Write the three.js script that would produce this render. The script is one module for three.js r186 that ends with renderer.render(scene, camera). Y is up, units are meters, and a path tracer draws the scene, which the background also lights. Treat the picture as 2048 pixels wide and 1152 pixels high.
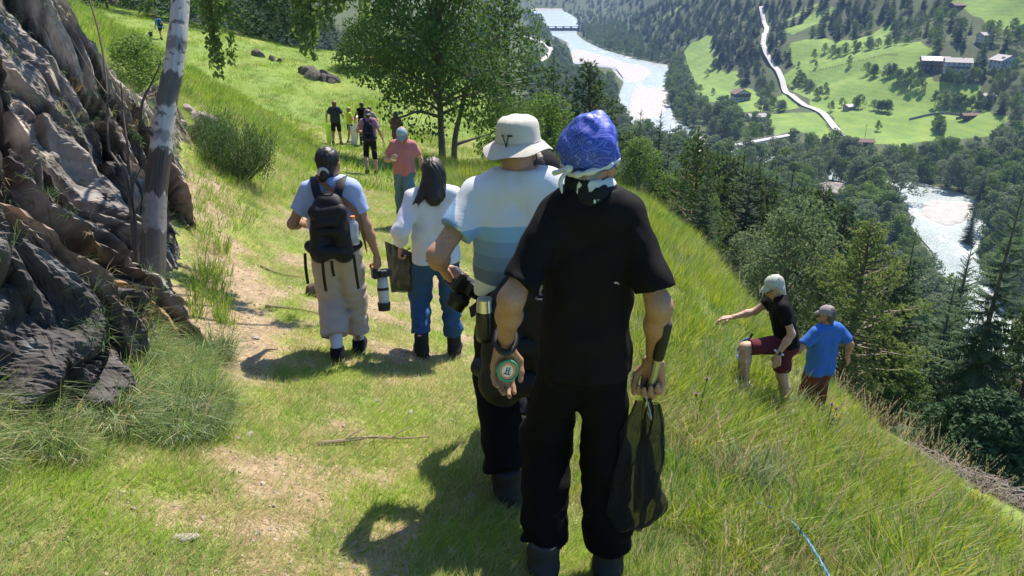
import * as THREE from 'three';
import { Sky } from 'three/addons/objects/Sky.js';
import { ImprovedNoise } from 'three/addons/math/ImprovedNoise.js';
import { mergeGeometries } from 'three/addons/utils/BufferGeometryUtils.js';
import { RoundedBoxGeometry } from 'three/addons/geometries/RoundedBoxGeometry.js';

// ---------- camera, sky, sun, air, exposure ----------
const scene = new THREE.Scene();
const camera = new THREE.PerspectiveCamera(40.84, 16 / 9, 0.1, 9000);
camera.position.set(0, 1.6, 0);
camera.rotation.set(-22.3 * Math.PI / 180, 0, 0);
const SUN = new THREE.Vector3(0.2625, 0.829, -0.4938).normalize();
const sky = new Sky();
sky.name = 'sky'; sky.scale.setScalar(8000); sky.userData.kind = 'structure';
sky.material.uniforms.sunPosition.value.copy(SUN);
sky.material.uniforms.turbidity.value = 3;
sky.material.uniforms.rayleigh.value = 1.2;
sky.material.uniforms.mieCoefficient.value = 0.004;
scene.add(sky);
scene.environmentIntensity = 0.1;
const sun = new THREE.DirectionalLight(0xfff1de, 4.9);
sun.position.copy(SUN).multiplyScalar(200); sun.castShadow = true;
Object.assign(sun.shadow.camera, { left: -60, right: 60, top: 60, bottom: -60, near: 1, far: 500 });
sun.shadow.mapSize.set(4096, 4096);
scene.add(sun); scene.add(sun.target);
scene.fog = new THREE.FogExp2(new THREE.Color().setRGB(0.36, 0.58, 1.0), 0.00013);
const renderer = new THREE.WebGLRenderer({ antialias: true });
renderer.shadowMap.enabled = true;
renderer.toneMapping = THREE.LinearToneMapping;
renderer.toneMappingExposure = 2.25;

// ---------- helpers ----------
function rng(seed) { let a = seed >>> 0; return () => { a = (a + 0x6D2B79F5) | 0; let t = Math.imul(a ^ (a >>> 15), 1 | a); t = (t + Math.imul(t ^ (t >>> 7), 61 | t)) ^ t; return ((t ^ (t >>> 14)) >>> 0) / 4294967296; }; }
const perlin = new ImprovedNoise();
const noise = (x, y, z = 0) => perlin.noise(x + 100.37, y + 51.71, z + 77.13);
const fbm = (x, y, z, o = 4) => { let s = 0, a = 0.5; for (let i = 0; i < o; i++) { s += a * noise(x, y, z); x = x * 2.03 + 11.3; y = y * 2.03 + 4.7; z = z * 2.03 + 7.9; a *= 0.5; } return s; };
const ridged = (x, y, z, o = 4) => { let s = 0, a = 0.5; for (let i = 0; i < o; i++) { s += a * (1 - 2 * Math.abs(noise(x, y, z))); x = x * 2.03 + 3.3; y = y * 2.03 + 14.7; z = z * 2.03 + 1.9; a *= 0.5; } return s; };
const lerp = (a, b, t) => a + (b - a) * t, clamp = (x, a = 0, b = 1) => Math.max(a, Math.min(b, x));
const V = (x, y, z) => new THREE.Vector3(x, y, z);
const used = {};
function numbered(name) { const k = used[name] = (used[name] || 0) + 1; return k === 1 ? name : name + '_' + String(k - 1).padStart(3, '0'); }
function tag(o, label, category, group) { Object.assign(o.userData, { label, category }); if (group) o.userData.group = group; return o; }
function thing(name, label, category, p = [0, 0, 0], turn = 0, group) { const o = new THREE.Group(); o.name = numbered(name); scene.add(o); o.position.set(...p); o.rotation.y = turn; return tag(o, label, category, group); }
function mesh(name, geometry, material, parent) { const o = new THREE.Mesh(geometry, material); o.name = parent ? name : numbered(name); o.castShadow = o.receiveShadow = true; (parent || scene).add(o); return o; }
function struct(name, geometry, material, kind = 'structure') { const o = mesh(name, geometry, material); o.userData.kind = kind; return o; }
const col = (r, g, b) => new THREE.Color().setRGB(r, g, b);
const std = (c, roughness = 0.9, extra = {}) => new THREE.MeshStandardMaterial({ color: Array.isArray(c) ? col(...c) : c, roughness, ...extra });
const leafMat = (c, transmission = 0.4, extra = {}) => new THREE.MeshPhysicalMaterial({ color: col(...c), roughness: 0.95, transmission, thickness: 0, side: THREE.DoubleSide, specularIntensity: 0.4, ...extra });
function dataTex(w, h, fn, repeat, srgb = false) {       // fn(i, j) -> [r, g, b] linear 0..1
  const a = new Uint8Array(w * h * 4), enc = c => Math.round(255 * (srgb ? (c <= 0.0031308 ? 12.92 * c : 1.055 * Math.pow(c, 1 / 2.4) - 0.055) : clamp(c)));
  const lut = new Uint8Array(4097); for (let i = 0; i <= 4096; i++) lut[i] = enc(i / 4096);
  for (let j = 0, k = 0; j < h; j++) for (let i = 0; i < w; i++, k += 4) { const c = fn(i, j); for (let q = 0; q < 3; q++) a[k + q] = lut[(clamp(c[q]) * 4096) | 0]; a[k + 3] = 255; }
  const t = new THREE.DataTexture(a, w, h, THREE.RGBAFormat); t.magFilter = THREE.LinearFilter; t.minFilter = THREE.LinearMipmapLinearFilter; t.generateMipmaps = true;
  if (srgb) t.colorSpace = THREE.SRGBColorSpace;
  if (repeat) { t.wrapS = t.wrapT = THREE.RepeatWrapping; }
  t.needsUpdate = true; return t;
}
function geo(pos, idx, uv, color) {
  const g = new THREE.BufferGeometry(); g.setAttribute('position', new THREE.Float32BufferAttribute(pos, 3));
  if (uv) g.setAttribute('uv', new THREE.Float32BufferAttribute(uv, 2));
  if (color) g.setAttribute('color', new THREE.Float32BufferAttribute(color, 3));
  if (idx) g.setIndex(idx); g.computeVertexNormals(); return g;
}
function join(list) { return mergeGeometries(list.map(g => { const h = g.index ? g.toNonIndexed() : g; for (const k of Object.keys(h.attributes)) if (!['position', 'normal', 'uv'].includes(k)) h.deleteAttribute(k); if (!h.attributes.uv) h.setAttribute('uv', new THREE.Float32BufferAttribute(new Float32Array(h.attributes.position.count * 2), 2)); return h; })); }
function tube(pts, radii, seg = 6, uvLen = 1) {           // tapered tube through points
  const pos = [], idx = [], uv = []; let up = V(0.3, 0.1, 1), len = 0;
  pts.forEach((p, i) => {
    const a = pts[Math.max(0, i - 1)], b = pts[Math.min(pts.length - 1, i + 1)], t = b.clone().sub(a).normalize();
    if (Math.abs(t.dot(up.clone().normalize())) > 0.95) up = V(1, 0.2, 0);
    const n = up.clone().addScaledVector(t, -up.dot(t)).normalize(), m = t.clone().cross(n); up = n.clone();
    if (i) len += p.distanceTo(pts[i - 1]);
    const r = Array.isArray(radii) ? radii[i] : radii;
    for (let k = 0; k <= seg; k++) { const w = k / seg * Math.PI * 2, c = Math.cos(w) * r, s = Math.sin(w) * r; pos.push(p.x + n.x * c + m.x * s, p.y + n.y * c + m.y * s, p.z + n.z * c + m.z * s); uv.push(k / seg, len / uvLen); }
  });
  const q = seg + 1; for (let i = 0; i + 1 < pts.length; i++) for (let k = 0; k < seg; k++) { const a = i * q + k; idx.push(a, a + 1, a + q, a + 1, a + q + 1, a + q); }
  const c0 = pos.length / 3; pos.push(pts[0].x, pts[0].y, pts[0].z); uv.push(0, 0); const e = pts[pts.length - 1]; pos.push(e.x, e.y, e.z); uv.push(0, 0);
  for (let k = 0; k < seg; k++) { idx.push(c0, k + 1, k); const z = (pts.length - 1) * q; idx.push(c0 + 1, z + k, z + k + 1); }
  return geo(pos, idx, uv);
}
function spline(pts, n) { return new THREE.CatmullRomCurve3(pts, false, 'centripetal').getPoints(n); }
const place = (g, p = [0, 0, 0], r = [0, 0, 0], s = 1) => g.applyMatrix4(new THREE.Matrix4().compose(V(...p), new THREE.Quaternion().setFromEuler(new THREE.Euler(...r)), Array.isArray(s) ? V(...s) : V(s, s, s)));
// ---------- terrain as a function of the map (x east of the camera, d metres ahead) ----------
function knots(pts) {                                   // monotone cubic through [t, v] knots
  const n = pts.length, m = [];
  for (let i = 0; i < n; i++) {
    const a = pts[Math.max(0, i - 1)], b = pts[i], c = pts[Math.min(n - 1, i + 1)];
    const s0 = i ? (b[1] - a[1]) / (b[0] - a[0]) : (c[1] - b[1]) / (c[0] - b[0]);
    const s1 = i < n - 1 ? (c[1] - b[1]) / (c[0] - b[0]) : s0;
    m.push(s0 * s1 <= 0 ? 0 : 2 * s0 * s1 / (s0 + s1));
  }
  return t => {
    if (t <= pts[0][0]) return pts[0][1] + m[0] * (t - pts[0][0]);
    if (t >= pts[n - 1][0]) return pts[n - 1][1] + m[n - 1] * (t - pts[n - 1][0]);
    let i = 0; while (t > pts[i + 1][0]) i++;
    const h = pts[i + 1][0] - pts[i][0], s = (t - pts[i][0]) / h, s2 = s * s, s3 = s2 * s;
    return (2 * s3 - 3 * s2 + 1) * pts[i][1] + (s3 - 2 * s2 + s) * h * m[i] + (3 * s2 - 2 * s3) * pts[i + 1][1] + (s3 - s2) * h * m[i + 1];
  };
}
const sstep = (a, b, x) => { const t = Math.max(0, Math.min(1, (x - a) / (b - a))); return t * t * (3 - 2 * t); };
const FLOOR = -120;
const pathX = knots([[-10, 0.2], [0, -0.3], [2, -0.5], [5, -0.95], [12, -1.8], [20, -3.4], [31, -6.6], [42, -9.2], [58, -11.5], [68, -16], [82, -34], [110, -70], [160, -98], [600, -112], [3600, -120]]);
const pathY = knots([[-10, 1.6], [0, 0], [2.2, -0.42], [5.2, -1.06], [8, -1.55], [12.2, -2.24], [20, -3.45], [31.5, -5.0], [40, -5.4], [50, -5.1], [60, -4.5], [72, -4.4], [90, -6.5], [120, -11], [200, -18], [700, -25], [3600, -27]]);
const crossFall = knots([[-400, 190], [-60, 36], [-20, 11.6], [-8, 4.5], [-4, 2.0], [-2.6, 1.1], [-1.6, 0.45], [-1, 0.2], [0, 0], [1, -0.18], [2, -0.5], [3, -0.96], [4, -1.48], [5.5, -2.34], [7, -3.28], [9, -4.7], [11, -6.2], [14, -8.0], [17, -9.3], [21, -11.8], [30, -20], [80, -57], [160, -116], [240, -176]]);
const rightFoot = knots([[-200, 520], [200, 440], [330, 372], [420, 325], [500, 292], [580, 268], [660, 246], [800, 226], [1000, 212], [1400, 205], [2000, 225], [3600, 260]]);
const rightRise = knots([[-200, 0.3], [450, 0.25], [650, 0.27], [850, 0.36], [1050, 0.5], [1300, 0.62], [3600, 0.66]]);
const rockFoot = knots([[1.2, -2.5], [2.0, -2.25], [2.7, -2.12], [3.5, -1.85], [4.5, -2.05], [5.3, -2.45], [6.2, -2.75], [7.8, -3.4], [9, -3.85], [11, -4.6], [13, -5.3]]);
const smax = (a, b, k) => { const h = Math.max(0, Math.min(1, 0.5 + 0.5 * (a - b) / k)); return b + (a - b) * h + k * h * (1 - h); };
function hillHeight(x, d) {
  const u = x - pathX(d);
  let c = crossFall(u);
  if (u > 0 && d > 4) { const e = sstep(12, 24, d); c *= 1 - 0.8 * sstep(4, 15, d) * (1 - sstep(3.6 + 2.6 * e, 8.2 + 7 * e, u)) * (1 - sstep(60, 90, d)); }
  if (u < 0 && d > 30) c *= 1 - 0.62 * sstep(20, 44, d) * (1 - sstep(70, 120, d));
  return pathY(d) + c - 0.52 * Math.exp(-((x - 3.75) ** 2 + (d - 8.6) ** 2) / 0.8);
}
function landHeight(x, d) {                              // without the small bumps
  let y = smax(hillHeight(x, d), FLOOR + 0.02 * Math.max(0, d - 1500) + 0.16 * Math.max(0, d - 2250), 6);
  const t = x - rightFoot(d);
  if (t > -60) {
    const r = rightRise(d), k = Math.max(0, t);
    y = smax(y, FLOOR - 1 + r * t + 0.00022 * k * k * (d > 900 ? 0.4 : 1) + 6 * Math.sin(x * 0.031 + d * 0.012) * Math.min(1, k / 80) + 5 * Math.sin(d * 0.027 - x * 0.016) * Math.min(1, k / 80) + 2.2 * Math.sin(d * 0.071 + x * 0.043 + 2 * Math.sin(x * 0.02)) * Math.min(1, k / 60), 7);
  }
  return y;
}
// ---------- the ground: one height field from the path to the far side of the valley ----------
const inPoly = (poly, x, y) => { let c = false; for (let i = 0, j = poly.length - 1; i < poly.length; j = i++) { const a = poly[i], b = poly[j]; if ((a[1] > y) !== (b[1] > y) && x < (b[0] - a[0]) * (y - a[1]) / (b[1] - a[1]) + a[0]) c = !c; } return c; };
const segDist = (line, x, y) => { let m = 1e9; for (let i = 0; i + 1 < line.length; i++) { const [ax, ay] = line[i], [bx, by] = line[i + 1], dx = bx - ax, dy = by - ay, t = clamp(((x - ax) * dx + (y - ay) * dy) / (dx * dx + dy * dy)); m = Math.min(m, Math.hypot(x - ax - t * dx, y - ay - t * dy)); } return m; };
// maps in metres, [east, ahead]
const riverLeft = [[52, 2300], [72, 1928], [73, 1759], [79, 1626], [100, 1482], [90, 1217], [88, 1129], [133, 1069], [131, 934], [117, 853], [105, 784], [100, 712], [94, 636], [112, 563], [158, 512], [200, 472], [222, 448], [217, 410], [203, 374], [194, 335], [168, 280], [140, 200], [120, 100], [110, -50]];
const riverRight = [[140, 2300], [157, 2002], [142, 1759], [131, 1647], [134, 1530], [150, 1355], [184, 1195], [212, 1097], [198, 1004], [174, 904], [163, 817], [150, 739], [143, 674], [158, 609], [180, 552], [222, 507], [252, 466], [266, 428], [248, 388], [215, 336], [192, 280], [168, 200], [150, 100], [140, -50]];
const riverPoly = [...riverLeft, ...[...riverRight].reverse()];
const gravelBars = [[[102, 1364], [137, 1255], [165, 1122], [182, 1074], [166, 980], [146, 929], [136, 956], [136, 1074], [90, 1140]], [[135, 883], [167, 883], [149, 757], [130, 696], [108, 682], [117, 784]], [[238, 427], [257, 421], [251, 402], [222, 379], [219, 397]]];
const meadows = [
  [[242, 1136], [276, 1119], [256, 1022], [256, 996], [242, 942], [258, 906], [248, 853], [250, 819], [235, 753], [237, 728], [210, 723], [226, 792], [187, 781], [200, 860], [216, 944], [222, 1002], [231, 1077]],
  [[268, 1531], [289, 1475], [313, 1470], [322, 1471], [318, 1424], [276, 1430], [265, 1488]],
  [[309, 898], [335, 903], [356, 860], [401, 882], [406, 879], [377, 824], [380, 737], [379, 720], [367, 717], [358, 697], [360, 668], [377, 645], [365, 608], [360, 569], [347, 557], [335, 560], [309, 570], [281, 563], [270, 581], [260, 608], [269, 640], [272, 691], [277, 749], [283, 806], [283, 834], [303, 851], [306, 886]],
  [[229, 714], [251, 701], [266, 686], [262, 631], [255, 611], [241, 599], [232, 636], [209, 615], [215, 663]],
  [[244, 828], [253, 823], [246, 764], [265, 779], [276, 806], [270, 772], [264, 718], [235, 726], [223, 732]],
  [[319, 965], [358, 999], [371, 1007], [390, 977], [367, 968], [349, 947], [324, 939]],
  [[334, 1069], [362, 1048], [377, 1059], [387, 1031], [363, 1025], [341, 1048]],
  [[454, 864], [520, 800], [463, 731], [445, 745], [445, 777], [448, 815]]];
const roadRight = [[345, 1140], [330, 1056], [311, 1000], [300, 966], [291, 937], [286, 909], [285, 884], [283, 850], [279, 817], [274, 790], [270, 752], [269, 718], [269, 682], [266, 651], [262, 624], [259, 609], [248, 600], [226, 588], [194, 563], [162, 543], [120, 528]];
const roadLeft = [[10, 1690], [21, 1606], [48, 1512], [62, 1411], [65, 1320], [55, 1239], [41, 1168], [30, 1080]];
const nearFields = [[[60, 300], [80, 420], [74, 430], [50, 310]], [[8, 12], [16, 14], [30, 40], [18, 40]]];

const bumps = (x, d) => {
  const y = landHeight(x, d), hill = sstep(FLOOR + 2, FLOOR + 9, y), far = sstep(20, 90, d);
  let b = 0.05 * fbm(x * 1.1, d * 1.1, 3.1, 4) + 0.16 * noise(x * 0.35, d * 0.35, 5) * sstep(3, 12, d) + far * (0.5 * noise(x * 0.09, d * 0.09, 2) + 1.6 * noise(x * 0.027, d * 0.027, 8));
  const u = x - pathX(d); b += 0.03 * Math.abs(noise(x * 2.3, d * 2.3, 9)) * sstep(0.8, 2, Math.abs(u));
  return y + b * hill;
};
const NX0 = -11, NX1 = 11, ND0 = 0.6, ND1 = 36;
const xs = [], ds = [];
{
  for (let x = NX0; x < NX1 - 0.01; x += 0.11) xs.push(x); xs.push(NX1);
  let s = 0.13, x = NX1; while (x < 1500) { s = Math.min(s * 1.12, 20); x += s; xs.push(x); }
  s = 0.13; x = NX0; while (x > -700) { s = Math.min(s * 1.12, 24); x -= s; xs.unshift(x); }
  let d = ND0; s = 0.09; while (d < ND1 - s) { ds.push(d); if (d > 8) s = Math.min(0.24, s * 1.02); d += s; } ds.push(ND1);
  s = 0.26; d = ND1; while (d < 3400) { s = Math.min(s * 1.06, 24); d += s; ds.push(d); }
  s = 0.2; d = ND0; while (d > -140) { s = s * 1.3; d -= s; ds.unshift(d); }
}
const gridY = new Float32Array(xs.length * ds.length);
for (let j = 0; j < ds.length; j++) for (let i = 0; i < xs.length; i++) gridY[j * xs.length + i] = bumps(xs[i], ds[j]);
const cell = (a, v) => { let lo = 0, hi = a.length - 2; while (lo < hi) { const m = (lo + hi + 1) >> 1; if (a[m] <= v) lo = m; else hi = m - 1; } return lo; };
function groundY(x, d) {                                 // height of the mesh itself
  const i = cell(xs, x), j = cell(ds, d), n = xs.length, fx = clamp((x - xs[i]) / (xs[i + 1] - xs[i])), fd = clamp((d - ds[j]) / (ds[j + 1] - ds[j]));
  const a = gridY[j * n + i], b = gridY[j * n + i + 1], c = gridY[(j + 1) * n + i], e = gridY[(j + 1) * n + i + 1];
  return fx + fd < 1 ? a + (b - a) * fx + (c - a) * fd : e + (c - e) * (1 - fx) + (b - e) * (1 - fd);
}
const groundN = (x, d, h = 0.15) => V(groundY(x - h, d) - groundY(x + h, d), 2 * h, groundY(x, d + h) - groundY(x, d - h)).normalize();
function sheet(i0, i1, j0, j1, skip, uvf) {
  const pos = [], uv = [], idx = [], map = new Map(), n = xs.length;
  const vert = (i, j) => { const k = j * n + i; let v = map.get(k); if (v === undefined) { v = pos.length / 3; map.set(k, v); pos.push(xs[i], gridY[k], -ds[j]); uv.push(...uvf(xs[i], ds[j])); } return v; };
  for (let j = j0; j < j1; j++) for (let i = i0; i < i1; i++) if (!skip(i, j)) { const a = vert(i, j), b = vert(i + 1, j), c = vert(i, j + 1), e = vert(i + 1, j + 1); idx.push(a, b, c, b, e, c); }
  return geo(pos, idx, uv);
}
const i0 = xs.indexOf(NX0), i1 = xs.indexOf(NX1), j0 = ds.indexOf(ND0), j1 = ds.indexOf(ND1);
// how bare (0 turf .. 1 trodden earth) the slope is
function bareness(x, d) {
  const u = x - pathX(d);
  const rut = 0.2 * Math.exp(-((u + 0.05) ** 2) / 0.5) * sstep(1, 3, d) * (1 - sstep(9, 14, d)) + 0.2 * Math.exp(-((u + 1.15 - 0.1 * (d < 4 ? 4 - d : 0)) ** 2) / 0.16) * (1 - sstep(10, 20, d)) + 0.72 * Math.exp(-(((x - rockFoot(d) - 0.22) / 0.3) ** 2)) * sstep(3.6, 4.6, d) * (1 - sstep(8.5, 11, d));
  const n = fbm(x * 0.9, d * 0.9, 1.7, 3) * 0.8 + fbm(x * 3.4, d * 3.4, 6.2, 3) * 0.85 + 0.05;
  return clamp((rut + n * 1.1) * (1 - sstep(0.7, 1.5, u)) * (1 - sstep(1.5, 2.6, -u) * 0.75 * (d > 3.6 && d < 10 ? 0 : 1)) * 1.15 + (u < -2 ? 0.35 * clamp(fbm(x * 0.5, d * 0.5, 4, 3) + 0.1) : 0));
}
const bareGrid = new Float32Array(513 * 513);
for (let j = 0; j <= 512; j++) for (let i = 0; i <= 512; i++) bareGrid[j * 513 + i] = bareness(NX0 + (NX1 - NX0) * i / 512, ND0 + (ND1 - ND0) * j / 512);
const bareAt = (x, d) => { const a = clamp((x - NX0) / (NX1 - NX0)) * 511.99, b = clamp((d - ND0) / (ND1 - ND0)) * 511.99, i = a | 0, j = b | 0, k = j * 513 + i; return lerp(lerp(bareGrid[k], bareGrid[k + 1], a - i), lerp(bareGrid[k + 513], bareGrid[k + 514], a - i), b - j); };
const nearMap = dataTex(1536, 2048, (i, j) => {
  const x = NX0 + (NX1 - NX0) * (i + 0.5) / 1536, d = ND0 + (ND1 - ND0) * (j + 0.5) / 2048;
  const b = bareAt(x, d), n = noise(x * 9, d * 9, 3), n2 = noise(x * 31, d * 31, 1), n3 = noise(x * 75, d * 60, 8), g = noise(x * 1.7, d * 1.7, 2);
  const soil = [0.27 + 0.07 * n + 0.12 * n2 + 0.1 * n3, 0.205 + 0.06 * n + 0.095 * n2 + 0.085 * n3, 0.13 + 0.04 * n + 0.06 * n2 + 0.06 * n3];
  const turf = [0.2 + 0.05 * n + 0.08 * n2 + 0.05 * g, 0.225 + 0.05 * n + 0.08 * n2 + 0.03 * g, 0.06 + 0.02 * n + 0.02 * n2];
  const t = sstep(0.22, 0.6, b + 0.12 * n2 + 0.08 * n3);
  return [lerp(turf[0], soil[0], t), lerp(turf[1], soil[1], t), lerp(turf[2], soil[2], t)];
}, false, true);
const bumpTex = dataTex(512, 512, (i, j) => { const s = (f, z) => { const a = i / 512, b = j / 512, q = (x, y) => noise(x * f, y * f, z); return lerp(lerp(q(a, b), q(a - 1, b), a), lerp(q(a, b - 1), q(a - 1, b - 1), a), b); }; const v = 0.5 + 0.3 * s(14, 1) + 0.3 * s(33, 2) + 0.3 * s(80, 3); return [v, v, v]; }, true);
{
  const m = std([1, 1, 1], 0.97, { map: nearMap, side: THREE.DoubleSide, bumpMap: bumpTex.clone(), bumpScale: 0.02 });
  m.bumpMap.repeat.set(24, 38);
  struct('hillside', sheet(i0, i1, j0, j1, () => false, (x, d) => [(x - NX0) / (NX1 - NX0), (d - ND0) / (ND1 - ND0)]), m);
}
const FX0 = -320, FX1 = 900, FD0 = 0, FD1 = 2500;
function landUse(x, d) {                                  // 'river' | 'meadow' | 'clearing' | 'forest' | 'grass'
  const u = x - pathX(d);
  if (d < 130 && u < 13 + 5 * noise(x * 0.1, d * 0.1, 3)) return 'grass';
  if (inPoly(riverPoly, x, d)) return 'river';
  for (const m of meadows) if (inPoly(m, x + 7 * noise(x * 0.04, d * 0.04, 1), d + 9 * noise(x * 0.04, d * 0.04, 5))) return 'meadow';
  if (inPoly(nearFields[0], x, d) || inPoly(nearFields[1], x, d)) return 'clearing';
  return 'forest';
}
const farMap = dataTex(1024, 1400, (i, j) => {
  const x = FX0 + (FX1 - FX0) * (i + 0.5) / 1024, d = FD0 + (FD1 - FD0) * (j + 0.5) / 1400, use = landUse(x, d);
  const n = noise(x * 0.06, d * 0.06, 2), n2 = noise(x * 0.33, d * 0.2, 4), n3 = noise(x * 0.9, d * 0.5, 6), h = landHeight(x, d), line = Math.sin(h * 1.9 + 2 * n);
  if (use === 'river') return [0.34 + 0.03 * n2, 0.335 + 0.03 * n2, 0.33 + 0.03 * n2];
  if (use === 'meadow') return [0.15 + 0.05 * n + 0.035 * n2 + 0.014 * line, 0.24 + 0.05 * n + 0.035 * n2 + 0.016 * line, 0.04 + 0.01 * n];
  if (use === 'grass' || use === 'clearing') { const k = sstep(0.05, 0.5, fbm(x * 0.22, d * 0.22, 7, 4) + 0.15 * n3); return [0.14 + 0.03 * n2 + 0.06 * k + 0.03 * n3, 0.21 + 0.03 * n2 + 0.02 * k + 0.03 * n3, 0.035 + 0.012 * k]; }
  return [0.05 + 0.015 * n2, 0.07 + 0.015 * n2, 0.022];
}, false, true);
{
  const m = std([1, 1, 1], 1, { map: farMap, side: THREE.DoubleSide });
  struct('valley_terrain', sheet(0, xs.length - 1, 0, ds.length - 1, (i, j) => i >= i0 && i < i1 && j >= j0 && j < j1, (x, d) => [(x - FX0) / (FX1 - FX0), (d - FD0) / (FD1 - FD0)]), m);
}
// ---------- river, gravel bars, roads ----------
{
  const pos = [], uv = [], idx = [], L = spline(riverLeft.map(p => V(p[0], 0, p[1])), 240), R = spline(riverRight.map(p => V(p[0], 0, p[1])), 240);
  for (let i = 0; i <= 240; i++) for (let k = 0; k <= 6; k++) {
    const x = lerp(L[i].x, R[i].x, k / 6), d = lerp(L[i].z, R[i].z, k / 6), up = 0.02 * Math.max(0, d - 1500) + (d > 1722 ? 3 : 0);
    pos.push(x, Math.max(FLOOR + 0.7 + up, landHeight(x, Math.min(d, 2250)) + 0.5), -d); uv.push(x / 40, d / 40);
    if (i && k) { const a = i * 7 + k; idx.push(a, a - 7, a - 1, a - 1, a - 7, a - 8); }
  }
  const ripple = dataTex(512, 512, (i, j) => { const a = i / 512, b = j / 512, s = (f, g, z) => { const q = (x, y) => noise(x * f, y * g, z); return lerp(lerp(q(a, b), q(a - 1, b), a), lerp(q(a, b - 1), q(a - 1, b - 1), a), b); }; const v = 0.5 + 0.35 * s(26, 14, 1) + 0.3 * s(70, 40, 2) + 0.2 * s(140, 90, 3); return [v, v, v]; }, true);
  const foam = dataTex(512, 1024, (i, j) => { const a = i / 512, b = j / 1024, s = (f, g, z) => { const q = (x, y) => noise(x * f, y * g, z); return lerp(lerp(q(a, b), q(a - 1, b), a), lerp(q(a, b - 1), q(a - 1, b - 1), a), b); }; const v = sstep(0.22, 0.6, s(9, 5, 4) + 0.7 * s(40, 16, 5)); return [lerp(0.3, 0.75, v), lerp(0.37, 0.78, v), lerp(0.38, 0.8, v)]; }, true, true);
  foam.repeat.set(0.55, 0.4);
  struct('river', geo(pos, idx, uv), new THREE.MeshPhysicalMaterial({ map: foam, roughness: 0.32, bumpMap: ripple, bumpScale: 1.2, side: THREE.DoubleSide, specularIntensity: 1 }));
  for (const bar of gravelBars) {
    const p = spline([...bar, bar[0]].map(q => V(q[0], 0, q[1])), 70), pos2 = [], idx2 = [], uv2 = [], rings = [[1, 0.55], [0.94, 1.35], [0.7, 1.65], [0.35, 1.8], [0.01, 1.8]];
    const c = p.reduce((s, q) => s.add(q), V(0, 0, 0)).multiplyScalar(1 / p.length);
    rings.forEach(([f, h], r) => p.forEach((q, i) => { const x = lerp(c.x, q.x, f), d = lerp(c.z, q.z, f) + (r < 2 ? 2 * noise(q.x * 0.2, q.z * 0.2, 1) : 0); pos2.push(x, FLOOR + h + 0.12 * noise(x * 0.2, d * 0.2, 5), -d); uv2.push(x / 30, d / 30); if (r && i) { const a = r * p.length + i, b = a - p.length; idx2.push(a, b, a - 1, a - 1, b, b - 1); } }));
    const gm = dataTex(256, 256, (i, j) => { const v = 0.36 + 0.1 * noise(i / 9, j / 9, 1) + 0.1 * noise(i / 2.3, j / 2.3, 2) + 0.06 * noise(i / 40, j / 40, 3); return [v * 1.02, v, v * 0.98]; }, true, true);
    struct('gravel_bar', geo(pos2, idx2, uv2), std([1, 1, 1], 1, { map: gm, side: THREE.DoubleSide }));
  }
}
function ribbon(line, w, lift, n = 200, level = null) {
  const p = spline(line.map(q => V(q[0], 0, q[1])), n), pos = [], idx = [], uv = []; let L = 0;
  p.forEach((q, i) => {
    const t = p[Math.min(n, i + 1)].clone().sub(p[Math.max(0, i - 1)]).normalize(); if (i) L += q.distanceTo(p[i - 1]);
    const g = level ? level(q.x, q.z) : Math.max(groundY(q.x, q.z), groundY(q.x + t.z * w / 2, q.z - t.x * w / 2), groundY(q.x - t.z * w / 2, q.z + t.x * w / 2)) + lift;
    for (const s of [-1, -0.96, 0.96, 1]) { pos.push(q.x + t.z * s * w / 2, g - (Math.abs(s) === 1 ? 0.8 : 0), -(q.z - t.x * s * w / 2)); uv.push((s + 1) / 2, L / 12); }
    if (i) for (let k = 0; k < 3; k++) { const a = i * 4 + k; idx.push(a, a - 4, a + 1, a + 1, a - 4, a - 3); }
  });
  return geo(pos, idx, uv);
}
{
  const rm = std([1, 1, 1], 0.85, { side: THREE.DoubleSide, map: dataTex(64, 512, (i, j) => { const e = Math.abs(i - 31.5) / 32, v = 0.4 + 0.05 * noise(i / 7, j / 30, 1) + 0.04 * noise(i / 2, j / 3, 1) - 0.06 * Math.exp(-((e - 0.45) ** 2) / 0.02); return e > 0.93 && e < 0.965 ? [0.6, 0.6, 0.6] : [v, v, v * 0.98]; }, true, true) });
  struct('country_road', ribbon(roadRight.slice(0, 17), 5.6, 0.4), rm);
  struct('valley_road', ribbon(roadLeft, 9, 0.8), rm);
}
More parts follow.
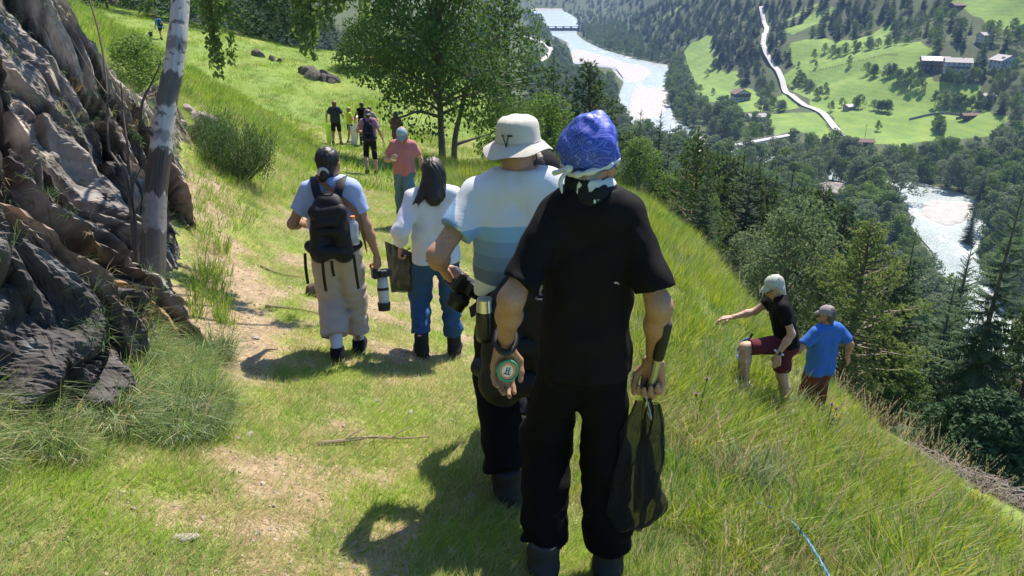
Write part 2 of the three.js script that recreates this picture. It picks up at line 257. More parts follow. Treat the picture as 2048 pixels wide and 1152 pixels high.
// ---------- the rock outcrop left of the path ----------
const rockTall = knots([[1.2, 3.4], [3, 3.3], [4.2, 2.9], [5.2, 2.45], [6.2, 1.95], [7.2, 1.5], [8.4, 1.0], [9.6, 0.7], [11, 0.6], [12.4, 0.25], [13, 0.05]]);
const strata = V(0.8, 0.52, 0.3).normalize();
function cells(x, y, z) {                                 // blocky fracture: [edge distance, block offset, block tilt]
  const X = Math.floor(x), Y = Math.floor(y), Z = Math.floor(z); let f1 = 9, f2 = 9, h1 = 0, tx = 0, ty = 0, tz = 0;
  for (let i = -1; i <= 1; i++) for (let j = -1; j <= 1; j++) for (let k = -1; k <= 1; k++) {
    let h = Math.imul(X + i, 374761393) ^ Math.imul(Y + j, 668265263) ^ Math.imul(Z + k, 2147483647); h = Math.imul(h ^ (h >>> 13), 1274126177); h ^= h >>> 16;
    const a = (h & 255) / 255, b = ((h >>> 8) & 255) / 255, c = ((h >>> 16) & 255) / 255, dx = X + i + a - x, dy = Y + j + b - y, dz = Z + k + c - z, d = dx * dx + dy * dy + dz * dz;
    if (d < f1) { f2 = f1; f1 = d; h1 = ((h >>> 24) & 255) / 255; tx = dx * (a - 0.5) + dy * (b - 0.5) + dz * (c - 0.5); } else if (d < f2) f2 = d;
  }
  return [Math.sqrt(f2) - Math.sqrt(f1), h1 - 0.5, tx];
}
function rockPoint(s, v) {                                // s along the foot (metres ahead), v 0..1 up the face, then back into the slope
  const x0 = rockFoot(s), H = rockTall(s), y0 = groundY(x0, s) - 0.25;
  const up = Math.min(v / 0.75, 1), back = Math.max(0, v - 0.75) / 0.25, h = (H + 0.25) * (up - 0.12 * up * up * 0), lean = lerp(0.25, 0.9, sstep(2.3, 4.6, s));
  const bulge = 0.25 * Math.sin(up * 3.1) * (1 - sstep(6, 9, s));
  const p = V(x0 - lean * h * lerp(0.55 + 0.45 * up, 0.62, sstep(2.6, 3.6, s)) - 0.42 * sstep(0.2, 0.36, up) * sstep(2.9, 3.5, s) * (1 - sstep(5, 6, s)) + bulge * (1 - 0.6 * sstep(2.8, 3.5, s)) - back * (1.6 + 0.3 * H), y0 + h - back * back * 1.2, -(s + 0.3 * h * sstep(2.6, 5, s) + back * 0.5));
  const n = V(lerp(0.86, 0.62, sstep(4, 7, s)), 0.36 + 0.45 * up + 0.2 * back, lerp(0.36, 0.5, sstep(3, 6, s))).normalize();
  const sink = 1 - 0.7 * sstep(0, 1, back) - 0.5 * (1 - sstep(0.02, 0.1, up));
  const w = V(p.x + 0.13 * noise(p.x * 1.3, p.y * 1.3, p.z * 1.3), p.y + 0.13 * noise(p.y * 1.3, p.z * 1.3, p.x * 1.3), p.z);
  const q = w.dot(strata), saw = t => { const f = t - Math.floor(t); return f < 0.72 ? f / 0.72 : (1 - f) / 0.28; };
  const t = V(0.35, -0.9, 0.25), along = w.dot(t), cross = w.dot(V(-0.3, 0.1, 0.95));
  let k = 0.17 * fbm(p.x * 0.8, p.y * 0.8, p.z * 0.8, 3) + 0.2 * (saw(q * 1.55 + 0.9 * noise(along * 0.5, cross * 0.8, 2)) - 0.5) + 0.14 * (saw(q * 4.3 + 0.8 * noise(along * 0.8, cross * 1.6, 5)) - 0.5) + 0.06 * (saw(q * 10 + noise(along * 1.2, cross * 2.6, 7)) - 0.5);
  k += 0.1 * (saw(along * 0.9 + 1.2 * noise(q * 1.5, cross * 0.9, 4)) - 0.5) * (0.4 + noise(p.x, p.y, p.z)) + 0.075 * ridged(q * 6, along * 1.6, cross * 4, 5) + 0.03 * ridged(p.x * 17, p.y * 16, p.z * 22, 2);
  const c1 = cells(q * 2.1, along * 0.62, cross * 1.0), c2 = cells(q * 5.5 + 7, along * 1.7, cross * 2.6);
  k += 0.3 * c1[1] + 0.55 * c1[2] - 0.12 * (1 - sstep(0, 0.14, c1[0])) + 0.1 * c2[1] + 0.14 * c2[2] - 0.035 * (1 - sstep(0, 0.16, c2[0]));
  k -= 0.6 * Math.max(0, noise(q * 2.4, along * 0.5, cross * 0.9 + 4) - 0.22);
  p.addScaledVector(n, k * sink * lerp(1, 0.55, sstep(7, 10, s)));
  return [p, q, along, cross, up, k, c1, c2];
}
{
  const NS = 440, NV = 270, pos = [], colr = [], uv = [], idx = [];
  for (let i = 0; i <= NS; i++) { const s = lerp(1.25, 13, Math.pow(i / NS, 1.35)); for (let j = 0; j <= NV; j++) {
    const [p, q, along, cross, up, k, c1, c2] = rockPoint(s, j / NV); pos.push(p.x, p.y, p.z); uv.push(q * 0.9 + cross * 0.5, along * 0.35);
    const n1 = fbm(p.x * 1.2, p.y * 1.2, p.z * 1.2, 4), n2 = fbm(q * 9, along * 2.2, cross * 5, 3), n3 = noise(p.x * 17, p.y * 17, p.z * 17);
    let c = [0.25, 0.238, 0.225]; const mix = (d, t) => { t = clamp(t); c = c.map((v, a) => lerp(v, d[a], t)); };
    mix([0.52, 0.455, 0.41], sstep(-0.05, 0.3, n1 + 0.35 * (up - 0.35) + 0.15 * n2));  // pinkish sunlit patches painted into the colour, more of them up the face
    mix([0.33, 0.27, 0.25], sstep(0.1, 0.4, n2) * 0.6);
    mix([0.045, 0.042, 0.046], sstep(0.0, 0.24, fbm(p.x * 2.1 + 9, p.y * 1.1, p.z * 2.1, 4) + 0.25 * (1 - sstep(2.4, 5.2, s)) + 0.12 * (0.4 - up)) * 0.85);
    mix([0.3, 0.33, 0.33], sstep(0.22, 0.4, fbm(p.x * 3.3, p.y * 3.3, p.z * 3.3 + 20, 4)) * 0.6);
    mix([0.42, 0.27, 0.13], sstep(0.5, 0.95, Math.exp(-(((s - 4.2 - (0.3 - up) * 0.9) / 0.2) ** 2)) * (1 - sstep(0.25, 0.4, up)) + 0.3 * n2) * 0.9);
    mix([0.08, 0.11, 0.03], sstep(0.2, 0.42, fbm(p.x * 1.7 + 40, p.y * 2.4, p.z * 1.7, 4) - 0.25 * k + 0.1 * sstep(0.5, 1, up)) * 0.85);
    mix([0.4, 0.24, 0.14], sstep(0.25, 0.5, c1[1] + 0.4 * n1) * 0.4); mix([0.03, 0.028, 0.03], (1 - sstep(0.0, 0.09, c1[0])) * 0.7 + (1 - sstep(0.0, 0.12, c2[0])) * 0.5);  // rusty blocks; shade in the cracks painted into the colour along block edges
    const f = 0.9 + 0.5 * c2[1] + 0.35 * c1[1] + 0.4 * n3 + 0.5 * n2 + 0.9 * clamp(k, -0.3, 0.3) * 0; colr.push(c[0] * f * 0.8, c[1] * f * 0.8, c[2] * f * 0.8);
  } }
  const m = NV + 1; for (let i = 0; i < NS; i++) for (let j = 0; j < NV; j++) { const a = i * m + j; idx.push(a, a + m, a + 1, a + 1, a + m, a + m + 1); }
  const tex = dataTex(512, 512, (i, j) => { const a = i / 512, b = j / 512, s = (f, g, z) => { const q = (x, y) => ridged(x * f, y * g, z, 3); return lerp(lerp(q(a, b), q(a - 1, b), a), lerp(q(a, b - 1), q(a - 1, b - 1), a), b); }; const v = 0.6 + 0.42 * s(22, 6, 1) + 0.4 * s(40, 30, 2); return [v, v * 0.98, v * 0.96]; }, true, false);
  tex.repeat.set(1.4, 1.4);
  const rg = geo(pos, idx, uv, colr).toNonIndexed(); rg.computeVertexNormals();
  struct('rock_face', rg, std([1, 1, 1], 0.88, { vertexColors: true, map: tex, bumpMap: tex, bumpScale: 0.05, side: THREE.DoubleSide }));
}
// ---------- trees ----------
const barkTex = dataTex(128, 256, (i, j) => { const a = i / 128, q = (x, y) => ridged(x * 7, y * 1.6, 3, 3), n = lerp(q(a, j / 64), q(a - 1, j / 64), a), v = 0.085 + 0.06 * n; return [v * 1.15, v, v * 0.85]; }, true, true);
const M_bark = std([1, 1, 1], 0.95, { map: barkTex, bumpMap: barkTex, bumpScale: 0.02 });
const M_pineBark = std([0.7, 0.56, 0.46], 0.95, { map: barkTex, bumpMap: barkTex, bumpScale: 0.02 });
const M_greyBark = std([1.7, 1.65, 1.55], 0.95, { map: barkTex, bumpMap: barkTex, bumpScale: 0.015 });
const leafCols = { spruce: [[0.032, 0.066, 0.028], [0.042, 0.084, 0.032], [0.056, 0.1, 0.038]], pine: [[0.1, 0.16, 0.052], [0.12, 0.185, 0.056], [0.08, 0.14, 0.055]], broad: [[0.14, 0.23, 0.042], [0.105, 0.19, 0.042], [0.165, 0.255, 0.046]], willow: [[0.165, 0.225, 0.11], [0.14, 0.205, 0.085], [0.185, 0.24, 0.125]] };
const M_leaf = {}; for (const k in leafCols) M_leaf[k] = leafCols[k].map(c => leafMat(c, k === 'broad' || k === 'willow' ? 0.42 : 0.26));
function tri(pos, a, b, c) { pos.push(a.x, a.y, a.z, b.x, b.y, b.z, c.x, c.y, c.z); }
function leafQuad(pos, c, n, up, w, l) {                  // a folded diamond leaf
  const s = up.clone().cross(n).normalize().multiplyScalar(w / 2), t = n.clone().cross(s).normalize().multiplyScalar(l / 2), f = n.clone().multiplyScalar(w * 0.22);
  const a = c.clone().sub(t), b = c.clone().add(t), p = c.clone().add(s).add(f), q = c.clone().sub(s).add(f);
  tri(pos, a, p, b); tri(pos, a, b, q);
}
const randDir = r => { const z = r() * 2 - 1, a = r() * 6.283, s = Math.sqrt(1 - z * z); return V(s * Math.cos(a), z, s * Math.sin(a)); };
function conifer(seed, o) {                               // unit height; o: whorls, per, width, base, droop, seg, side
  const r = rng(seed), pos = [], wood = [], lean = V(r() * 0.03 - 0.015, 0, r() * 0.03 - 0.015), axis = y => V(lean.x * y * y, y, lean.z * y * y);
  wood.push(tube([0, 0.25, 0.5, 0.75, 1].map(y => axis(y).add(V(0, y ? 0 : -0.03, 0))), [0.0135, 0.011, 0.008, 0.0045, 0.001], 6, 0.1));
  for (let w = 0; w < o.whorls; w++) {
    const t = (w + r() * 0.5) / o.whorls, y = o.base + (0.985 - o.base) * t, per = Math.max(3, Math.round(o.per * (0.75 + 0.5 * r()) * (1 - 0.4 * t)));
    for (let k = 0; k < per; k++) {
      const a = (k + r() * 0.8) / per * 6.283 + w, L = o.width * Math.pow(1 - t, o.taper || 0.8) * (0.55 + 0.6 * r()) + 0.012, p0 = axis(y + (r() - 0.5) * 0.02);
      const pitch = lerp(-o.droop, 0.55, t * t) + (r() - 0.5) * 0.25, dir = V(Math.cos(a) * Math.cos(pitch), Math.sin(pitch), Math.sin(a) * Math.cos(pitch)), side = V(-Math.sin(a), 0, Math.cos(a));
      const at = s => p0.clone().addScaledVector(dir, L * s).add(V(0, L * (o.lift * s * s - 0.1 * s), 0));
      if (o.wood && t < 0.8) wood.push(tube([at(0), at(0.5), at(0.9)], [0.003, 0.002, 0.0008], 3));
      for (let q = 0; q < o.seg; q++) {
        const s0 = 0.12 + 0.88 * q / o.seg, s1 = Math.min(1.06, s0 + (o.seg > 8 ? 0.9 : 1.35) / o.seg), b0 = at(s0), b1 = at(s1), reach = L * o.side * (1.05 - 0.75 * s0) * (0.6 + 0.8 * r());
        for (const sg of [-1, 1]) { const tip = b1.clone().addScaledVector(side, sg * reach).add(V((r() - 0.5) * reach * 0.4, -reach * (0.15 + 0.45 * r()), (r() - 0.5) * reach * 0.4)); tri(pos, b0, b1, tip); }
        if (r() < 0.7) tri(pos, b0, b1, b0.clone().lerp(b1, 0.6).add(V((r() - 0.5) * reach * 0.3, -reach * (0.5 + 0.4 * r()), (r() - 0.5) * reach * 0.3)));
      }
    }
  }
  return { trunk: join(wood), crown: geo(pos) };
}
function tufted(seed, o) {                                // pine: limbs that end in tufts of needles
  const r = rng(seed), pos = [], wood = [], bend = V((r() - 0.5) * 0.06, 0, (r() - 0.5) * 0.06), axis = y => V(bend.x * Math.sin(y * 4), y, bend.z * Math.sin(y * 3.1));
  wood.push(tube([0, 0.2, 0.4, 0.6, 0.8, 1].map(y => axis(y).add(V(0, y ? 0 : -0.03, 0))), [0.0155, 0.0135, 0.0115, 0.009, 0.005, 0.001].map(v => v * (o.thick || 1)), 7, 0.1));
  for (let k = 0; k < o.limbs; k++) {
    const t = Math.pow((k + r()) / o.limbs, 0.9), y = o.base + (0.97 - o.base) * t, a = k * 2.4 + r() * 1.2, env = Math.sin(Math.PI * Math.pow(lerp(0.18, 0.97, t), 0.75)) * 0.75 + 0.25 * (1 - t), L = o.width * env * (0.5 + 0.7 * r()) + 0.02;
    const pitch = lerp(-0.1, 0.7, t) + (r() - 0.5) * 0.35, dir = V(Math.cos(a) * Math.cos(pitch), Math.sin(pitch), Math.sin(a) * Math.cos(pitch)), p0 = axis(y);
    const at = s => p0.clone().addScaledVector(dir, L * s).add(V(0, L * 0.18 * s * s - L * 0.1 * s, 0));
    wood.push(tube([at(0), at(0.35), at(0.7), at(0.95)], [0.0042, 0.0032, 0.0022, 0.0008].map(v => v * (o.thick || 1)), 3));
    const n = Math.max(3, Math.round(o.tufts * L / o.width));
    for (let q = 0; q < n; q++) {
      const s = 0.25 + 0.78 * Math.pow((q + r()) / n, 0.7), c = at(s).add(randDir(r).multiply(V(1, 0.5, 1)).multiplyScalar(L * 0.26 * (1.25 - s) + o.tuft * 0.5)), out = c.clone().sub(p0).setY(0).normalize().add(V(0, 0.5, 0)).normalize();
      if (o.twigs && r() < 0.5) wood.push(tube([at(Math.max(0, s - 0.15)), c], [0.0012, 0.0005], 3));
      for (let m = 0; m < o.needles; m++) { const dn = randDir(r).addScaledVector(out, 0.9).normalize(), sd = randDir(r).cross(dn).normalize().multiplyScalar(o.tuft * (o.fat || 0.2)), e = c.clone().addScaledVector(dn, o.tuft * (0.7 + 0.6 * r())); tri(pos, c.clone().add(sd), c.clone().sub(sd), e); }
    }
  }
  for (let k = 0; k < (o.dead || 0); k++) { const y = 0.12 + r() * (o.base - 0.08), a = r() * 6.283, L = o.width * (0.3 + 0.5 * r()), p0 = axis(y), d = V(Math.cos(a), -0.15 + 0.3 * r(), Math.sin(a)); wood.push(tube([p0, p0.clone().addScaledVector(d, L * 0.5), p0.clone().addScaledVector(d, L).add(V(0, -L * 0.2, 0))], [0.003, 0.002, 0.0006], 3)); }
  return { trunk: join(wood), crown: geo(pos) };
}
function broadleaf(seed, o) {                             // o: lobes, leaves, w (crown radius), base, size, gap
  const r = rng(seed), pos = [], wood = [], lobes = [], h0 = o.base;
  const fork = V((r() - 0.5) * 0.04, h0 + 0.12, (r() - 0.5) * 0.04);
  wood.push(tube([V(0, -0.03, 0), V(fork.x * 0.3, h0 * 0.5, fork.z * 0.2), fork], [0.022, 0.018, 0.014].map(v => v * (o.thick || 1)), 7, 0.15));
  for (let k = 0; k < o.lobes; k++) {
    const t = (k + 0.5) / o.lobes, y = lerp(h0 + 0.1, 0.93, t), ring = o.w * Math.sin(Math.PI * Math.pow(lerp(0.2, 0.95, t), 0.8)) * (0.35 + 0.55 * r()), a = k * 2.4 + r();
    const c = V(Math.cos(a) * ring, y, Math.sin(a) * ring), R = o.w * (0.3 + 0.25 * r()) * (1 - 0.35 * t); lobes.push([c, R]);
    const b0 = fork.clone().lerp(V(0, lerp(h0, 0.85, t), 0), 0.55);
    wood.push(tube([V(fork.x, Math.min(b0.y, c.y - 0.02), fork.z), b0.clone().lerp(c, 0.5).add(V(0, 0.01, 0)), c], [0.008, 0.005, 0.0015].map(v => v * (o.thick || 1)), 4));
    if (o.twigs) for (let q = 0; q < o.twigs; q++) wood.push(tube([b0.clone().lerp(c, 0.6 + 0.3 * r()), c.clone().addScaledVector(randDir(r), R * 0.85)], [0.0022, 0.0006], 3));
  }
  wood.push(tube([fork, V(fork.x, 0.6, fork.z), V(0, 0.92, 0)], [0.012, 0.007, 0.001].map(v => v * (o.thick || 1)), 5));
  for (let k = 0; k < o.leaves; k++) {
    const [c, R] = lobes[(r() * lobes.length) | 0], d = randDir(r), sub = 0.12 * noise(d.x * 3 + c.x * 40, d.y * 3 + c.y * 40, d.z * 3), p = c.clone().add(d.clone().multiply(V(1, 0.78, 1)).multiplyScalar(R * (0.68 + 0.36 * Math.sqrt(r()) + 2.2 * sub)));
    const n = d.clone().multiplyScalar(0.8).add(randDir(r)).add(V(0, 0.35, 0)).normalize(), s = o.size * (0.6 + 0.8 * r());
    leafQuad(pos, p, n, randDir(r), s * 0.8, s * 1.25);
  }
  return { trunk: join(wood), crown: geo(pos) };
}
function treeOf(name, p, bark, leaf, label, category, [x, d], h, turn, group, wide = 1) {
  const t = thing(name, label, category, [x, groundY(x, d), -d], turn, group); t.scale.set(h * wide, h, h * wide);
  mesh('trunk', p.trunk, bark, t); mesh('crown', p.crown, leaf, t); return t;
}
const P_spruce = [1, 2, 3, 4].map(s => conifer(s * 17, { whorls: 17, per: 8, width: 0.2 + 0.03 * (s % 3), base: 0.06, droop: 0.35, lift: 0.12, seg: 5, side: 0.42, taper: 0.85 }));
const P_pine = [1, 2, 3].map(s => tufted(s * 31, { limbs: 40, width: 0.24, base: 0.3, tufts: 9, tuft: 0.035, needles: 7, fat: 0.24, dead: 8 }));
const P_broad = [1, 2, 3, 4, 5].map(s => broadleaf(s * 7, { lobes: 9 + s, leaves: 3000, w: 0.32 + 0.04 * (s % 3), base: 0.1 + 0.03 * (s % 2), size: 0.029 }));

const fineS = [11, 12].map(s => conifer(s * 13, { whorls: 40, per: 11, width: 0.18 + 0.02 * (s % 2), base: 0.05, droop: 0.4, lift: 0.14, seg: 19, side: 0.27, taper: 0.85 })), fineP = [21, 22, 23].map(s => tufted(s * 19, { limbs: 74, width: 0.23, base: 0.2, tufts: 24, tuft: 0.02, needles: 11, fat: 0.19, dead: 10 })), fineB = [31, 32, 33].map(s => broadleaf(s * 5, { lobes: 19, leaves: 8500, w: 0.36, base: 0.1, size: 0.0165, twigs: 3 }));
// sight lines that stay open from the path: trees are thinned where they would stand in front of river, road, meadows and houses
camera.updateMatrixWorld(); camera.aspect = 16 / 9; camera.updateProjectionMatrix();
const pix = (x, y, d) => { const v = V(x, y, -d).project(camera); return [(v.x + 1) * 1024, (1 - v.y) * 576]; };
const openViews = [
  [[1100, 64], [1160, 64], [1200, 96], [1270, 116], [1335, 130], [1328, 170], [1338, 220], [1320, 238], [1250, 228], [1240, 170], [1222, 140], [1148, 126], [1135, 90]],
  [[1098, 40], [1154, 40], [1156, 66], [1098, 66]],
  [[1800, 384], [1950, 400], [1955, 440], [1925, 495], [1870, 490], [1826, 450]],
  [[1484, 302], [1550, 295], [1552, 306], [1484, 317]], [[1043, 70], [1080, 80], [1104, 100], [1098, 116], [1082, 122], [1090, 106]],
  [[1526, 82], [1531, 82], [1536, 124], [1570, 168], [1580, 188], [1640, 225], [1684, 268], [1672, 276], [1630, 232], [1560, 186], [1524, 118]],
  [[1374, 102], [1422, 76], [1426, 106], [1436, 112], [1430, 143], [1470, 146], [1500, 180], [1505, 205], [1480, 210], [1460, 178], [1420, 195], [1395, 180], [1388, 158], [1378, 140]],
  [[1585, 108], [1625, 88], [1690, 88], [1764, 50], [1766, 76], [1840, 100], [1838, 150], [1900, 175], [1960, 190], [1990, 245], [1985, 260], [1945, 266], [1860, 272], [1790, 288], [1740, 280], [1690, 268], [1682, 248], [1640, 216], [1612, 192], [1580, 163], [1570, 150], [1600, 130]],
  [[1540, 230], [1625, 230], [1660, 256], [1655, 268], [1600, 250], [1550, 262]], [[1568, 66], [1612, 34], [1640, 24], [1640, 36], [1620, 52], [1585, 70]], [[1545, 28], [1592, 16], [1620, 4], [1600, 16], [1560, 28]],
  [[1895, 2], [2048, 2], [2048, 32], [2005, 38], [1962, 26], [1930, 14]], [[1880, 96], [1950, 98], [1945, 138], [1880, 138]], [[1942, 58], [1968, 58], [1968, 76], [1942, 76]], [[1974, 98], [2008, 98], [2008, 122], [1974, 122]], [[1456, 178], [1500, 178], [1500, 200], [1456, 200]], [[1486, 224], [1524, 224], [1524, 238], [1486, 238]], [[1704, 280], [1740, 280], [1740, 291], [1704, 291]], [[1690, 208], [1712, 208], [1712, 222], [1690, 222]],
  [[1645, 370], [1700, 368], [1705, 400], [1680, 412], [1645, 395]], [[1900, 196], [1962, 196], [1958, 230], [1900, 226]]];
const blocks = (x, y, d, h, w, views = openViews) => { for (const [a, b] of [[0, 0.98], [0, 0.6], [-0.7, 0.35], [0.7, 0.35], [0, 0.15]]) { const q = pix(x + a * w * h, y + b * h, d); for (const v of views) if (inPoly(v, q[0], q[1])) return true; } return false; };
const skyline = knots([[900, 330], [1000, 240], [1045, 150], [1100, 135], [1150, 150], [1200, 190], [1250, 220], [1290, 210], [1390, 240], [1480, 300], [1560, 335], [1640, 350], [1700, 390], [1760, 440], [1800, 490], [1850, 525], [1900, 530], [1950, 470], [2000, 370], [2060, 330]]);
// trees that stand out one by one: kind, east, ahead, height
const heroes = [['S', 12.7, 76.6, 21], ['S', 10.1, 75.6, 17], ['S', 15.4, 75.1, 20], ['S', 18, 75.9, 22], ['S', 17, 72.9, 19], ['S', 22.6, 69.4, 18], ['P', 20.4, 70.1, 17], ['P', 18.4, 68.8, 15], ['S', 24.6, 66.9, 18], ['P', 21.7, 64.2, 14], ['P', 19.6, 61.8, 13], ['P', 25.7, 61.7, 16], ['P', 24.7, 55.4, 15], ['P', 22.8, 58.6, 14], ['S', 13.3, 72.1, 15], ['S', 20.2, 66.1, 16], ['B', 14.5, 58.3, 8], ['B', 10, 60.2, 7], ['W', 15.6, 50, 6.5], ['W', 15.9, 44.9, 7.5], ['B', 18.6, 53.5, 6.5],
  ['S', 22.2, 40.2, 15], ['S', 24.4, 39.3, 14], ['P', 20.5, 38.3, 12], ['P', 21.4, 45.6, 11], ['S', 5, 75.6, 18], ['S', 3.8, 72.4, 15], ['P', 7, 70.6, 15], ['S', 8.4, 73, 14], ['S', 2.2, 77.5, 15], ['S', 253, 405.6, 26], ['S', 254, 393.4, 25], ['S', 273.9, 414, 27], ['S', 219, 352.5, 22], ['S', 262, 388, 24], ['B', 213, 329, 9], ['P', 22.6, 30.2, 13], ['P', 24, 35.1, 12], ['P', 25.9, 65.2, 10], ['P', 27.8, 59.6, 9], ['S', 16.2, 66.5, 15], ['S', 19.2, 74.5, 17], ['S', 14, 79, 18], ['S', 23.6, 74, 18], ['S', 26.8, 70.2, 17], ['S', 11.4, 70.4, 13], ['S', 28.6, 66.8, 16], ['S', 23.2, 50.4, 11], ['S', 15, 62, 13], ['S', 18.2, 58, 12.5], ['S', 21, 56, 12], ['S', 12.6, 66, 13], ['S', 26.2, 53, 13], ['S', 20.2, 62.5, 14]];
const heroSpots = [...heroes.map(h => [h[1], h[2], 1.6]), [17, 35.3, 3.2], [16.2, 22.6, 4.5], [17.5, 26.1, 3.5], [-2.5, 27, 6], [16.2, 26, 3]];
const sightBlocked = (x, y, d) => { for (let t = 0.04; t < 0.96; t += 0.03) if (lerp(1.6, y, t) < landHeight(x * t, d * t) - 0.5) return true; return false; };
const spots = [];                                         // [x, d, height, kind, region]
{
  const r = rng(77), tryTree = (x, d, h, kind, region, wide) => {
    const y = groundY(x, d), q = pix(x, y + h, d); if (q[0] < -60 || q[0] > 2110 || d < 10) return;
    if (q[1] > 1100 || blocks(x, y, d, h, wide) || sightBlocked(x, y + h, d)) return;
    if (region === 'slope' && q[0] > 1040) { const top = skyline(q[0]); if (q[1] < top) { h -= (top - q[1]) / 1547 * d * 1.15; if (h < 4) return; if (blocks(x, y, d, h, wide)) return; } }
    for (const s of heroSpots) if (Math.hypot(s[0] - x, s[1] - d) < s[2]) return;
    spots.push([x, d, h, kind, region]);
  };
  // the slope below the path
  for (let d = 12; d < 430; d += 4.6 + d * 0.006) for (let u = d > 95 ? -130 : 13; u < 165; u += 4.8 + d * 0.005) {
    const dd = d + (r() - 0.5) * 4, x = pathX(d) + u + (r() - 0.5) * 4, k = r(), gap = noise(x * 0.05, dd * 0.05, 2), y = landHeight(x, dd), hh = 0.75 + 0.5 * r();
    if (y < FLOOR + 3 || gap > 0.42 || (d < 95 && u < 15 + 4 * r())) continue;
    if (k < 0.58) tryTree(x, dd, 15 * hh, 'spruce', 'slope', 0.2); else if (k < 0.82) tryTree(x, dd, 13 * hh, 'pine', 'slope', 0.24); else tryTree(x, dd, 8.5 * hh, k < 0.93 ? 'broad' : 'willow', 'slope', 0.34);
  }
  // the valley floor and the far side
  for (let d = 150; d < 3000; d += (7 + d * 0.004) * (d > 1750 ? 1.6 : 1)) for (let x = d > 1750 ? -520 : -40 + Math.min(0, (d - 600) * 0.05); x < (d > 1750 ? 1100 : 760); x += (7 + d * 0.004) * (d > 1750 ? 1.6 : 1)) {
    const jit = (7 + d * 0.004) * (d > 1750 ? 3.2 : 1.3), xx = x + (r() - 0.5) * jit, dd = d + (r() - 0.5) * jit, y = landHeight(xx, dd), k = r(), hh = 0.7 + 0.6 * r(), use = landUse(xx, dd);
    if (use === 'grass' || use === 'clearing' || use === 'meadow') continue;
    const floor = y < FLOOR + 9, rightSide = xx > rightFoot(dd) - 40;
    if (use === 'river' || segDist(roadRight, xx, dd) < 6 || segDist(roadLeft, xx, dd) < 9) continue;
    if (!rightSide && !floor && hillHeight(xx, dd) > FLOOR + 3 && d < 430) continue;
    const region = floor ? 'floor' : rightSide ? 'far' : 'left', dens = region === 'far' && dd < 900 ? 0.24 + 0.5 * noise(xx * 0.014, dd * 0.014, 4) : 0.5;
    if (r() > 0.62 + dens) continue;
    const conif = region === 'floor' ? 0.12 : region === 'left' ? 0.75 : dd > 900 || (xx < 300 && dd > 780) ? 0.85 : 0.3;
    if (k < conif) tryTree(xx, dd, 17 * hh, 'spruce', region, 0.2); else tryTree(xx, dd, (region === 'floor' ? (dd < 640 ? 19 : 14) : 11) * hh, r() < (region === 'floor' ? 0.55 : 0.2) ? 'willow' : 'broad', region, 0.34);
  }
}
// what nearer trees hide is left out
const W4 = 512, H4 = 288, cover = new Uint8Array(W4 * H4), seenTrees = [];
spots.sort((a, b) => a[1] - b[1]);
for (const s of spots) {
  const [x, d, h, kind] = s, y = groundY(x, d), t = pix(x, y + h, d), b = pix(x, y, d), w = (kind === 'spruce' ? 0.17 : kind === 'pine' ? 0.2 : 0.3) * h * 1547 / Math.hypot(x, d), con = kind === 'spruce';
  let total = 0, open = 0; const fill = [];
  for (let py = Math.floor(t[1] / 4); py <= b[1] / 4; py++) { if (py < 0 || py >= H4) continue; const f = (py * 4 - t[1]) / (b[1] - t[1] + 1e-6), half = con ? w * f : w * Math.sin(Math.PI * clamp(0.1 + f * 0.85)); for (let px = Math.floor((t[0] - half) / 4); px <= (t[0] + half) / 4; px++) { if (px < 0 || px >= W4) continue; total++; const k = py * W4 + px; if (!cover[k]) { open++; if (Math.abs(px * 4 - t[0]) < half * 0.75) fill.push(k); } } }
  if (open < 1 || open < total * 0.03) continue;
  for (const k of fill) cover[k] = 1;
  seenTrees.push([...s, open]);
}
const kinds = { spruce: [P_spruce, M_bark, M_leaf.spruce, 'spruce', 'spruce'], pine: [P_pine, M_pineBark, M_leaf.pine, 'pine_tree', 'pine'], broad: [P_broad, M_bark, M_leaf.broad, 'broadleaf_tree', 'tree'], willow: [P_broad, M_greyBark, M_leaf.willow, 'willow', 'tree'] };
const zoneOf = (region, x, d) => region === 'floor' ? (d < 480 ? (x < 200 ? ['among the trees left of the near river bend', 'left of the near river bend'] : ['in the tree belt behind the near river bend', 'behind the near river bend']) : d < 660 ? ['in the riverside wood around the road bridge', 'around the road bridge'] : d < 1000 ? ['in the wood beside the river gravel bars', 'beside the river gravel bars'] : ['in the hazy riverside wood below the weir', 'below the weir']) : region === 'far' ? (d > 900 ? ['in the steep forest above the upper river', 'in the steep forest up the valley'] : x > 340 ? ['around the white farmhouse across the valley', 'around the white farmhouse'] : ['along the country road across the valley', 'along the country road']) : where[region];
const where = { slope: ['on the steep wooded slope right of the path', 'on the wooded slope below the path'], floor: ['in the riverside wood on the valley floor', 'in the riverside wood'], far: ['on the far hillside among meadows and woods', 'on the far side of the valley'], left: ['on the hazy wooded mountainside up the valley', 'up the valley on the left'] };
const look = { spruce: 'dark narrow spruce', pine: 'open crowned pine with bare lower trunk', broad: 'round green broadleaf tree', willow: 'pale grey green willow' };
console.log('trees', spots.length, 'seen', seenTrees.length, JSON.stringify(Object.fromEntries(Object.keys(kinds).map(k => [k, seenTrees.filter(s => s[3] === k).length]))));
const fine = { spruce: fineS, pine: fineP, broad: fineB, willow: fineB };
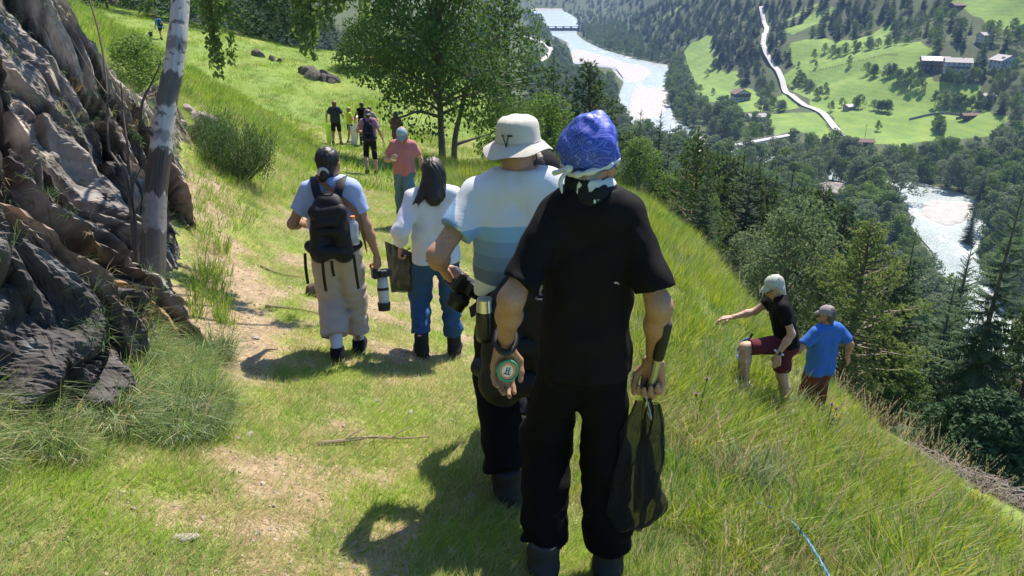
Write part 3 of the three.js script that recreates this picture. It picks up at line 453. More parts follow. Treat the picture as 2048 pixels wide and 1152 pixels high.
for (const k in kinds) {
  const [protos, bark, leaves, name, category] = kinds[k], list = seenTrees.filter(s => s[3] === k).sort((a, b) => b[5] - a[5]), r = rng(k.length * 91 + 5), rest = [];
  const base = {};
  list.forEach((s, i) => {
    const [x, d, h, , region] = s, v = (r() * protos.length) | 0, m = (r() * 3) | 0, turn = r() * 6.283, wide = 0.85 + 0.4 * r(), key = v + '-' + m + zoneOf(region, x, d)[0] + (d < 110);
    if (i >= 230) { rest.push([x, d, h, v, m, turn, wide]); return; }
    if (!base[key]) { base[key] = treeOf(name, d < 110 && fine[k] ? fine[k][v % fine[k].length] : protos[v], bark, leaves[m], `${look[k]} ${zoneOf(region, x, d)[0]}`, category, [x, d], h, turn, `${category === 'tree' ? name.replace('_', ' ') : category} stand ${zoneOf(region, x, d)[1]}`, wide); return; }
    const t = base[key].clone(); t.name = numbered(name); scene.add(t); t.position.set(x, groundY(x, d), -d); t.rotation.y = turn; t.scale.set(h * wide, h, h * wide);
  });
  for (let v = 0; v < protos.length; v++) for (let m = 0; m < 3; m++) {
    const l = rest.filter(s => s[3] === v && s[4] === m); if (!l.length) continue;
    const im = new THREE.InstancedMesh(mergeGeometries([protos[v].crown.clone()].map(g => { g.deleteAttribute('uv'); return g; })), leaves[m], l.length), M = new THREE.Matrix4();
    im.name = numbered('distant_wood'); im.userData.kind = 'stuff'; im.castShadow = im.receiveShadow = true; scene.add(im);
    l.forEach(([x, d, h, , , turn, wide], i) => im.setMatrixAt(i, M.compose(V(x, groundY(x, d), -d), new THREE.Quaternion().setFromEuler(new THREE.Euler(0, turn, 0)), V(h * wide, h, h * wide))));
  }
}
// ---------- single trees and bushes near the path ----------
{
  const r = rng(404), marks = {
    S: ['tall dark spruce with drooping boughs', 'dense bluish spruce', 'slim pointed spruce', 'broad skirted spruce'], P: ['open crowned pine with thin reddish trunk', 'ragged pine with bare lower limbs', 'bushy yellow green pine', 'pine with layered grey green crown'], B: ['bright green leafy tree'], W: ['silvery grey green leafy tree'] };
  const pos = ['below the brow right of the blue scarf', 'behind the bank right of the scarf', 'above the white-haired woman', 'right of the blue-shirted man', 'beyond the big leafy tree by the path', 'at the right edge of the wood'];
  const zone = (k, x, d) => x < 9 ? pos[4] : x > 30 ? pos[5] : d < 48 ? pos[3] : x < 17 ? pos[0] : x < 22 ? pos[1] : pos[2], names = { S: ['spruce', 'spruce', M_bark, M_leaf.spruce, fineS], P: ['pine_tree', 'pine', M_pineBark, M_leaf.pine, fineP], B: ['broadleaf_tree', 'tree', M_bark, M_leaf.broad, fineB], W: ['willow', 'tree', M_greyBark, M_leaf.willow, fineB] };
  const count = {}, ord = ['first', 'second', 'third', 'fourth', 'fifth', 'sixth', 'seventh', 'eighth', 'ninth', 'tenth', 'eleventh', 'twelfth', 'thirteenth', 'fourteenth', 'fifteenth', 'sixteenth'];
  heroes.slice().sort((a, b) => a[1] / a[2] - b[1] / b[2]).forEach(([k, x, d, h]) => { const [n, cat, bark, lf, pr] = names[k], z = zone(k, x, d), c = count[k + z] = (count[k + z] || 0) + 1, v = (r() * pr.length) | 0, m = (r() * 3) | 0; treeOf(n, pr[v], bark, lf[m], `${ord[c - 1]} ${k === 'S' ? 'dark spruce' : k === 'P' ? 'open pine' : k === 'B' ? 'leafy tree' : 'silvery tree'} from left ${z}`, cat, [x, d], h, r() * 6.283, undefined, 0.9 + 0.35 * r()); });
  // the thin pine on the right with the pale trunk
  const rp = tufted(811, { limbs: 120, width: 0.27, base: 0.2, tufts: 40, tuft: 0.0135, needles: 11, fat: 0.19, dead: 14, thick: 1.15 });
  treeOf('pine_tree', rp, M_bark, leafMat([0.23, 0.3, 0.08], 0.4), 'thin yellow green pine with straight bare trunk right of the blue-shirted man', 'pine', [17, 35.3], 11, 0.4, undefined, 1.1);
  const bl = broadleaf(61, { lobes: 22, leaves: 11000, w: 0.42, base: 0.22, size: 0.034, twigs: 5 }), dk = leafMat([0.04, 0.085, 0.035], 0.25);
  treeOf('broadleaf_tree', bl, M_bark, dk, 'dark round sapling with slim trunk at the lower right edge', 'tree', [16.3, 22.6], 3.6, 1, undefined, 1.25);
  treeOf('broadleaf_tree', broadleaf(62, { lobes: 12, leaves: 3500, w: 0.3, base: 0.3, size: 0.034, twigs: 5 }), M_bark, dk, 'small slim sapling left of the dark round sapling', 'tree', [17.5, 26.1], 2.8, 1);
  // the large leafy tree beside the path
  const big = broadleaf(99, { lobes: 40, leaves: 30000, w: 0.38, base: 0.12, size: 0.0122, twigs: 9, thick: 0.95 });
  const bt = treeOf('ash_tree', big, M_bark, leafMat([0.09, 0.165, 0.038], 0.42), 'large open leafy tree on the right edge of the path', 'tree', [-2.45, 27], 9.4, 0.5, undefined, 0.8);
  const at = V(-2.45, groundY(-2.45, 27), -27), sec = [V(0.55, -0.1, 0), V(0.6, 0.9, 0.1), V(1.0, 2.1, 0.2), V(1.5, 3.4, 0.0)].map(v => v.divideScalar(9.4));
  mesh('trunk', tube(spline(sec, 10), Array.from({ length: 11 }, (_, i) => lerp(0.016, 0.005, i / 10)), 8, 0.15), M_bark, bt);
  mesh('low_branch', tube(spline([V(0.6, 0.6, 0.1), V(1.3, 0.75, 0.3), V(2.2, 0.9, 0.4)].map(v => v.divideScalar(9.4)), 8), Array.from({ length: 9 }, (_, i) => lerp(0.008, 0.002, i / 8)), 6, 0.15), M_bark, bt);
  mesh('low_branch', tube(spline([V(-0.1, 1.6, 0.1), V(-1.2, 1.9, 0.4), V(-2.3, 1.8, 0.6), V(-2.8, 2.3, 0.6)].map(v => v.divideScalar(9.4)), 10), Array.from({ length: 11 }, (_, i) => lerp(0.007, 0.0015, i / 10)), 6, 0.15), M_bark, bt);
  // bushes
  const bush = (seed, n, size) => broadleaf(seed, { lobes: 14, leaves: n, w: 0.55, base: 0.02, size, twigs: 4, thick: 0.8 });
  const bA = bush(71, 4200, 0.032), bB = bush(72, 3600, 0.05), grn = leafMat([0.12, 0.21, 0.04], 0.42), drk = leafMat([0.06, 0.115, 0.03], 0.3);
  for (const [x, d, h, m, wd, lab] of [[-0.2, 29.5, 2.4, grn, 1.1, 'green bush right behind the large leafy tree'], [1.4, 32, 3.2, grn, 1.1, 'tall green bush above the bucket hat'], [2.9, 35, 3.0, drk, 1.2, 'dark green bush between bucket hat and blue head scarf'], [-10.2, 57, 3.6, drk, 1.5, 'dark bush on the crest of the meadow ridge'], [-8.2, 55, 2.6, grn, 1.4, 'lower green bush on the meadow ridge near the leafy tree'], [-31, 63, 6, drk, 1.3, 'dark bush at the top of the meadow behind the birch'], [-37, 66, 7, drk, 1.3, 'large dark bush at the top left of the meadow'], [-25, 66, 6, grn, 1.4, 'green bush at the top of the meadow right of the birch'], [-19, 68, 5.5, drk, 1.5, 'dark bush at the top of the meadow above the hanging twigs'], [-6.2, 13.2, 0.9, grn, 1.3, 'small pale bush on top of the rock outcrop']]) treeOf('bush', bA, M_bark, m, lab, 'bush', [x, d], h, x * 3, undefined, wd);
  // juniper: many short upright sprays
  const jr = rng(5), jp = [], jw = []; for (let k = 0; k < 150; k++) { const a = jr() * 6.283, R = 0.62 * Math.sqrt(jr()), b = V(Math.cos(a) * R * 0.75, 0, Math.sin(a) * R * 0.6), top = b.clone().multiplyScalar(1.35).setY((0.95 - 0.7 * R) * (0.65 + 0.5 * jr())); if (k % 3 === 0) jw.push(tube([b.clone().multiplyScalar(0.4), b.clone().lerp(top, 0.5), top], [0.012, 0.007, 0.002], 4)); for (let q = 0; q < 70; q++) { const f = 0.15 + 0.87 * jr(), c = b.clone().lerp(top, f).add(randDir(jr).multiplyScalar(0.09 * (1.1 - f) + 0.02)); const up = V(jr() - 0.5, 0.9, jr() - 0.5).normalize(); leafQuad(jp, c, randDir(jr), up, 0.012, 0.045); } }
  const jt = thing('juniper_bush', 'bushy dark green juniper on the grass right of the birch', 'bush', [-3.85, groundY(-3.85, 10.7), -10.7]); mesh('stem', join(jw), M_bark, jt); mesh('foliage', geo(jp), leafMat([0.085, 0.155, 0.04], 0.3), jt);
  const j2 = jt.clone(); j2.name = numbered('juniper_bush'); j2.position.set(-4.45, groundY(-4.45, 11.4), -11.4); j2.scale.set(0.8, 0.7, 0.8); j2.rotation.y = 2; scene.add(j2); j2.userData.label = 'lower juniper at the left end of the bushy juniper';
}
// ---------- the birch rooted in the rock ----------
{
  const t = thing('birch_tree', 'white birch trunk with dark peeled bands leaning out from the rock', 'birch', [-2.98, -0.75, -5.98]);
  const P = [[-2.5, -0.6, 4.8], [-2.44, -0.25, 4.92], [-2.42, 0.16, 5.08], [-2.38, 0.51, 5.23], [-2.34, 0.79, 5.34], [-2.3, 0.98, 5.42], [-2.26, 1.26, 5.53], [-2.25, 1.42, 5.6], [-2.21, 1.86, 5.78], [-2.15, 2.42, 6.01], [-2.08, 3.3, 6.37], [-2.05, 4.6, 6.8]].map(a => V(a[0] + 2.98, a[1] + 0.75, -a[2] + 5.98));
  const pts = spline(P, 60), r = rng(12);
  const band = [[0, 0.6, 0.92], [0.6, 0.86, 0.6], [0.86, 1.14, 1], [1.24, 1.27, 0.5], [1.48, 1.67, 0.88], [1.86, 1.9, 0.6]];
  const bark = dataTex(256, 1024, (i, j) => {             // v: 6.5 m
    const y = j / 1024 * 6.5, a = i / 256 * 6.283, nx = Math.cos(a), nz = Math.sin(a); let d = 0;
    for (const [b0, b1, s] of band) d = Math.max(d, s * sstep(b0 - 0.03, b0, y + 0.05 * noise(nx * 2, nz * 2, y)) * (1 - sstep(b1, b1 + 0.02, y + 0.05 * noise(nx * 2, nz * 2, 7))));
    const len = sstep(0.2, 0.45, noise(nx * 1.1, y * 30, nz * 1.1) + 0.3 * noise(nx * 5, y * 60, nz * 5)), scar = sstep(0.34, 0.5, noise(nx * 1.4 + 5, y * 6.5, nz * 1.4));
    d = clamp(Math.max(d, 0.75 * len, 0.9 * scar)); const g = noise(nx * 3, y * 9, nz * 3) * 0.08, s = noise(nx * 9, y * 4, nz * 9) * 0.04;
    return [lerp(0.43 + g, 0.06 + s, d), lerp(0.42 + g, 0.05 + s, d), lerp(0.39 + g, 0.042 + s, d)];
  }, true, true);
  mesh('trunk', tube(pts, pts.map((p, i) => lerp(0.086, 0.05, Math.pow(i / 60, 0.7)) + 0.04 * Math.exp(-i / 2.5) + 0.004 * noise(i * 0.7, 1, 2)), 16, 6.5), std([1, 1, 1], 0.75, { map: bark, bumpMap: bark, bumpScale: 0.006 }), t);
  const dark = std([0.07, 0.055, 0.045], 0.9), tw = (a, rr, n = 10) => tube(spline(a.map(q => V(q[0] + 2.98, q[1] + 0.75, -q[2] + 5.98)), n), Array.from({ length: n + 1 }, (_, i) => lerp(rr, rr * 0.3, i / n)), 6);
  mesh('side_branch', tw([[-2.38, 0.53, 5.22], [-2.46, 0.665, 5.17], [-2.45, 0.8, 5.22], [-2.4, 0.91, 5.29], [-2.37, 1.03, 5.41]], 0.014), dark, t);
  const limbs = [], leaves = [], hang = (x, d, y0, y1, spread, from) => {
    limbs.push(tw([from, [lerp(from[0], x, 0.5), y0 + 0.35, lerp(from[2], d, 0.5)], [x, y0 + 0.2, d], [x + 0.02, y0 - 0.1, d]], 0.03, 12));
    for (let s = 0; s < 5; s++) {
      const sx = x + (r() - 0.5) * spread, sd = d + (r() - 0.5) * spread, e = lerp(y1, y0, r() * 0.35), ln = []; for (let k = 0; k <= 8; k++) ln.push([lerp(x, sx, Math.min(1, k / 4)) + 0.02 * noise(k, s, 3), lerp(y0 + 0.15, e, k / 8), lerp(d, sd, Math.min(1, k / 4))]);
      limbs.push(tw(ln, 0.005, 12));
      for (let k = 0; k < 120 * (y0 - e); k++) { const f = r(), y = lerp(y0, e, f), c = V(lerp(x, sx, Math.min(1, f * 2)) + (r() - 0.5) * 0.09 + 2.98, y + 0.75, -(lerp(d, sd, Math.min(1, f * 2)) + (r() - 0.5) * 0.09) + 5.98); leafQuad(leaves, c, randDir(r), V(r() - 0.5, -1, r() - 0.5).normalize(), 0.035 + 0.015 * r(), 0.045 + 0.015 * r()); }
    }
  };
  const top = [-2.12, 2.8, 6.16];
  hang(-2.5, 7.0, 1.75, 0.72, 0.2, top); hang(-2.62, 7.1, 1.9, 1.12, 0.2, top); hang(-1.79, 7.05, 1.75, 0.82, 0.2, top); hang(-1.62, 7.05, 1.7, 1.12, 0.28, top); hang(-1.95, 7.2, 1.9, 1.35, 0.2, top); hang(-1.36, 7.1, 1.7, 1.22, 0.3, top); hang(-2.2, 7.4, 2.1, 1.5, 0.5, top); hang(-0.9, 7.2, 2.0, 1.42, 0.4, top); hang(-3.4, 6.9, 2.6, 1.9, 0.5, top); hang(-3.1, 7.8, 2.9, 2.1, 0.5, top); hang(-1.9, 8.0, 2.9, 2.0, 0.6, top);
  limbs.forEach(g => mesh('twig', g, dark, t));
  mesh('leaf_cover', geo(leaves), leafMat([0.13, 0.21, 0.05], 0.45), t).userData.kind = 'stuff';
  const b = thing('bare_sapling', 'thin leafless sapling standing against the rock left of the birch', 'sapling', [-2.65, -0.3, -5.1]);
  const sp = (a, r0) => mesh('stem', tube(spline(a.map(q => V(q[0] + 2.65, q[1] + 0.3, -q[2] + 5.1)), 14), Array.from({ length: 15 }, (_, i) => lerp(r0, r0 * 0.3, i / 14)), 5), std([0.1, 0.085, 0.075], 0.9), b);
  sp([[-2.65, -0.4, 5.1], [-2.66, 0.05, 5.2], [-2.7, 0.3, 5.3], [-2.81, 0.44, 5.36], [-2.82, 0.77, 5.49], [-2.86, 1.09, 5.63], [-2.95, 1.41, 5.76], [-3.05, 1.7, 5.8]], 0.014);
  sp([[-2.64, -0.3, 5.12], [-2.65, 0.22, 5.27], [-2.68, 0.44, 5.36], [-2.71, 0.67, 5.45], [-2.73, 0.88, 5.54]], 0.014);
  sp([[-2.65, 0.2, 5.26], [-2.55, 0.38, 5.3], [-2.42, 0.55, 5.34]], 0.006); sp([[-2.66, 0.0, 5.2], [-2.55, 0.16, 5.24], [-2.5, 0.34, 5.26]], 0.008); sp([[-2.82, 0.8, 5.5], [-2.9, 0.95, 5.5], [-3.0, 1.2, 5.5]], 0.006);
}
// ---------- farmhouses, barns, weir and bridge across the valley ----------
const M_white = std([0.5, 0.5, 0.49], 0.9), M_timber = std([0.1, 0.062, 0.04], 0.9), M_roofGrey = std([0.3, 0.29, 0.29], 0.8), M_roofBrown = std([0.15, 0.1, 0.08], 0.9), M_pane = std([0.03, 0.035, 0.045], 0.15), M_frame = std([0.5, 0.48, 0.45], 0.7), M_stone = std([0.3, 0.29, 0.27], 0.95), M_solar = std([0.02, 0.028, 0.05], 0.25);
function house(name, label, [x, d], turn, w, dp, h, o = {}) {
  const t = thing(name, label, o.category || 'house', [x, groundY(x, d) - 0.6, -d], turn), hh = h + 0.6, rise = w * 0.5 * (o.pitch || 0.42), along = o.ridge === 'z';
  const wall = o.wall || M_white, gable = new THREE.Shape(); const W = along ? w : dp, Lg = along ? dp : w; const rs = W * 0.5 * (o.pitch || 0.42);
  gable.moveTo(-W / 2, 0).lineTo(W / 2, 0).lineTo(W / 2, hh).lineTo(0, hh + rs).lineTo(-W / 2, hh).closePath();
  const body = new THREE.ExtrudeGeometry(gable, { depth: Lg, bevelEnabled: false }).translate(0, 0, -Lg / 2); if (!along) body.rotateY(Math.PI / 2);
  const lower = mesh('wall', body, wall, t);
  if (o.upper) { const u = new THREE.BoxGeometry(w + 0.12, h * 0.45, dp + 0.12).translate(0, hh - h * 0.24, 0); mesh('timber_storey', u, o.upper, t); }
  const slope = Math.hypot(W / 2 + 1.1, (W / 2 + 1.1) * (o.pitch || 0.42)), ang = Math.atan(o.pitch || 0.42);
  for (const s of [-1, 1]) { const g = new THREE.BoxGeometry(slope, 0.3, Lg + 2.2).translate(s * slope / 2, 0.2, 0).rotateZ(-s * ang).translate(0, hh + rs, 0); if (!along) g.rotateY(Math.PI / 2); const rf = mesh('roof', g, o.roof || M_roofGrey, t); if (o.solar && s === (o.solar)) for (let k = 0; k < 4; k++) { const p = new THREE.BoxGeometry(slope * 0.7, 0.1, Lg * 0.14).translate(s * slope * 0.5, 0.42, (k - 2.1) * Lg * 0.165).rotateZ(-s * ang).translate(0, hh + rs, 0); if (!along) p.rotateY(Math.PI / 2); mesh('solar_panel', p, M_solar, rf); } }
  if (o.chimney !== false) mesh('chimney', new THREE.BoxGeometry(0.9, 2, 0.9).translate(w * 0.18, hh + rs * 0.8 + 0.6, along ? -dp * 0.2 : 0), M_stone, t);
  const win = (wx, wy, wz, side) => { const f = mesh('window', place(new THREE.BoxGeometry(1.35, 1.7, 0.16), [wx, wy, wz], [0, side, 0]), M_frame, t), q = V(0, 0, 0.06).applyAxisAngle(V(0, 1, 0), side); mesh('pane', place(new THREE.BoxGeometry(1.0, 1.35, 0.1), [wx + q.x, wy, wz + q.z], [0, side, 0]), M_pane, f); };
  const floors = Math.max(1, Math.floor(h / 2.9)); for (let f = 0; f < floors; f++) { const y = 0.6 + 1.7 + f * (h / floors); const n = Math.max(2, Math.floor(w / 3.4)); for (let k = 0; k < n; k++) win((k + 0.5) / n * w - w / 2, y, dp / 2 + (o.upper && y > hh - h * 0.46 ? 0.08 : 0.02), 0); const m = Math.max(1, Math.floor(dp / 3.6)); for (let k = 0; k < m; k++) { win(-w / 2 - (o.upper && y > hh - h * 0.46 ? 0.08 : 0.02), y, (k + 0.5) / m * dp - dp / 2, -Math.PI / 2); win(w / 2 + (o.upper && y > hh - h * 0.46 ? 0.08 : 0.02), y, (k + 0.5) / m * dp - dp / 2, Math.PI / 2); } }
  if (o.balcony) { const b = mesh('balcony', new THREE.BoxGeometry(w * 0.9, 0.25, 1.4).translate(0, hh - h * 0.46, dp / 2 + 0.85), M_timber, t); mesh('railing', new THREE.BoxGeometry(w * 0.9, 0.95, 0.1).translate(0, hh - h * 0.46 + 0.62, dp / 2 + 1.5), M_timber, b); }
  return t;
}
house('farmhouse', 'large white farmhouse with many windows and grey roof in front of the solar-panelled barn', [374, 672], -0.35, 19, 13, 9.5, { balcony: true });
house('barn', 'dark timber barn with solar panels on its roof behind the white farmhouse', [366, 694], -0.3, 21, 13, 8, { wall: M_timber, solar: -1, chimney: false, category: 'barn', roof: std([0.42, 0.38, 0.36], 0.8) });
house('farmhouse', 'grey-roofed house half hidden by trees right of the white farmhouse', [402, 655], 0.25, 17, 12, 7, { roof: M_roofGrey, ridge: 'z' });
house('cottage', 'small white house among trees above the white farmhouse', [418, 716], 0.2, 11, 9, 6, {});
house('chalet', 'timber and white chalet with balcony on the lower meadow', [229, 790], 0.15, 16, 12, 7, { upper: M_timber, roof: M_roofBrown, balcony: true, ridge: 'z', pitch: 0.5 });
house('barn', 'long low grey-roofed building below the chalet', [214, 684], 0.2, 15, 9, 4, { roof: M_roofGrey, chimney: false, category: 'barn' });
house('hut', 'small pale hut among orchard trees on the big meadow', [289, 672], 0.4, 8, 6, 3, { roof: std([0.5, 0.46, 0.4], 0.9), wall: M_stone, chimney: false, category: 'hut' });
house('shed', 'low brown-roofed shed at the lower edge of the big meadow', [263, 577], -0.1, 13, 7, 3, { roof: M_roofBrown, wall: M_timber, chimney: false, category: 'shed' });
house('hut', 'dark timber hut on the top right meadow', [448, 828], 0.2, 12, 9, 5, { wall: M_timber, roof: M_roofBrown, chimney: false, category: 'hut' });
house('barn', 'small grey barn under trees right of the big meadow', [372, 618], 0.2, 9, 7, 4, { wall: M_stone, chimney: false, category: 'barn' });
house('shed', 'dark open shed by the retaining walls right of the big meadow', [351, 600], 0.1, 11, 5, 2.6, { wall: M_timber, roof: M_roofBrown, chimney: false, category: 'shed' });
for (const [line, h, lab] of [[[[318, 624], [334, 627], [346, 622], [352, 606]], 1.6, 'long stone retaining wall across the big meadow'], [[[345, 606], [362, 603]], 1.8, 'short stone retaining wall beside the dark shed']]) { const pts = spline(line.map(q => V(q[0], 0, q[1])), 24), pos = [], idx = []; pts.forEach((q, i) => { const y = groundY(q.x, q.z); for (const [o, yy] of [[0.35, -1], [0.35, h], [-0.35, h], [-0.35, -1]]) pos.push(q.x, y + yy, -(q.z + o)); if (i) for (let k = 0; k < 3; k++) { const a = i * 4 + k; idx.push(a - 4, a, a - 3, a - 3, a, a + 1); } }); const t = thing('stone_wall', lab, 'wall', [0, 0, 0]); mesh('masonry', geo(pos, idx), std([0.26, 0.25, 0.23], 1, { side: THREE.DoubleSide }), t); }
// trees standing alone on the meadows
{
  const r = rng(9), list = [[310, 816], [327, 777], [337, 844], [349, 816], [361, 812], [276, 678], [287, 684], [296, 680], [306, 654], [312, 651], [289, 613], [283, 734], [293, 739], [212, 833], [203, 853], [326, 600], [355, 700], [345, 690], [338, 684], [350, 684], [366, 652], [300, 838], [318, 846], [330, 850]];
  const lab = 'single round tree casting its shadow on the far sunlit meadow'; let b = null;
  list.forEach(([x, d], i) => { const h = 6 + 5 * r(), m = (r() * 3) | 0, tr = treeOf('meadow_tree', P_broad[i % 5], M_bark, M_leaf.broad[m], lab, 'tree', [x, d], h, r() * 6, 'single trees on the far meadows', 1.05); });
}
// belts of trees across the meadows
{
  const r = rng(55), belts = [[[[329, 736], [337, 700], [347, 667]], 15, 8], [[[288, 679], [301, 664], [314, 647]], 7, 4], [[[287, 814], [289, 766], [287, 721]], 13, 7], [[[349, 636], [357, 621], [364, 609]], 15, 9], [[[329, 837], [354, 808], [373, 756]], 16, 9], [[[362, 664], [375, 650], [388, 640]], 9, 5], [[[328, 606], [322, 580]], 6, 5], [[[232, 945], [246, 964]], 7, 8], [[[243, 739], [251, 707]], 7, 6]];
  const names = ['leafy tree in the diagonal tree belt on the big meadow', 'leafy tree in the orchard row on the big meadow', 'leafy tree along the upper side of the country road', 'leafy tree in the grove below the white farmhouse', 'leafy tree in the belt along the top of the big meadow', 'leafy tree in front of the white farmhouse', 'leafy tree at the lower right end of the big meadow', 'leafy tree in the clump on the sloping meadow above the chalet', 'leafy tree beside the road below the big meadow'];
  belts.forEach(([line, n, w], b) => { const p = spline(line.map(q => V(q[0], 0, q[1])), 40); for (let k = 0; k < n; k++) { const q = p[(r() * 40) | 0], x = q.x + (r() - 0.5) * w, d = q.z + (r() - 0.5) * w * 1.6, y = groundY(x, d), h = 7 + 6 * r(), [u, v] = pix(x, y + h * 0.5, d); if (u > 1878 && u < 1952 && v > 94 && v < 142) continue; const wil = r() < 0.3; treeOf('meadow_tree', P_broad[(r() * 5) | 0], M_bark, (wil ? M_leaf.willow : M_leaf.broad)[(r() * 3) | 0], names[b], 'tree', [x, d], h, r() * 6, `${names[b].replace('leafy tree', 'trees')}`, 0.95 + 0.3 * r()); } });
}
// fence across the meadow
{ const t = thing('field_fence', 'thin wooden post fence across the big far meadow', 'fence', [0, 0, 0]), line = [[303, 812], [322, 789], [345, 757], [356, 742]], p = spline(line.map(q => V(q[0], 0, q[1])), 30); p.forEach((q, i) => { mesh('post', place(new THREE.CylinderGeometry(0.14, 0.16, 1.8, 6), [q.x, groundY(q.x, q.z) + 0.7, -q.z]), M_timber, t); }); for (const h of [0.7, 1.3]) mesh('rail', tube(p.map(q => V(q.x, groundY(q.x, q.z) + h, -q.z)), 0.07, 4), M_timber, t); }
for (const [x, d, lab] of [[273, 598, 'wooden utility pole beside the bend of the country road'], [290, 760, 'wooden utility pole on the meadow beside the road']]) { const t = thing('utility_pole', lab, 'pole', [x, groundY(x, d), -d]); mesh('pole', new THREE.CylinderGeometry(0.13, 0.2, 10, 8).translate(0, 4.6, 0), M_timber, t); mesh('crossarm', new THREE.BoxGeometry(1.8, 0.16, 0.16).translate(0, 9, 0), M_timber, t); mesh('insulator', new THREE.CylinderGeometry(0.06, 0.06, 0.25, 6).translate(0.7, 9.2, 0), M_white, t); mesh('insulator', new THREE.CylinderGeometry(0.06, 0.06, 0.25, 6).translate(-0.7, 9.2, 0), M_white, t); }
// bridge over the river
{
  const A = V(150, FLOOR + 9, -531), B2 = V(206, FLOOR + 9.6, -571), L = A.distanceTo(B2), t = thing('road_bridge', 'pale concrete road bridge crossing the valley among riverside trees', 'bridge', [178, FLOOR + 9.3, -551], Math.atan2(A.z - B2.z, B2.x - A.x));
  mesh('deck', new THREE.BoxGeometry(L, 0.9, 7).translate(0, 0, 0), std([0.42, 0.42, 0.41], 0.9), t);
  for (const s of [-1, 1]) { const rl = mesh('parapet', new THREE.BoxGeometry(L, 0.35, 0.35).translate(0, 0.63, s * 3.3), M_stone, t); mesh('railing', new THREE.BoxGeometry(L, 0.12, 0.12).translate(0, 1.5, s * 3.3), M_frame, rl); for (let k = 0; k <= 16; k++) mesh('rail_post', new THREE.BoxGeometry(0.12, 0.8, 0.12).translate((k / 16 - 0.5) * (L - 0.4), 1.15, s * 3.3), M_frame, rl); }
  for (const k of [-0.3, 0, 0.3]) mesh('pier', new THREE.BoxGeometry(1.6, 9, 5).translate(k * L, -4.9, 0), M_stone, t);
}
// weir and pale tower far upstream
{
  const t = thing('river_weir', 'concrete weir with dark gates across the river far up the valley', 'weir', [108, FLOOR + 4, -1712]); const cz = std([0.36, 0.36, 0.36], 0.9);
  mesh('crest', new THREE.BoxGeometry(68, 5, 5).translate(0, -1, 0), cz, t); mesh('walkway', new THREE.BoxGeometry(72, 1.2, 4).translate(0, 9, 0), cz, t);
  for (let k = 0; k <= 4; k++) mesh('pier', new THREE.BoxGeometry(4, 14, 9).translate(-32 + k * 16, 3, 0), std([0.13, 0.13, 0.14], 0.9), t);
  for (let k = 0; k < 4; k++) mesh('gate', new THREE.BoxGeometry(11.6, 5, 1).translate(-24 + k * 16, 4, 2), std([0.06, 0.07, 0.1], 0.7), t);
  const w = thing('weir_tower', 'slender white tower at the right end of the weir', 'tower', [147, FLOOR + 3, -1706]); mesh('shaft', new THREE.BoxGeometry(7, 22, 7).translate(0, 11, 0), M_white, w); mesh('cap', new THREE.BoxGeometry(8.4, 1.5, 8.4).translate(0, 22.8, 0), M_roofGrey, w); mesh('window', new THREE.BoxGeometry(3, 2.4, 0.3).translate(0, 17, 3.6), M_pane, w);
}
// gravel heap beside the wood
{ const g = new THREE.SphereGeometry(1, 40, 20, 0, Math.PI * 2, 0, Math.PI / 2), a = g.attributes.position; for (let i = 0; i < a.count; i++) { const n = 1 + 0.2 * noise(a.getX(i) * 3, a.getY(i) * 3, a.getZ(i) * 3) + 0.06 * noise(a.getX(i) * 14, a.getY(i) * 14, a.getZ(i) * 14); a.setXYZ(i, a.getX(i) * 17 * n, a.getY(i) * 6.5 * n, a.getZ(i) * 13 * n); } g.computeVertexNormals(); const t = thing('gravel_heap', 'big grey gravel heap among the trees left of the near river bend', 'heap', [187, groundY(187, 440), -440]); mesh('gravel', g, std([0.27, 0.25, 0.24], 1, { bumpMap: bumpTex, bumpScale: 0.5 }), t); }
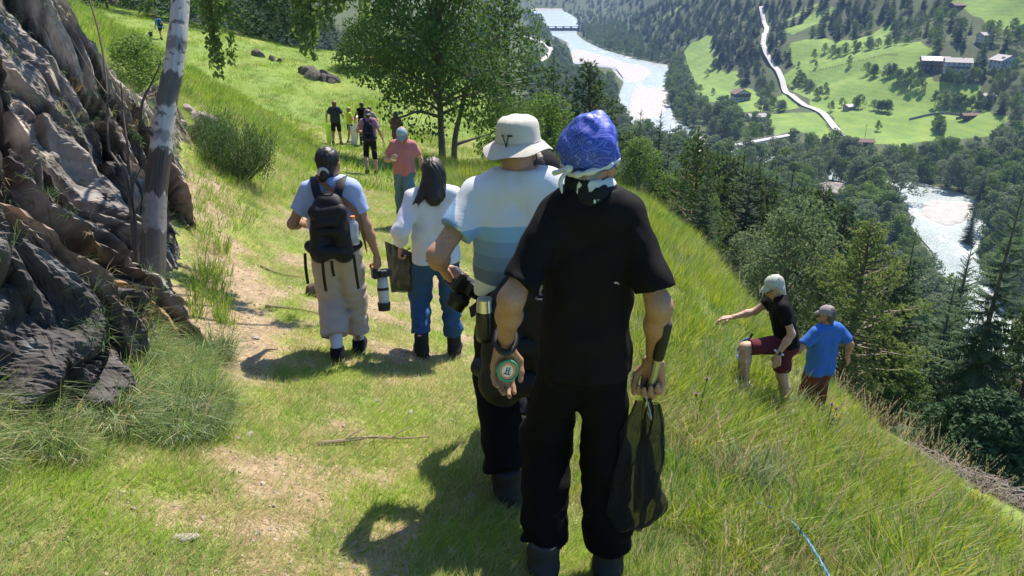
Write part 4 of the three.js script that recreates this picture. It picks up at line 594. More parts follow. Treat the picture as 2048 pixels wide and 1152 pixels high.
// ---------- bodies: tapered capsules joined by a smooth minimum, meshed with surface nets ----------
function netMesh(f, lo, hi, h) {
  const nx = Math.ceil((hi.x - lo.x) / h) + 2, ny = Math.ceil((hi.y - lo.y) / h) + 2, nz = Math.ceil((hi.z - lo.z) / h) + 2, F = new Float32Array(nx * ny * nz), id = new Int32Array(nx * ny * nz).fill(-1);
  const N = 5, far = h * N * 0.87 + 0.045;
  for (let kb = 0; kb < nz; kb += N) for (let jb = 0; jb < ny; jb += N) for (let ib = 0; ib < nx; ib += N) {
    const v = f(lo.x + (ib + N / 2) * h, lo.y + (jb + N / 2) * h, lo.z + (kb + N / 2) * h), skip = Math.abs(v) > far;
    for (let k = kb; k < Math.min(nz, kb + N); k++) for (let j = jb; j < Math.min(ny, jb + N); j++) for (let i = ib, q = (k * ny + j) * nx + ib; i < Math.min(nx, ib + N); i++, q++) F[q] = skip ? v : f(lo.x + i * h, lo.y + j * h, lo.z + k * h);
  }
  const pos = [], uv = [], idx = [], off = [0, 1, nx, nx + 1, nx * ny, nx * ny + 1, nx * ny + nx, nx * ny + nx + 1], E = [[0, 1], [2, 3], [4, 5], [6, 7], [0, 2], [1, 3], [4, 6], [5, 7], [0, 4], [1, 5], [2, 6], [3, 7]];
  for (let k = 0; k + 1 < nz; k++) for (let j = 0; j + 1 < ny; j++) for (let i = 0; i + 1 < nx; i++) {
    const q = (k * ny + j) * nx + i; let n = 0; for (let c = 0; c < 8; c++) if (F[q + off[c]] < 0) n++;
    if (n === 0 || n === 8) continue;
    let x = 0, y = 0, z = 0, m = 0;
    for (const [a, b] of E) { const u = F[q + off[a]], v = F[q + off[b]]; if ((u < 0) === (v < 0)) continue; const t = u / (u - v); x += lerp(a & 1, b & 1, t); y += lerp((a >> 1) & 1, (b >> 1) & 1, t); z += lerp(a >> 2, b >> 2, t); m++; }
    id[q] = pos.length / 3; const X = lo.x + (i + x / m) * h, Y = lo.y + (j + y / m) * h, Z = lo.z + (k + z / m) * h; pos.push(X, Y, Z); uv.push(X + 0.6 * Z, Y);
  }
  const quad = (a, b, c, d, flip) => { if (a < 0 || b < 0 || c < 0 || d < 0) return; if (flip) idx.push(a, c, b, b, c, d); else idx.push(a, b, c, b, d, c); };
  for (let k = 1; k + 1 < nz; k++) for (let j = 1; j + 1 < ny; j++) for (let i = 1; i + 1 < nx; i++) {
    const q = (k * ny + j) * nx + i, s = F[q] < 0;
    if (s !== (F[q + 1] < 0)) quad(id[q - nx - nx * ny], id[q - nx * ny], id[q - nx], id[q], !s);
    if (s !== (F[q + nx] < 0)) quad(id[q - 1 - nx * ny], id[q - 1], id[q - nx * ny], id[q], !s);
    if (s !== (F[q + nx * ny] < 0)) quad(id[q - 1 - nx], id[q - nx], id[q - 1], id[q], !s);
  }
  return geo(pos, idx, uv);
}
const cap = (a, b, ra, rb = ra, cut) => { const d = b.clone().sub(a), L2 = Math.max(d.lengthSq(), 1e-9); return { a, d, L2, ra, rb, cut, b }; };   // cut: [point, outward normal]
function capDist(c, x, y, z) {
  const px = x - c.a.x, py = y - c.a.y, pz = z - c.a.z; let t = (px * c.d.x + py * c.d.y + pz * c.d.z) / c.L2; t = t < 0 ? 0 : t > 1 ? 1 : t;
  const qx = px - c.d.x * t, qy = py - c.d.y * t, qz = pz - c.d.z * t; let v = Math.sqrt(qx * qx + qy * qy + qz * qz) - (c.ra + (c.rb - c.ra) * t);
  if (c.cut) { const [p, n] = c.cut, w = (x - p.x) * n.x + (y - p.y) * n.y + (z - p.z) * n.z; if (w > v) v = w; }
  return v;
}
function field(caps, k, extra) {                          // smooth minimum; extra(x, y, z, d) may wrinkle or cut
  return (x, y, z) => { let m = 1e3; for (const c of caps) { const v = capDist(c, x, y, z); if (v > m + k) continue; if (m > v + k) { m = v; continue; } const h = 0.5 + 0.5 * (m - v) / k; m = m + (v - m) * h - k * h * (1 - h); } return extra ? extra(x, y, z, m) : m; };
}
function capsMesh(caps, cell, k = 0.03, extra = null, pad = 0.03) {
  const lo = V(9, 9, 9), hi = V(-9, -9, -9);
  for (const c of caps) for (const [p, r] of [[c.a, c.ra], [c.b, c.rb]]) { const w = Math.max(c.ra, c.rb) + pad; lo.min(p.clone().subScalar(w)); hi.max(p.clone().addScalar(w)); }
  return netMesh(field(caps, k, extra), lo, hi, cell);
}
const elbow = (a, b, l1, l2, pole) => { const d = b.clone().sub(a); let L = d.length(); if (L > (l1 + l2) * 0.998) { L = (l1 + l2) * 0.998; b.copy(a).addScaledVector(d.normalize(), L); d.multiplyScalar(L); } const u = d.clone().normalize(), x = (l1 * l1 - l2 * l2 + L * L) / (2 * L), h = Math.sqrt(Math.max(0, l1 * l1 - x * x)), n = pole.clone().addScaledVector(u, -pole.dot(u)).normalize(); return a.clone().addScaledVector(u, x).addScaledVector(n, h); };
// a hand: palm, four fingers with three bones each, a thumb from the side of the palm
function handCaps(w, dir, palm, thumbSide, curl, o = {}) {
  dir = dir.clone().normalize(); palm = palm.clone().addScaledVector(dir, -palm.dot(dir)).normalize(); const side = dir.clone().cross(palm).multiplyScalar(thumbSide).normalize(), out = [];
  const at = (f, s, p) => w.clone().addScaledVector(dir, f).addScaledVector(side, s).addScaledVector(palm, p);
  [[0.03, 0.095], [0.011, 0.1], [-0.009, 0.095], [-0.028, 0.086]].forEach(([s, l], i) => {
    out.push(cap(at(0.005, s * 0.62, 0), at(l - 0.008, s, 0), 0.0165, 0.0115));
    let p = at(l - 0.006, s, 0), ang = 0; const len = [0.041, 0.027, 0.021].map(v => v * [0.95, 1.06, 1, 0.8][i]), c = (curl[i] ?? curl[0]);
    let d = dir.clone().addScaledVector(side, s * (o.spread || 1.2));
    for (let b = 0; b < 3; b++) { ang += c * [0.85, 1.1, 0.75][b]; const e = p.clone().addScaledVector(d, len[b] * Math.cos(ang)).addScaledVector(palm, len[b] * Math.sin(ang)); out.push(cap(p, e, [0.0102, 0.0092, 0.0082][b], [0.0094, 0.0084, 0.0072][b])); p = e; }
  });
  const t0 = at(0.022, 0.022, 0.006), t1 = t0.clone().addScaledVector(side, 0.026).addScaledVector(dir, 0.03).addScaledVector(palm, 0.012), oc = o.thumb ?? 0.5;
  const td = dir.clone().multiplyScalar(0.85 - oc * 0.3).addScaledVector(side, 0.5 - oc).addScaledVector(palm, 0.35 + oc * 0.5).normalize(), t2 = t1.clone().addScaledVector(td, 0.036), t3 = t2.clone().addScaledVector(td.clone().addScaledVector(side, -0.35 * oc).normalize(), 0.026);
  out.push(cap(t0, t1, 0.015, 0.0125), cap(t1, t2, 0.0118, 0.0104), cap(t2, t3, 0.0102, 0.0085));
  return out;
}
const weave = dataTex(128, 128, (i, j) => { const v = 0.5 + 0.22 * Math.sin(i * Math.PI / 4) * Math.sin(j * Math.PI / 4) + 0.2 * noise(i / 3, j / 3, 1); return [v, v, v]; }, true); weave.repeat.set(14, 14);
const cloth = (c, o = {}) => new THREE.MeshPhysicalMaterial({ color: col(...c), roughness: 0.92, bumpMap: weave, bumpScale: 0.0012, specularIntensity: 0.35, ...o });
const skinTex = dataTex(128, 128, (i, j) => { const v = 0.86 + 0.14 * noise(i / 11, j / 11, 3) + 0.12 * noise(i / 3.2, j / 3.2, 6); return [v, v * 0.98, v * 0.97]; }, true); skinTex.repeat.set(9, 9);
const skinTone = (c) => std(c.map(v => v * 1.12), 0.6, { map: skinTex, bumpMap: skinTex, bumpScale: 0.0015 });
const SKIN = skinTone([0.4, 0.225, 0.145]), SKIN2 = skinTone([0.36, 0.2, 0.125]), SKIN3 = skinTone([0.46, 0.28, 0.2]);
const M_eye = std([0.75, 0.73, 0.7], 0.3), M_lip = std([0.42, 0.14, 0.11], 0.5), M_black = std([0.012, 0.012, 0.014], 0.45), M_blackCloth = cloth([0.0045, 0.0045, 0.006], { specularIntensity: 0.3, roughness: 0.8 }), M_sole = std([0.05, 0.045, 0.04], 0.9);
// the figure stands on the slope, faces away from the camera (-z) at turn 0, and is built at 1.7 m
function person(o) {
  const S = o.h / 1.63, g = thing('person', o.label, 'person', [o.at[0], groundY(...o.at), -o.at[1]], o.turn || 0, o.group), cell = o.cell || 0.014, r = {};
  g.scale.setScalar(S);
  const toGround = (x, z) => { const a = o.turn || 0, wx = o.at[0] + S * (x * Math.cos(a) + z * Math.sin(a)), wz = -o.at[1] + S * (-x * Math.sin(a) + z * Math.cos(a)); return (groundY(wx, -wz) - g.position.y) / S + (o.sink || 0); };
  const w = (o.w || 1) * 0.85, P = o.pose || {}, feet = (P.feet || [[-0.1, 0.08, 0], [0.1, -0.08, 0]]).map(f => ({ x: f[0], z: f[1], lift: f[2] || 0, yaw: f[3] || 0, pitch: f[4] || 0, y: toGround(f[0], f[1]) + (f[2] || 0) }));
  let py = P.pelvis || 0.915; for (const f of feet) py = Math.min(py, f.y + 0.075 + Math.sqrt(Math.max(0.04, 0.836 * 0.836 - (f.z - (P.shift || [0, 0])[1]) ** 2 - (Math.abs(f.x) - 0.09) ** 2)));
  const pel = V((P.shift || [0, 0])[0], py, (P.shift || [0, 0])[1]), lean = P.lean || 0, roll = P.roll || 0, tw = P.twist || 0;
  const spine = new THREE.Matrix4().makeTranslation(pel.x, pel.y, pel.z).multiply(new THREE.Matrix4().makeRotationFromEuler(new THREE.Euler(-lean, tw, roll, 'YXZ'))), B = (x, y, z) => V(x, y, z).applyMatrix4(spine);
  const hips = [B(-0.088 * w, 0, 0), B(0.088 * w, 0, 0)], sh = [B(-0.168 * w, 0.44, 0.012), B(0.168 * w, 0.44, 0.012)], neck = B(0, 0.5, 0.005), headM = spine.clone().multiply(new THREE.Matrix4().makeTranslation(0, 0.592, -0.012)).multiply(new THREE.Matrix4().makeRotationFromEuler(new THREE.Euler(lean * 0.6 - (P.nod || 0), (P.look || 0), P.tilt || 0, 'YXZ'))).multiply(new THREE.Matrix4().makeScale(0.89 * (o.head || 1), 0.95 * (o.head || 1), 0.92 * (o.head || 1))), Hd = (x, y, z) => V(x, y, z).applyMatrix4(headM);
  const ank = feet.map(f => V(f.x, f.y + 0.075 + Math.sin(Math.max(0, -f.pitch)) * 0.1, f.z)), knee = ank.map((a, i) => elbow(hips[i], a, 0.425, 0.415, V((i ? 1 : -1) * 0.15 + (P.knees || 0), 0, -1)));
  const wr = [P.lh || [-0.27, -0.1, 0.0], P.rh || [0.27, -0.1, 0.0]].map(a => B(...a)), el = wr.map((a, i) => elbow(sh[i], a, 0.275, 0.24, V(...((i ? P.re : P.le) || [(i ? 1 : -1) * 0.5, -0.2, 0.8]))));
  const arm = i => [cap(sh[i], sh[i].clone().lerp(el[i], 0.45), 0.05 * w, 0.046 * w), cap(sh[i].clone().lerp(el[i], 0.4), el[i], 0.049 * w, 0.034), cap(el[i], el[i].clone().lerp(wr[i], 0.35), 0.034, 0.0355), cap(el[i].clone().lerp(wr[i], 0.35), wr[i], 0.0355, 0.0245)];
  const leg = i => [cap(hips[i], knee[i], 0.088 * w, 0.056), cap(knee[i], knee[i].clone().lerp(ank[i], 0.35).add(V(0, 0, 0.012)), 0.054, 0.055), cap(knee[i].clone().lerp(ank[i], 0.35).add(V(0, 0, 0.012)), ank[i], 0.054, 0.036)];
  const torso = (e = 0) => [-1, 1].flatMap(s => [cap(B(s * 0.075 * w, -0.02, 0.008), B(s * 0.062 * w, 0.17, 0), 0.1 * w + e, 0.092 * w + e), cap(B(s * 0.062 * w, 0.17, 0), B(s * 0.085 * w, 0.36, 0), 0.092 * w + e, 0.105 * w + e), cap(B(s * 0.04, 0.462, 0.016), sh[s < 0 ? 0 : 1], 0.058 + e, 0.05 * w + e), cap(B(s * 0.03, 0.5, 0.016), B(s * 0.1 * w, 0.462, 0.014), 0.036 + e * 0.5, 0.04 + e * 0.6)]);
  const grips = [];
  const hands = [0, 1].map(i => { const H = (i ? P.rHand : P.lHand) || {}; const d = H.dir ? B(...H.dir).sub(B(0, 0, 0)) : wr[i].clone().sub(el[i]); const pn = H.palm ? B(...H.palm).sub(B(0, 0, 0)) : B(i ? -1 : 1, 0, 0).sub(B(0, 0, 0)); { const dn = d.clone().normalize(), pl = pn.clone().addScaledVector(dn, -pn.dot(dn)).normalize(); grips[i] = { pos: wr[i].clone().addScaledVector(dn, 0.095).addScaledVector(pl, 0.028), dir: dn, palm: pl, side: dn.clone().cross(pl).multiplyScalar(H.thumb ?? (i ? 1 : -1)) }; }
    return handCaps(wr[i].clone().addScaledVector(d.clone().normalize(), 0.012), d, pn, H.thumb ?? (i ? 1 : -1), H.curl || [0.35, 0.4, 0.45, 0.5], H); });
  // the bare body is one mesh: trunk, limbs, head and hands
  const L0 = (x, y, z) => V(x, y, z), head = [cap(L0(0, 0.045, 0.018), L0(0, 0.035, -0.02), 0.086, 0.082), cap(L0(0, 0.0, -0.03), L0(0, -0.075, -0.058), 0.066, 0.036), cap(L0(-0.035, -0.03, -0.02), L0(-0.02, -0.07, -0.045), 0.042, 0.034), cap(L0(0.035, -0.03, -0.02), L0(0.02, -0.07, -0.045), 0.042, 0.034), cap(L0(0, 0.008, -0.096), L0(0, -0.028, -0.11), 0.009, 0.014), cap(L0(-0.03, 0.022, -0.086), L0(0.03, 0.022, -0.086), 0.012), cap(L0(-0.012, -0.055, -0.093), L0(0.012, -0.055, -0.093), 0.011), cap(L0(-0.079, 0.012, 0.008), L0(-0.078, -0.022, -0.001), 0.014, 0.01), cap(L0(0.079, 0.012, 0.008), L0(0.078, -0.022, -0.001), 0.014, 0.01)], throat = [cap(neck.clone().addScaledVector(B(0, 1, 0).sub(B(0, 0, 0)), -0.05), Hd(0, -0.03, 0.016), 0.056 * (0.5 + 0.5 * w), 0.05), cap(Hd(0, -0.04, 0.016), Hd(0, 0.0, 0.01), 0.05)];
  const bodyCaps = [...torso(-0.006), ...arm(0), ...arm(1), ...leg(0), ...leg(1), cap(neck.clone().add(V(0, -0.04, 0)), Hd(0, -0.04, 0.014), 0.055, 0.05)];
  const geos = [capsMesh(bodyCaps, cell, 0.03), capsMesh(head, Math.min(cell, 0.0065), 0.022).applyMatrix4(headM), capsMesh(throat, Math.min(cell, 0.009), 0.02), ...hands.map(h => capsMesh(h, o.fine || Math.min(cell * 0.55, 0.006), 0.007, null, 0.012))];
  mesh('body', join(geos), o.skin || SKIN, g);
  if (o.face) { for (const s of [-1, 1]) mesh('eye', place(new THREE.SphereGeometry(0.0115, 10, 8), Hd(s * 0.03, 0.006, -0.0865).toArray()), M_eye, g); mesh('mouth', capsMesh([cap(Hd(-0.018, -0.056, -0.1), Hd(0.018, -0.056, -0.1), 0.006)], 0.004, 0.004), M_lip, g); }
  // shirt
  const up = B(0, 1, 0).sub(B(0, 0, 0)), sv = o.shirt;
  if (sv) {
    const e = sv.loose ?? 0.016, hem = sv.hem ?? -0.1, caps = torso(e);
    for (const s of [-1, 1]) caps.push(cap(B(s * 0.06 * w, 0.3, 0.004), B(s * 0.072 * w, hem - 0.1, 0.012), 0.104 * w + e, (sv.flare ?? 0.112) * w + e));
    for (const i of [0, 1]) { const f = sv.sleeve ?? 0.62; if (f <= 0) continue; const cutAt = f <= 1 ? sh[i].clone().lerp(el[i], f) : el[i].clone().lerp(wr[i], f - 1), n = (f <= 1 ? el[i].clone().sub(sh[i]) : wr[i].clone().sub(el[i])).normalize(), sl = sv.sleeveLoose ?? e + 0.008; caps.push(cap(sh[i], f <= 1 ? el[i] : el[i], 0.054 * w + e, 0.044 * w + sl, f <= 1 ? [cutAt, n] : null)); if (f > 1) caps.push(cap(el[i], wr[i], 0.04 * w + e, 0.03 + e, [cutAt, n])); }
    const q0 = B(0, hem, 0), q1 = B(0, 0.53, 0.0), q2 = B(0, 0.56, -0.01), wk = 1.5 * (sv.wrinkle ?? 0.007);
    r.shirt = mesh('shirt', capsMesh(caps, cell * 0.85, 0.035, (x, y, z, d) => { const a = (x - q0.x) * up.x + (y - q0.y) * up.y + (z - q0.z) * up.z; if (Math.abs(d) < 0.03) d += wk * (1.2 * noise(x * 7 + y * 3, y * 9 - x * 5, z * 7 + 3) + 0.6 * ridged(x * 9 + y * 6, y * 6, z * 9, 2) * 0.6 + (a < 0.3 ? 1.1 * noise(x * 14, y * 2.5, z * 14) * (1 - a / 0.3) : 0) + 0.8 * (ridged(x * 4.2 + y * 4.5 * Math.sign(x - q0.x), y * 2.2, z * 5, 2) - 0.35) - 0.5); const b = (x - q1.x) * up.x + (y - q1.y) * up.y + (z - q1.z) * up.z; const nk = 0.075 - Math.hypot(x - q2.x, (y - q2.y) * 1.1, z - q2.z); return Math.max(d, -a, b, nk); }), sv.mat, g);
    if (!sv.v) { r.shirt.geometry.computeBoundingBox(); }
  }
  const pv = o.pants;
  if (pv) {
    const e = pv.loose ?? 0.018, caps = [], t = pv.end ?? 1.85;
    for (const i of [0, 1]) {
      const s = i ? 1 : -1; caps.push(cap(B(s * 0.062 * w, 0.1, 0), B(s * 0.078 * w, -0.03, 0.012), 0.092 * w + e * 0.4, 0.104 * w + e * 0.6));
      const cutAt = t <= 1 ? hips[i].clone().lerp(knee[i], t) : knee[i].clone().lerp(ank[i], t - 1), n = (t <= 1 ? knee[i].clone().sub(hips[i]) : ank[i].clone().sub(knee[i])).normalize();
      caps.push(cap(hips[i], knee[i], 0.095 * w + e * 0.8, 0.06 + e, t <= 1 ? [cutAt, n] : null)); if (t > 1) caps.push(cap(knee[i], ank[i], 0.06 + e, (pv.cuff ?? 0.05) + e, [cutAt, n]));
    }
    const q1 = B(0, pv.waist ?? (sv && (sv.hem ?? -0.1) < -0.01 ? (sv.hem ?? -0.1) + 0.05 : 0.12), 0), wk = 1.4 * (pv.wrinkle ?? 0.008);
    r.pants = mesh(t <= 1 ? 'shorts' : 'trousers', capsMesh(caps, cell * 0.9, 0.03, (x, y, z, d) => { if (Math.abs(d) < 0.03) d += wk * (noise(x * 6, y * 8, z * 6 + 9) + 0.8 * noise(x * 5 + 3, y * 21, z * 5) * sstep(0.75, 0.2, y - ank[0].y) + 0.5 * ridged(x * 6 + y * 9, y * 7, z * 8, 2)); return Math.max(d, (x - q1.x) * up.x + (y - q1.y) * up.y + (z - q1.z) * up.z); }), pv.mat, g);
  }
  for (const i of [0, 1]) {
    const f = feet[i], m = new THREE.Matrix4().makeTranslation(ank[i].x, ank[i].y - 0.075, ank[i].z).multiply(new THREE.Matrix4().makeRotationFromEuler(new THREE.Euler(f.pitch, f.yaw, 0, 'YXZ'))), L = (x, y, z) => V(x, y, z).applyMatrix4(m), n = L(0, -1, 0).sub(L(0, 0, 0)), b = o.boot || {}, hi = b.high ?? 0.13, fat = b.fat || 0;
    const caps = [cap(L(0, 0.05, 0.045), L(0, 0.045, -0.08), 0.042 + fat, 0.044 + fat), cap(L(0, 0.042, -0.08), L(0, 0.032, -0.15), 0.045 + fat, 0.034), cap(L(0, 0.06, 0.0), L(0, hi, 0.012), 0.05 + fat, 0.05 + fat, [L(0, hi, 0), L(0, 1, 0).sub(L(0, 0, 0))])];
    const bo = mesh('boot', capsMesh(caps, Math.min(cell, 0.01), 0.025, (x, y, z, d) => Math.max(d + 0.002 * noise(x * 30, y * 40, z * 30), (x - m.elements[12]) * n.x + (y - m.elements[13]) * n.y + (z - m.elements[14]) * n.z - 0.0)), b.mat || M_black, g);
    mesh('sole', capsMesh([cap(L(0, 0.012, 0.05), L(0, 0.012, -0.155), 0.05 + fat, 0.042)], 0.01, 0.01, (x, y, z, d) => { const q = (x - m.elements[12]) * -n.x + (y - m.elements[13]) * -n.y + (z - m.elements[14]) * -n.z; return Math.max(d, q - 0.024, -q - 0.004); }), b.sole || M_sole, bo);
    if (o.socks) mesh('sock', capsMesh([cap(ank[i].clone().add(V(0, 0.03, 0)), ank[i].clone().lerp(knee[i], o.socks.top || 0.3), 0.042, 0.05)], 0.009, 0.01), o.socks.mat, g);
  }
  Object.assign(r, { grips, g, S, Hd, B, headM, wr, el, sh, hips, knee, ank, hands, spine, toWorld: v => { g.updateMatrixWorld(); return v.clone().applyMatrix4(g.matrixWorld); } });
  return r;
}
// hair and hats live in the head's own axes
function onHead(p, name, caps, mat, cell = 0.007, k = 0.02, extra = null) { const g = capsMesh(caps, cell, k, extra); g.applyMatrix4(p.headM); return mesh(name, g, mat, p.g); }
function headMesh(p, name, g, mat, parent) { g.applyMatrix4(p.headM); return mesh(name, g, mat, parent || p.g); }
const strandTex = dataTex(256, 64, (i, j) => { const a = i / 256, q = x => noise(x * 60, j / 40, 2) + 0.5 * noise(x * 120, j / 30, 5), v = 0.6 + 0.4 * lerp(q(a), q(a - 1), a); return [v, v, v]; }, true); strandTex.repeat.set(3, 1);
const hairMat = (c, rough = 0.5) => std(c, rough, { map: strandTex, bumpMap: strandTex, bumpScale: 0.004 });
const strands = (amp, f = 26) => (x, y, z, d) => Math.abs(d) < 0.035 ? d + amp * ridged(x * f, y * 2.2, z * f, 2) : d;
const shortHair = (e = 0) => [cap(V(0, 0.052, 0.024), V(0, 0.044, -0.012), 0.09 + e, 0.087 + e), cap(V(0, 0.0, 0.035), V(0, -0.04, 0.035), 0.068 + e, 0.056 + e)];
const faceCut = (y0 = 0.045, z0 = -0.035) => (x, y, z, d) => { const a = Math.min(-z + z0, y0 - y + (-z + z0) * 0.1); return Math.max(d, a); };
function capHat(p, mat, peakMat, o = {}) {                // baseball cap: crown, peak, button
  const c = new THREE.SphereGeometry(1, 28, 14, 0, Math.PI * 2, 0, Math.PI * 0.53); c.scale(0.096, 0.092, 0.106); c.translate(0, 0.052, 0.004);
  const a = c.attributes.position; for (let i = 0; i < a.count; i++) { const q = 1 + 0.02 * noise(a.getX(i) * 18, a.getY(i) * 18, a.getZ(i) * 18) - 0.008 * Math.abs(Math.sin(3 * Math.atan2(a.getZ(i), a.getX(i)))) ** 0.3; a.setXYZ(i, a.getX(i) * q, a.getY(i), a.getZ(i) * q); } c.computeVertexNormals();
  const hat = headMesh(p, o.name || 'cap', c, mat), pk = [], idx = [], n = 16, mm = 6;
  for (let s = 0; s < 2; s++) for (let i = 0; i <= n; i++) for (let j = 0; j <= mm; j++) { const t = (i / n - 0.5) * 2.1, f = j / mm, w = Math.cos(t * 0.75), R = lerp(1, 1 + 0.68 * w, f); pk.push(Math.sin(t) * 0.09 * lerp(1, 1.02, f), 0.047 - 0.012 * f - 0.03 * f * f + 0.012 * Math.cos(t) - s * 0.004, (-Math.cos(t) * 0.098) * R); }
  const row = mm + 1, off = (n + 1) * row; for (let i = 0; i < n; i++) for (let j = 0; j < mm; j++) { const q = i * row + j; idx.push(q, q + 1, q + row, q + 1, q + row + 1, q + row, off + q, off + q + row, off + q + 1, off + q + 1, off + q + row, off + q + row + 1); }
  for (let i = 0; i < n; i++) { const q = i * row + mm; idx.push(q, off + q, q + row, q + row, off + q, off + q + row); }
  const pg = geo(pk, idx); if (o.back) pg.rotateY(Math.PI); headMesh(p, 'peak', pg, peakMat || mat, hat); headMesh(p, 'button', place(new THREE.SphereGeometry(0.007, 8, 6), [0, 0.144, 0.004]), peakMat || mat, hat);
  return hat;
}
// a thing worn or held by a person: its own object, set at a point given in the person's axes
function held(name, label, category, p, at, group) { p.g.updateMatrixWorld(); const t = thing(name, label, category, [0, 0, 0], 0, group); t.position.copy(p.toWorld(at)); t.quaternion.copy(p.g.quaternion); t.scale.copy(p.g.scale); t.userData.at = undefined; delete t.userData.at; t.local = g => g.translate(-at.x, -at.y, -at.z); return t; }
const addTo = (t, name, g, mat, parent) => mesh(name, t.local(g), mat, parent || t);
const flat = (pts, w, th, n = 14) => {                    // a strap: flat band along points, facing outwards by the given normals [p, n]
  const c = spline(pts.map(q => q[0]), n), nn = spline(pts.map(q => q[1]), n), pos = [], idx = [];
  c.forEach((q, i) => { const t = c[Math.min(n, i + 1)].clone().sub(c[Math.max(0, i - 1)]).normalize(), m = nn[i].clone().addScaledVector(t, -nn[i].dot(t)).normalize(), s = t.clone().cross(m); for (const [a, b] of [[-1, 0], [-1, 1], [1, 1], [1, 0]]) { const v = q.clone().addScaledVector(s, a * w / 2).addScaledVector(m, b * th); pos.push(v.x, v.y, v.z); } if (i) for (let k = 0; k < 4; k++) { const a = i * 4 + k, b = i * 4 + (k + 1) % 4; idx.push(a - 4, b - 4, a, b - 4, b, a); } });
  return geo(pos, idx);
};
const groupFront = undefined;
// 1. the walker in black nearest the camera
const p1 = person({ label: 'person in black with blue head scarf nearest the camera, holding a dark net', at: [0.25, 2.4], head: 0.93, h: 1.81, turn: -0.02, cell: 0.0085, fine: 0.0042, w: 0.74, skin: SKIN2,
  pose: { feet: [[-0.115, 0.05, 0, 0.06], [0.115, -0.01, 0, -0.1]], lh: [-0.245, 0.04, 0.02], rh: [0.215, -0.01, 0.02], le: [-0.35, -0.1, 0.9], re: [0.35, -0.1, 0.9], look: -0.5, nod: 0.12,
    lHand: { dir: [-0.12, -1, -0.1], palm: [0.35, 0.05, 0.9], curl: [0.42, 0.5, 0.55, 0.6], thumb2: 0, spread: 1.6, thumbOpp: 0 }, rHand: { dir: [0.08, -0.95, -0.15], palm: [-0.45, -0.1, 0.85], curl: [1.15, 1.2, 1.25, 1.3], thumb3: 0 } },
  shirt: { mat: M_blackCloth, hem: -0.06, sleeve: 0.8, loose: 0.02, sleeveLoose: 0.024, flare: 0.116, wrinkle: 0.009 }, pants: { mat: cloth([0.0045, 0.0045, 0.006], { specularIntensity: 0.25 }), loose: 0.026, cuff: 0.062, end: 1.86, wrinkle: 0.011 }, boot: { mat: cloth([0.05, 0.048, 0.045]), high: 0.17, fat: 0.004 } });
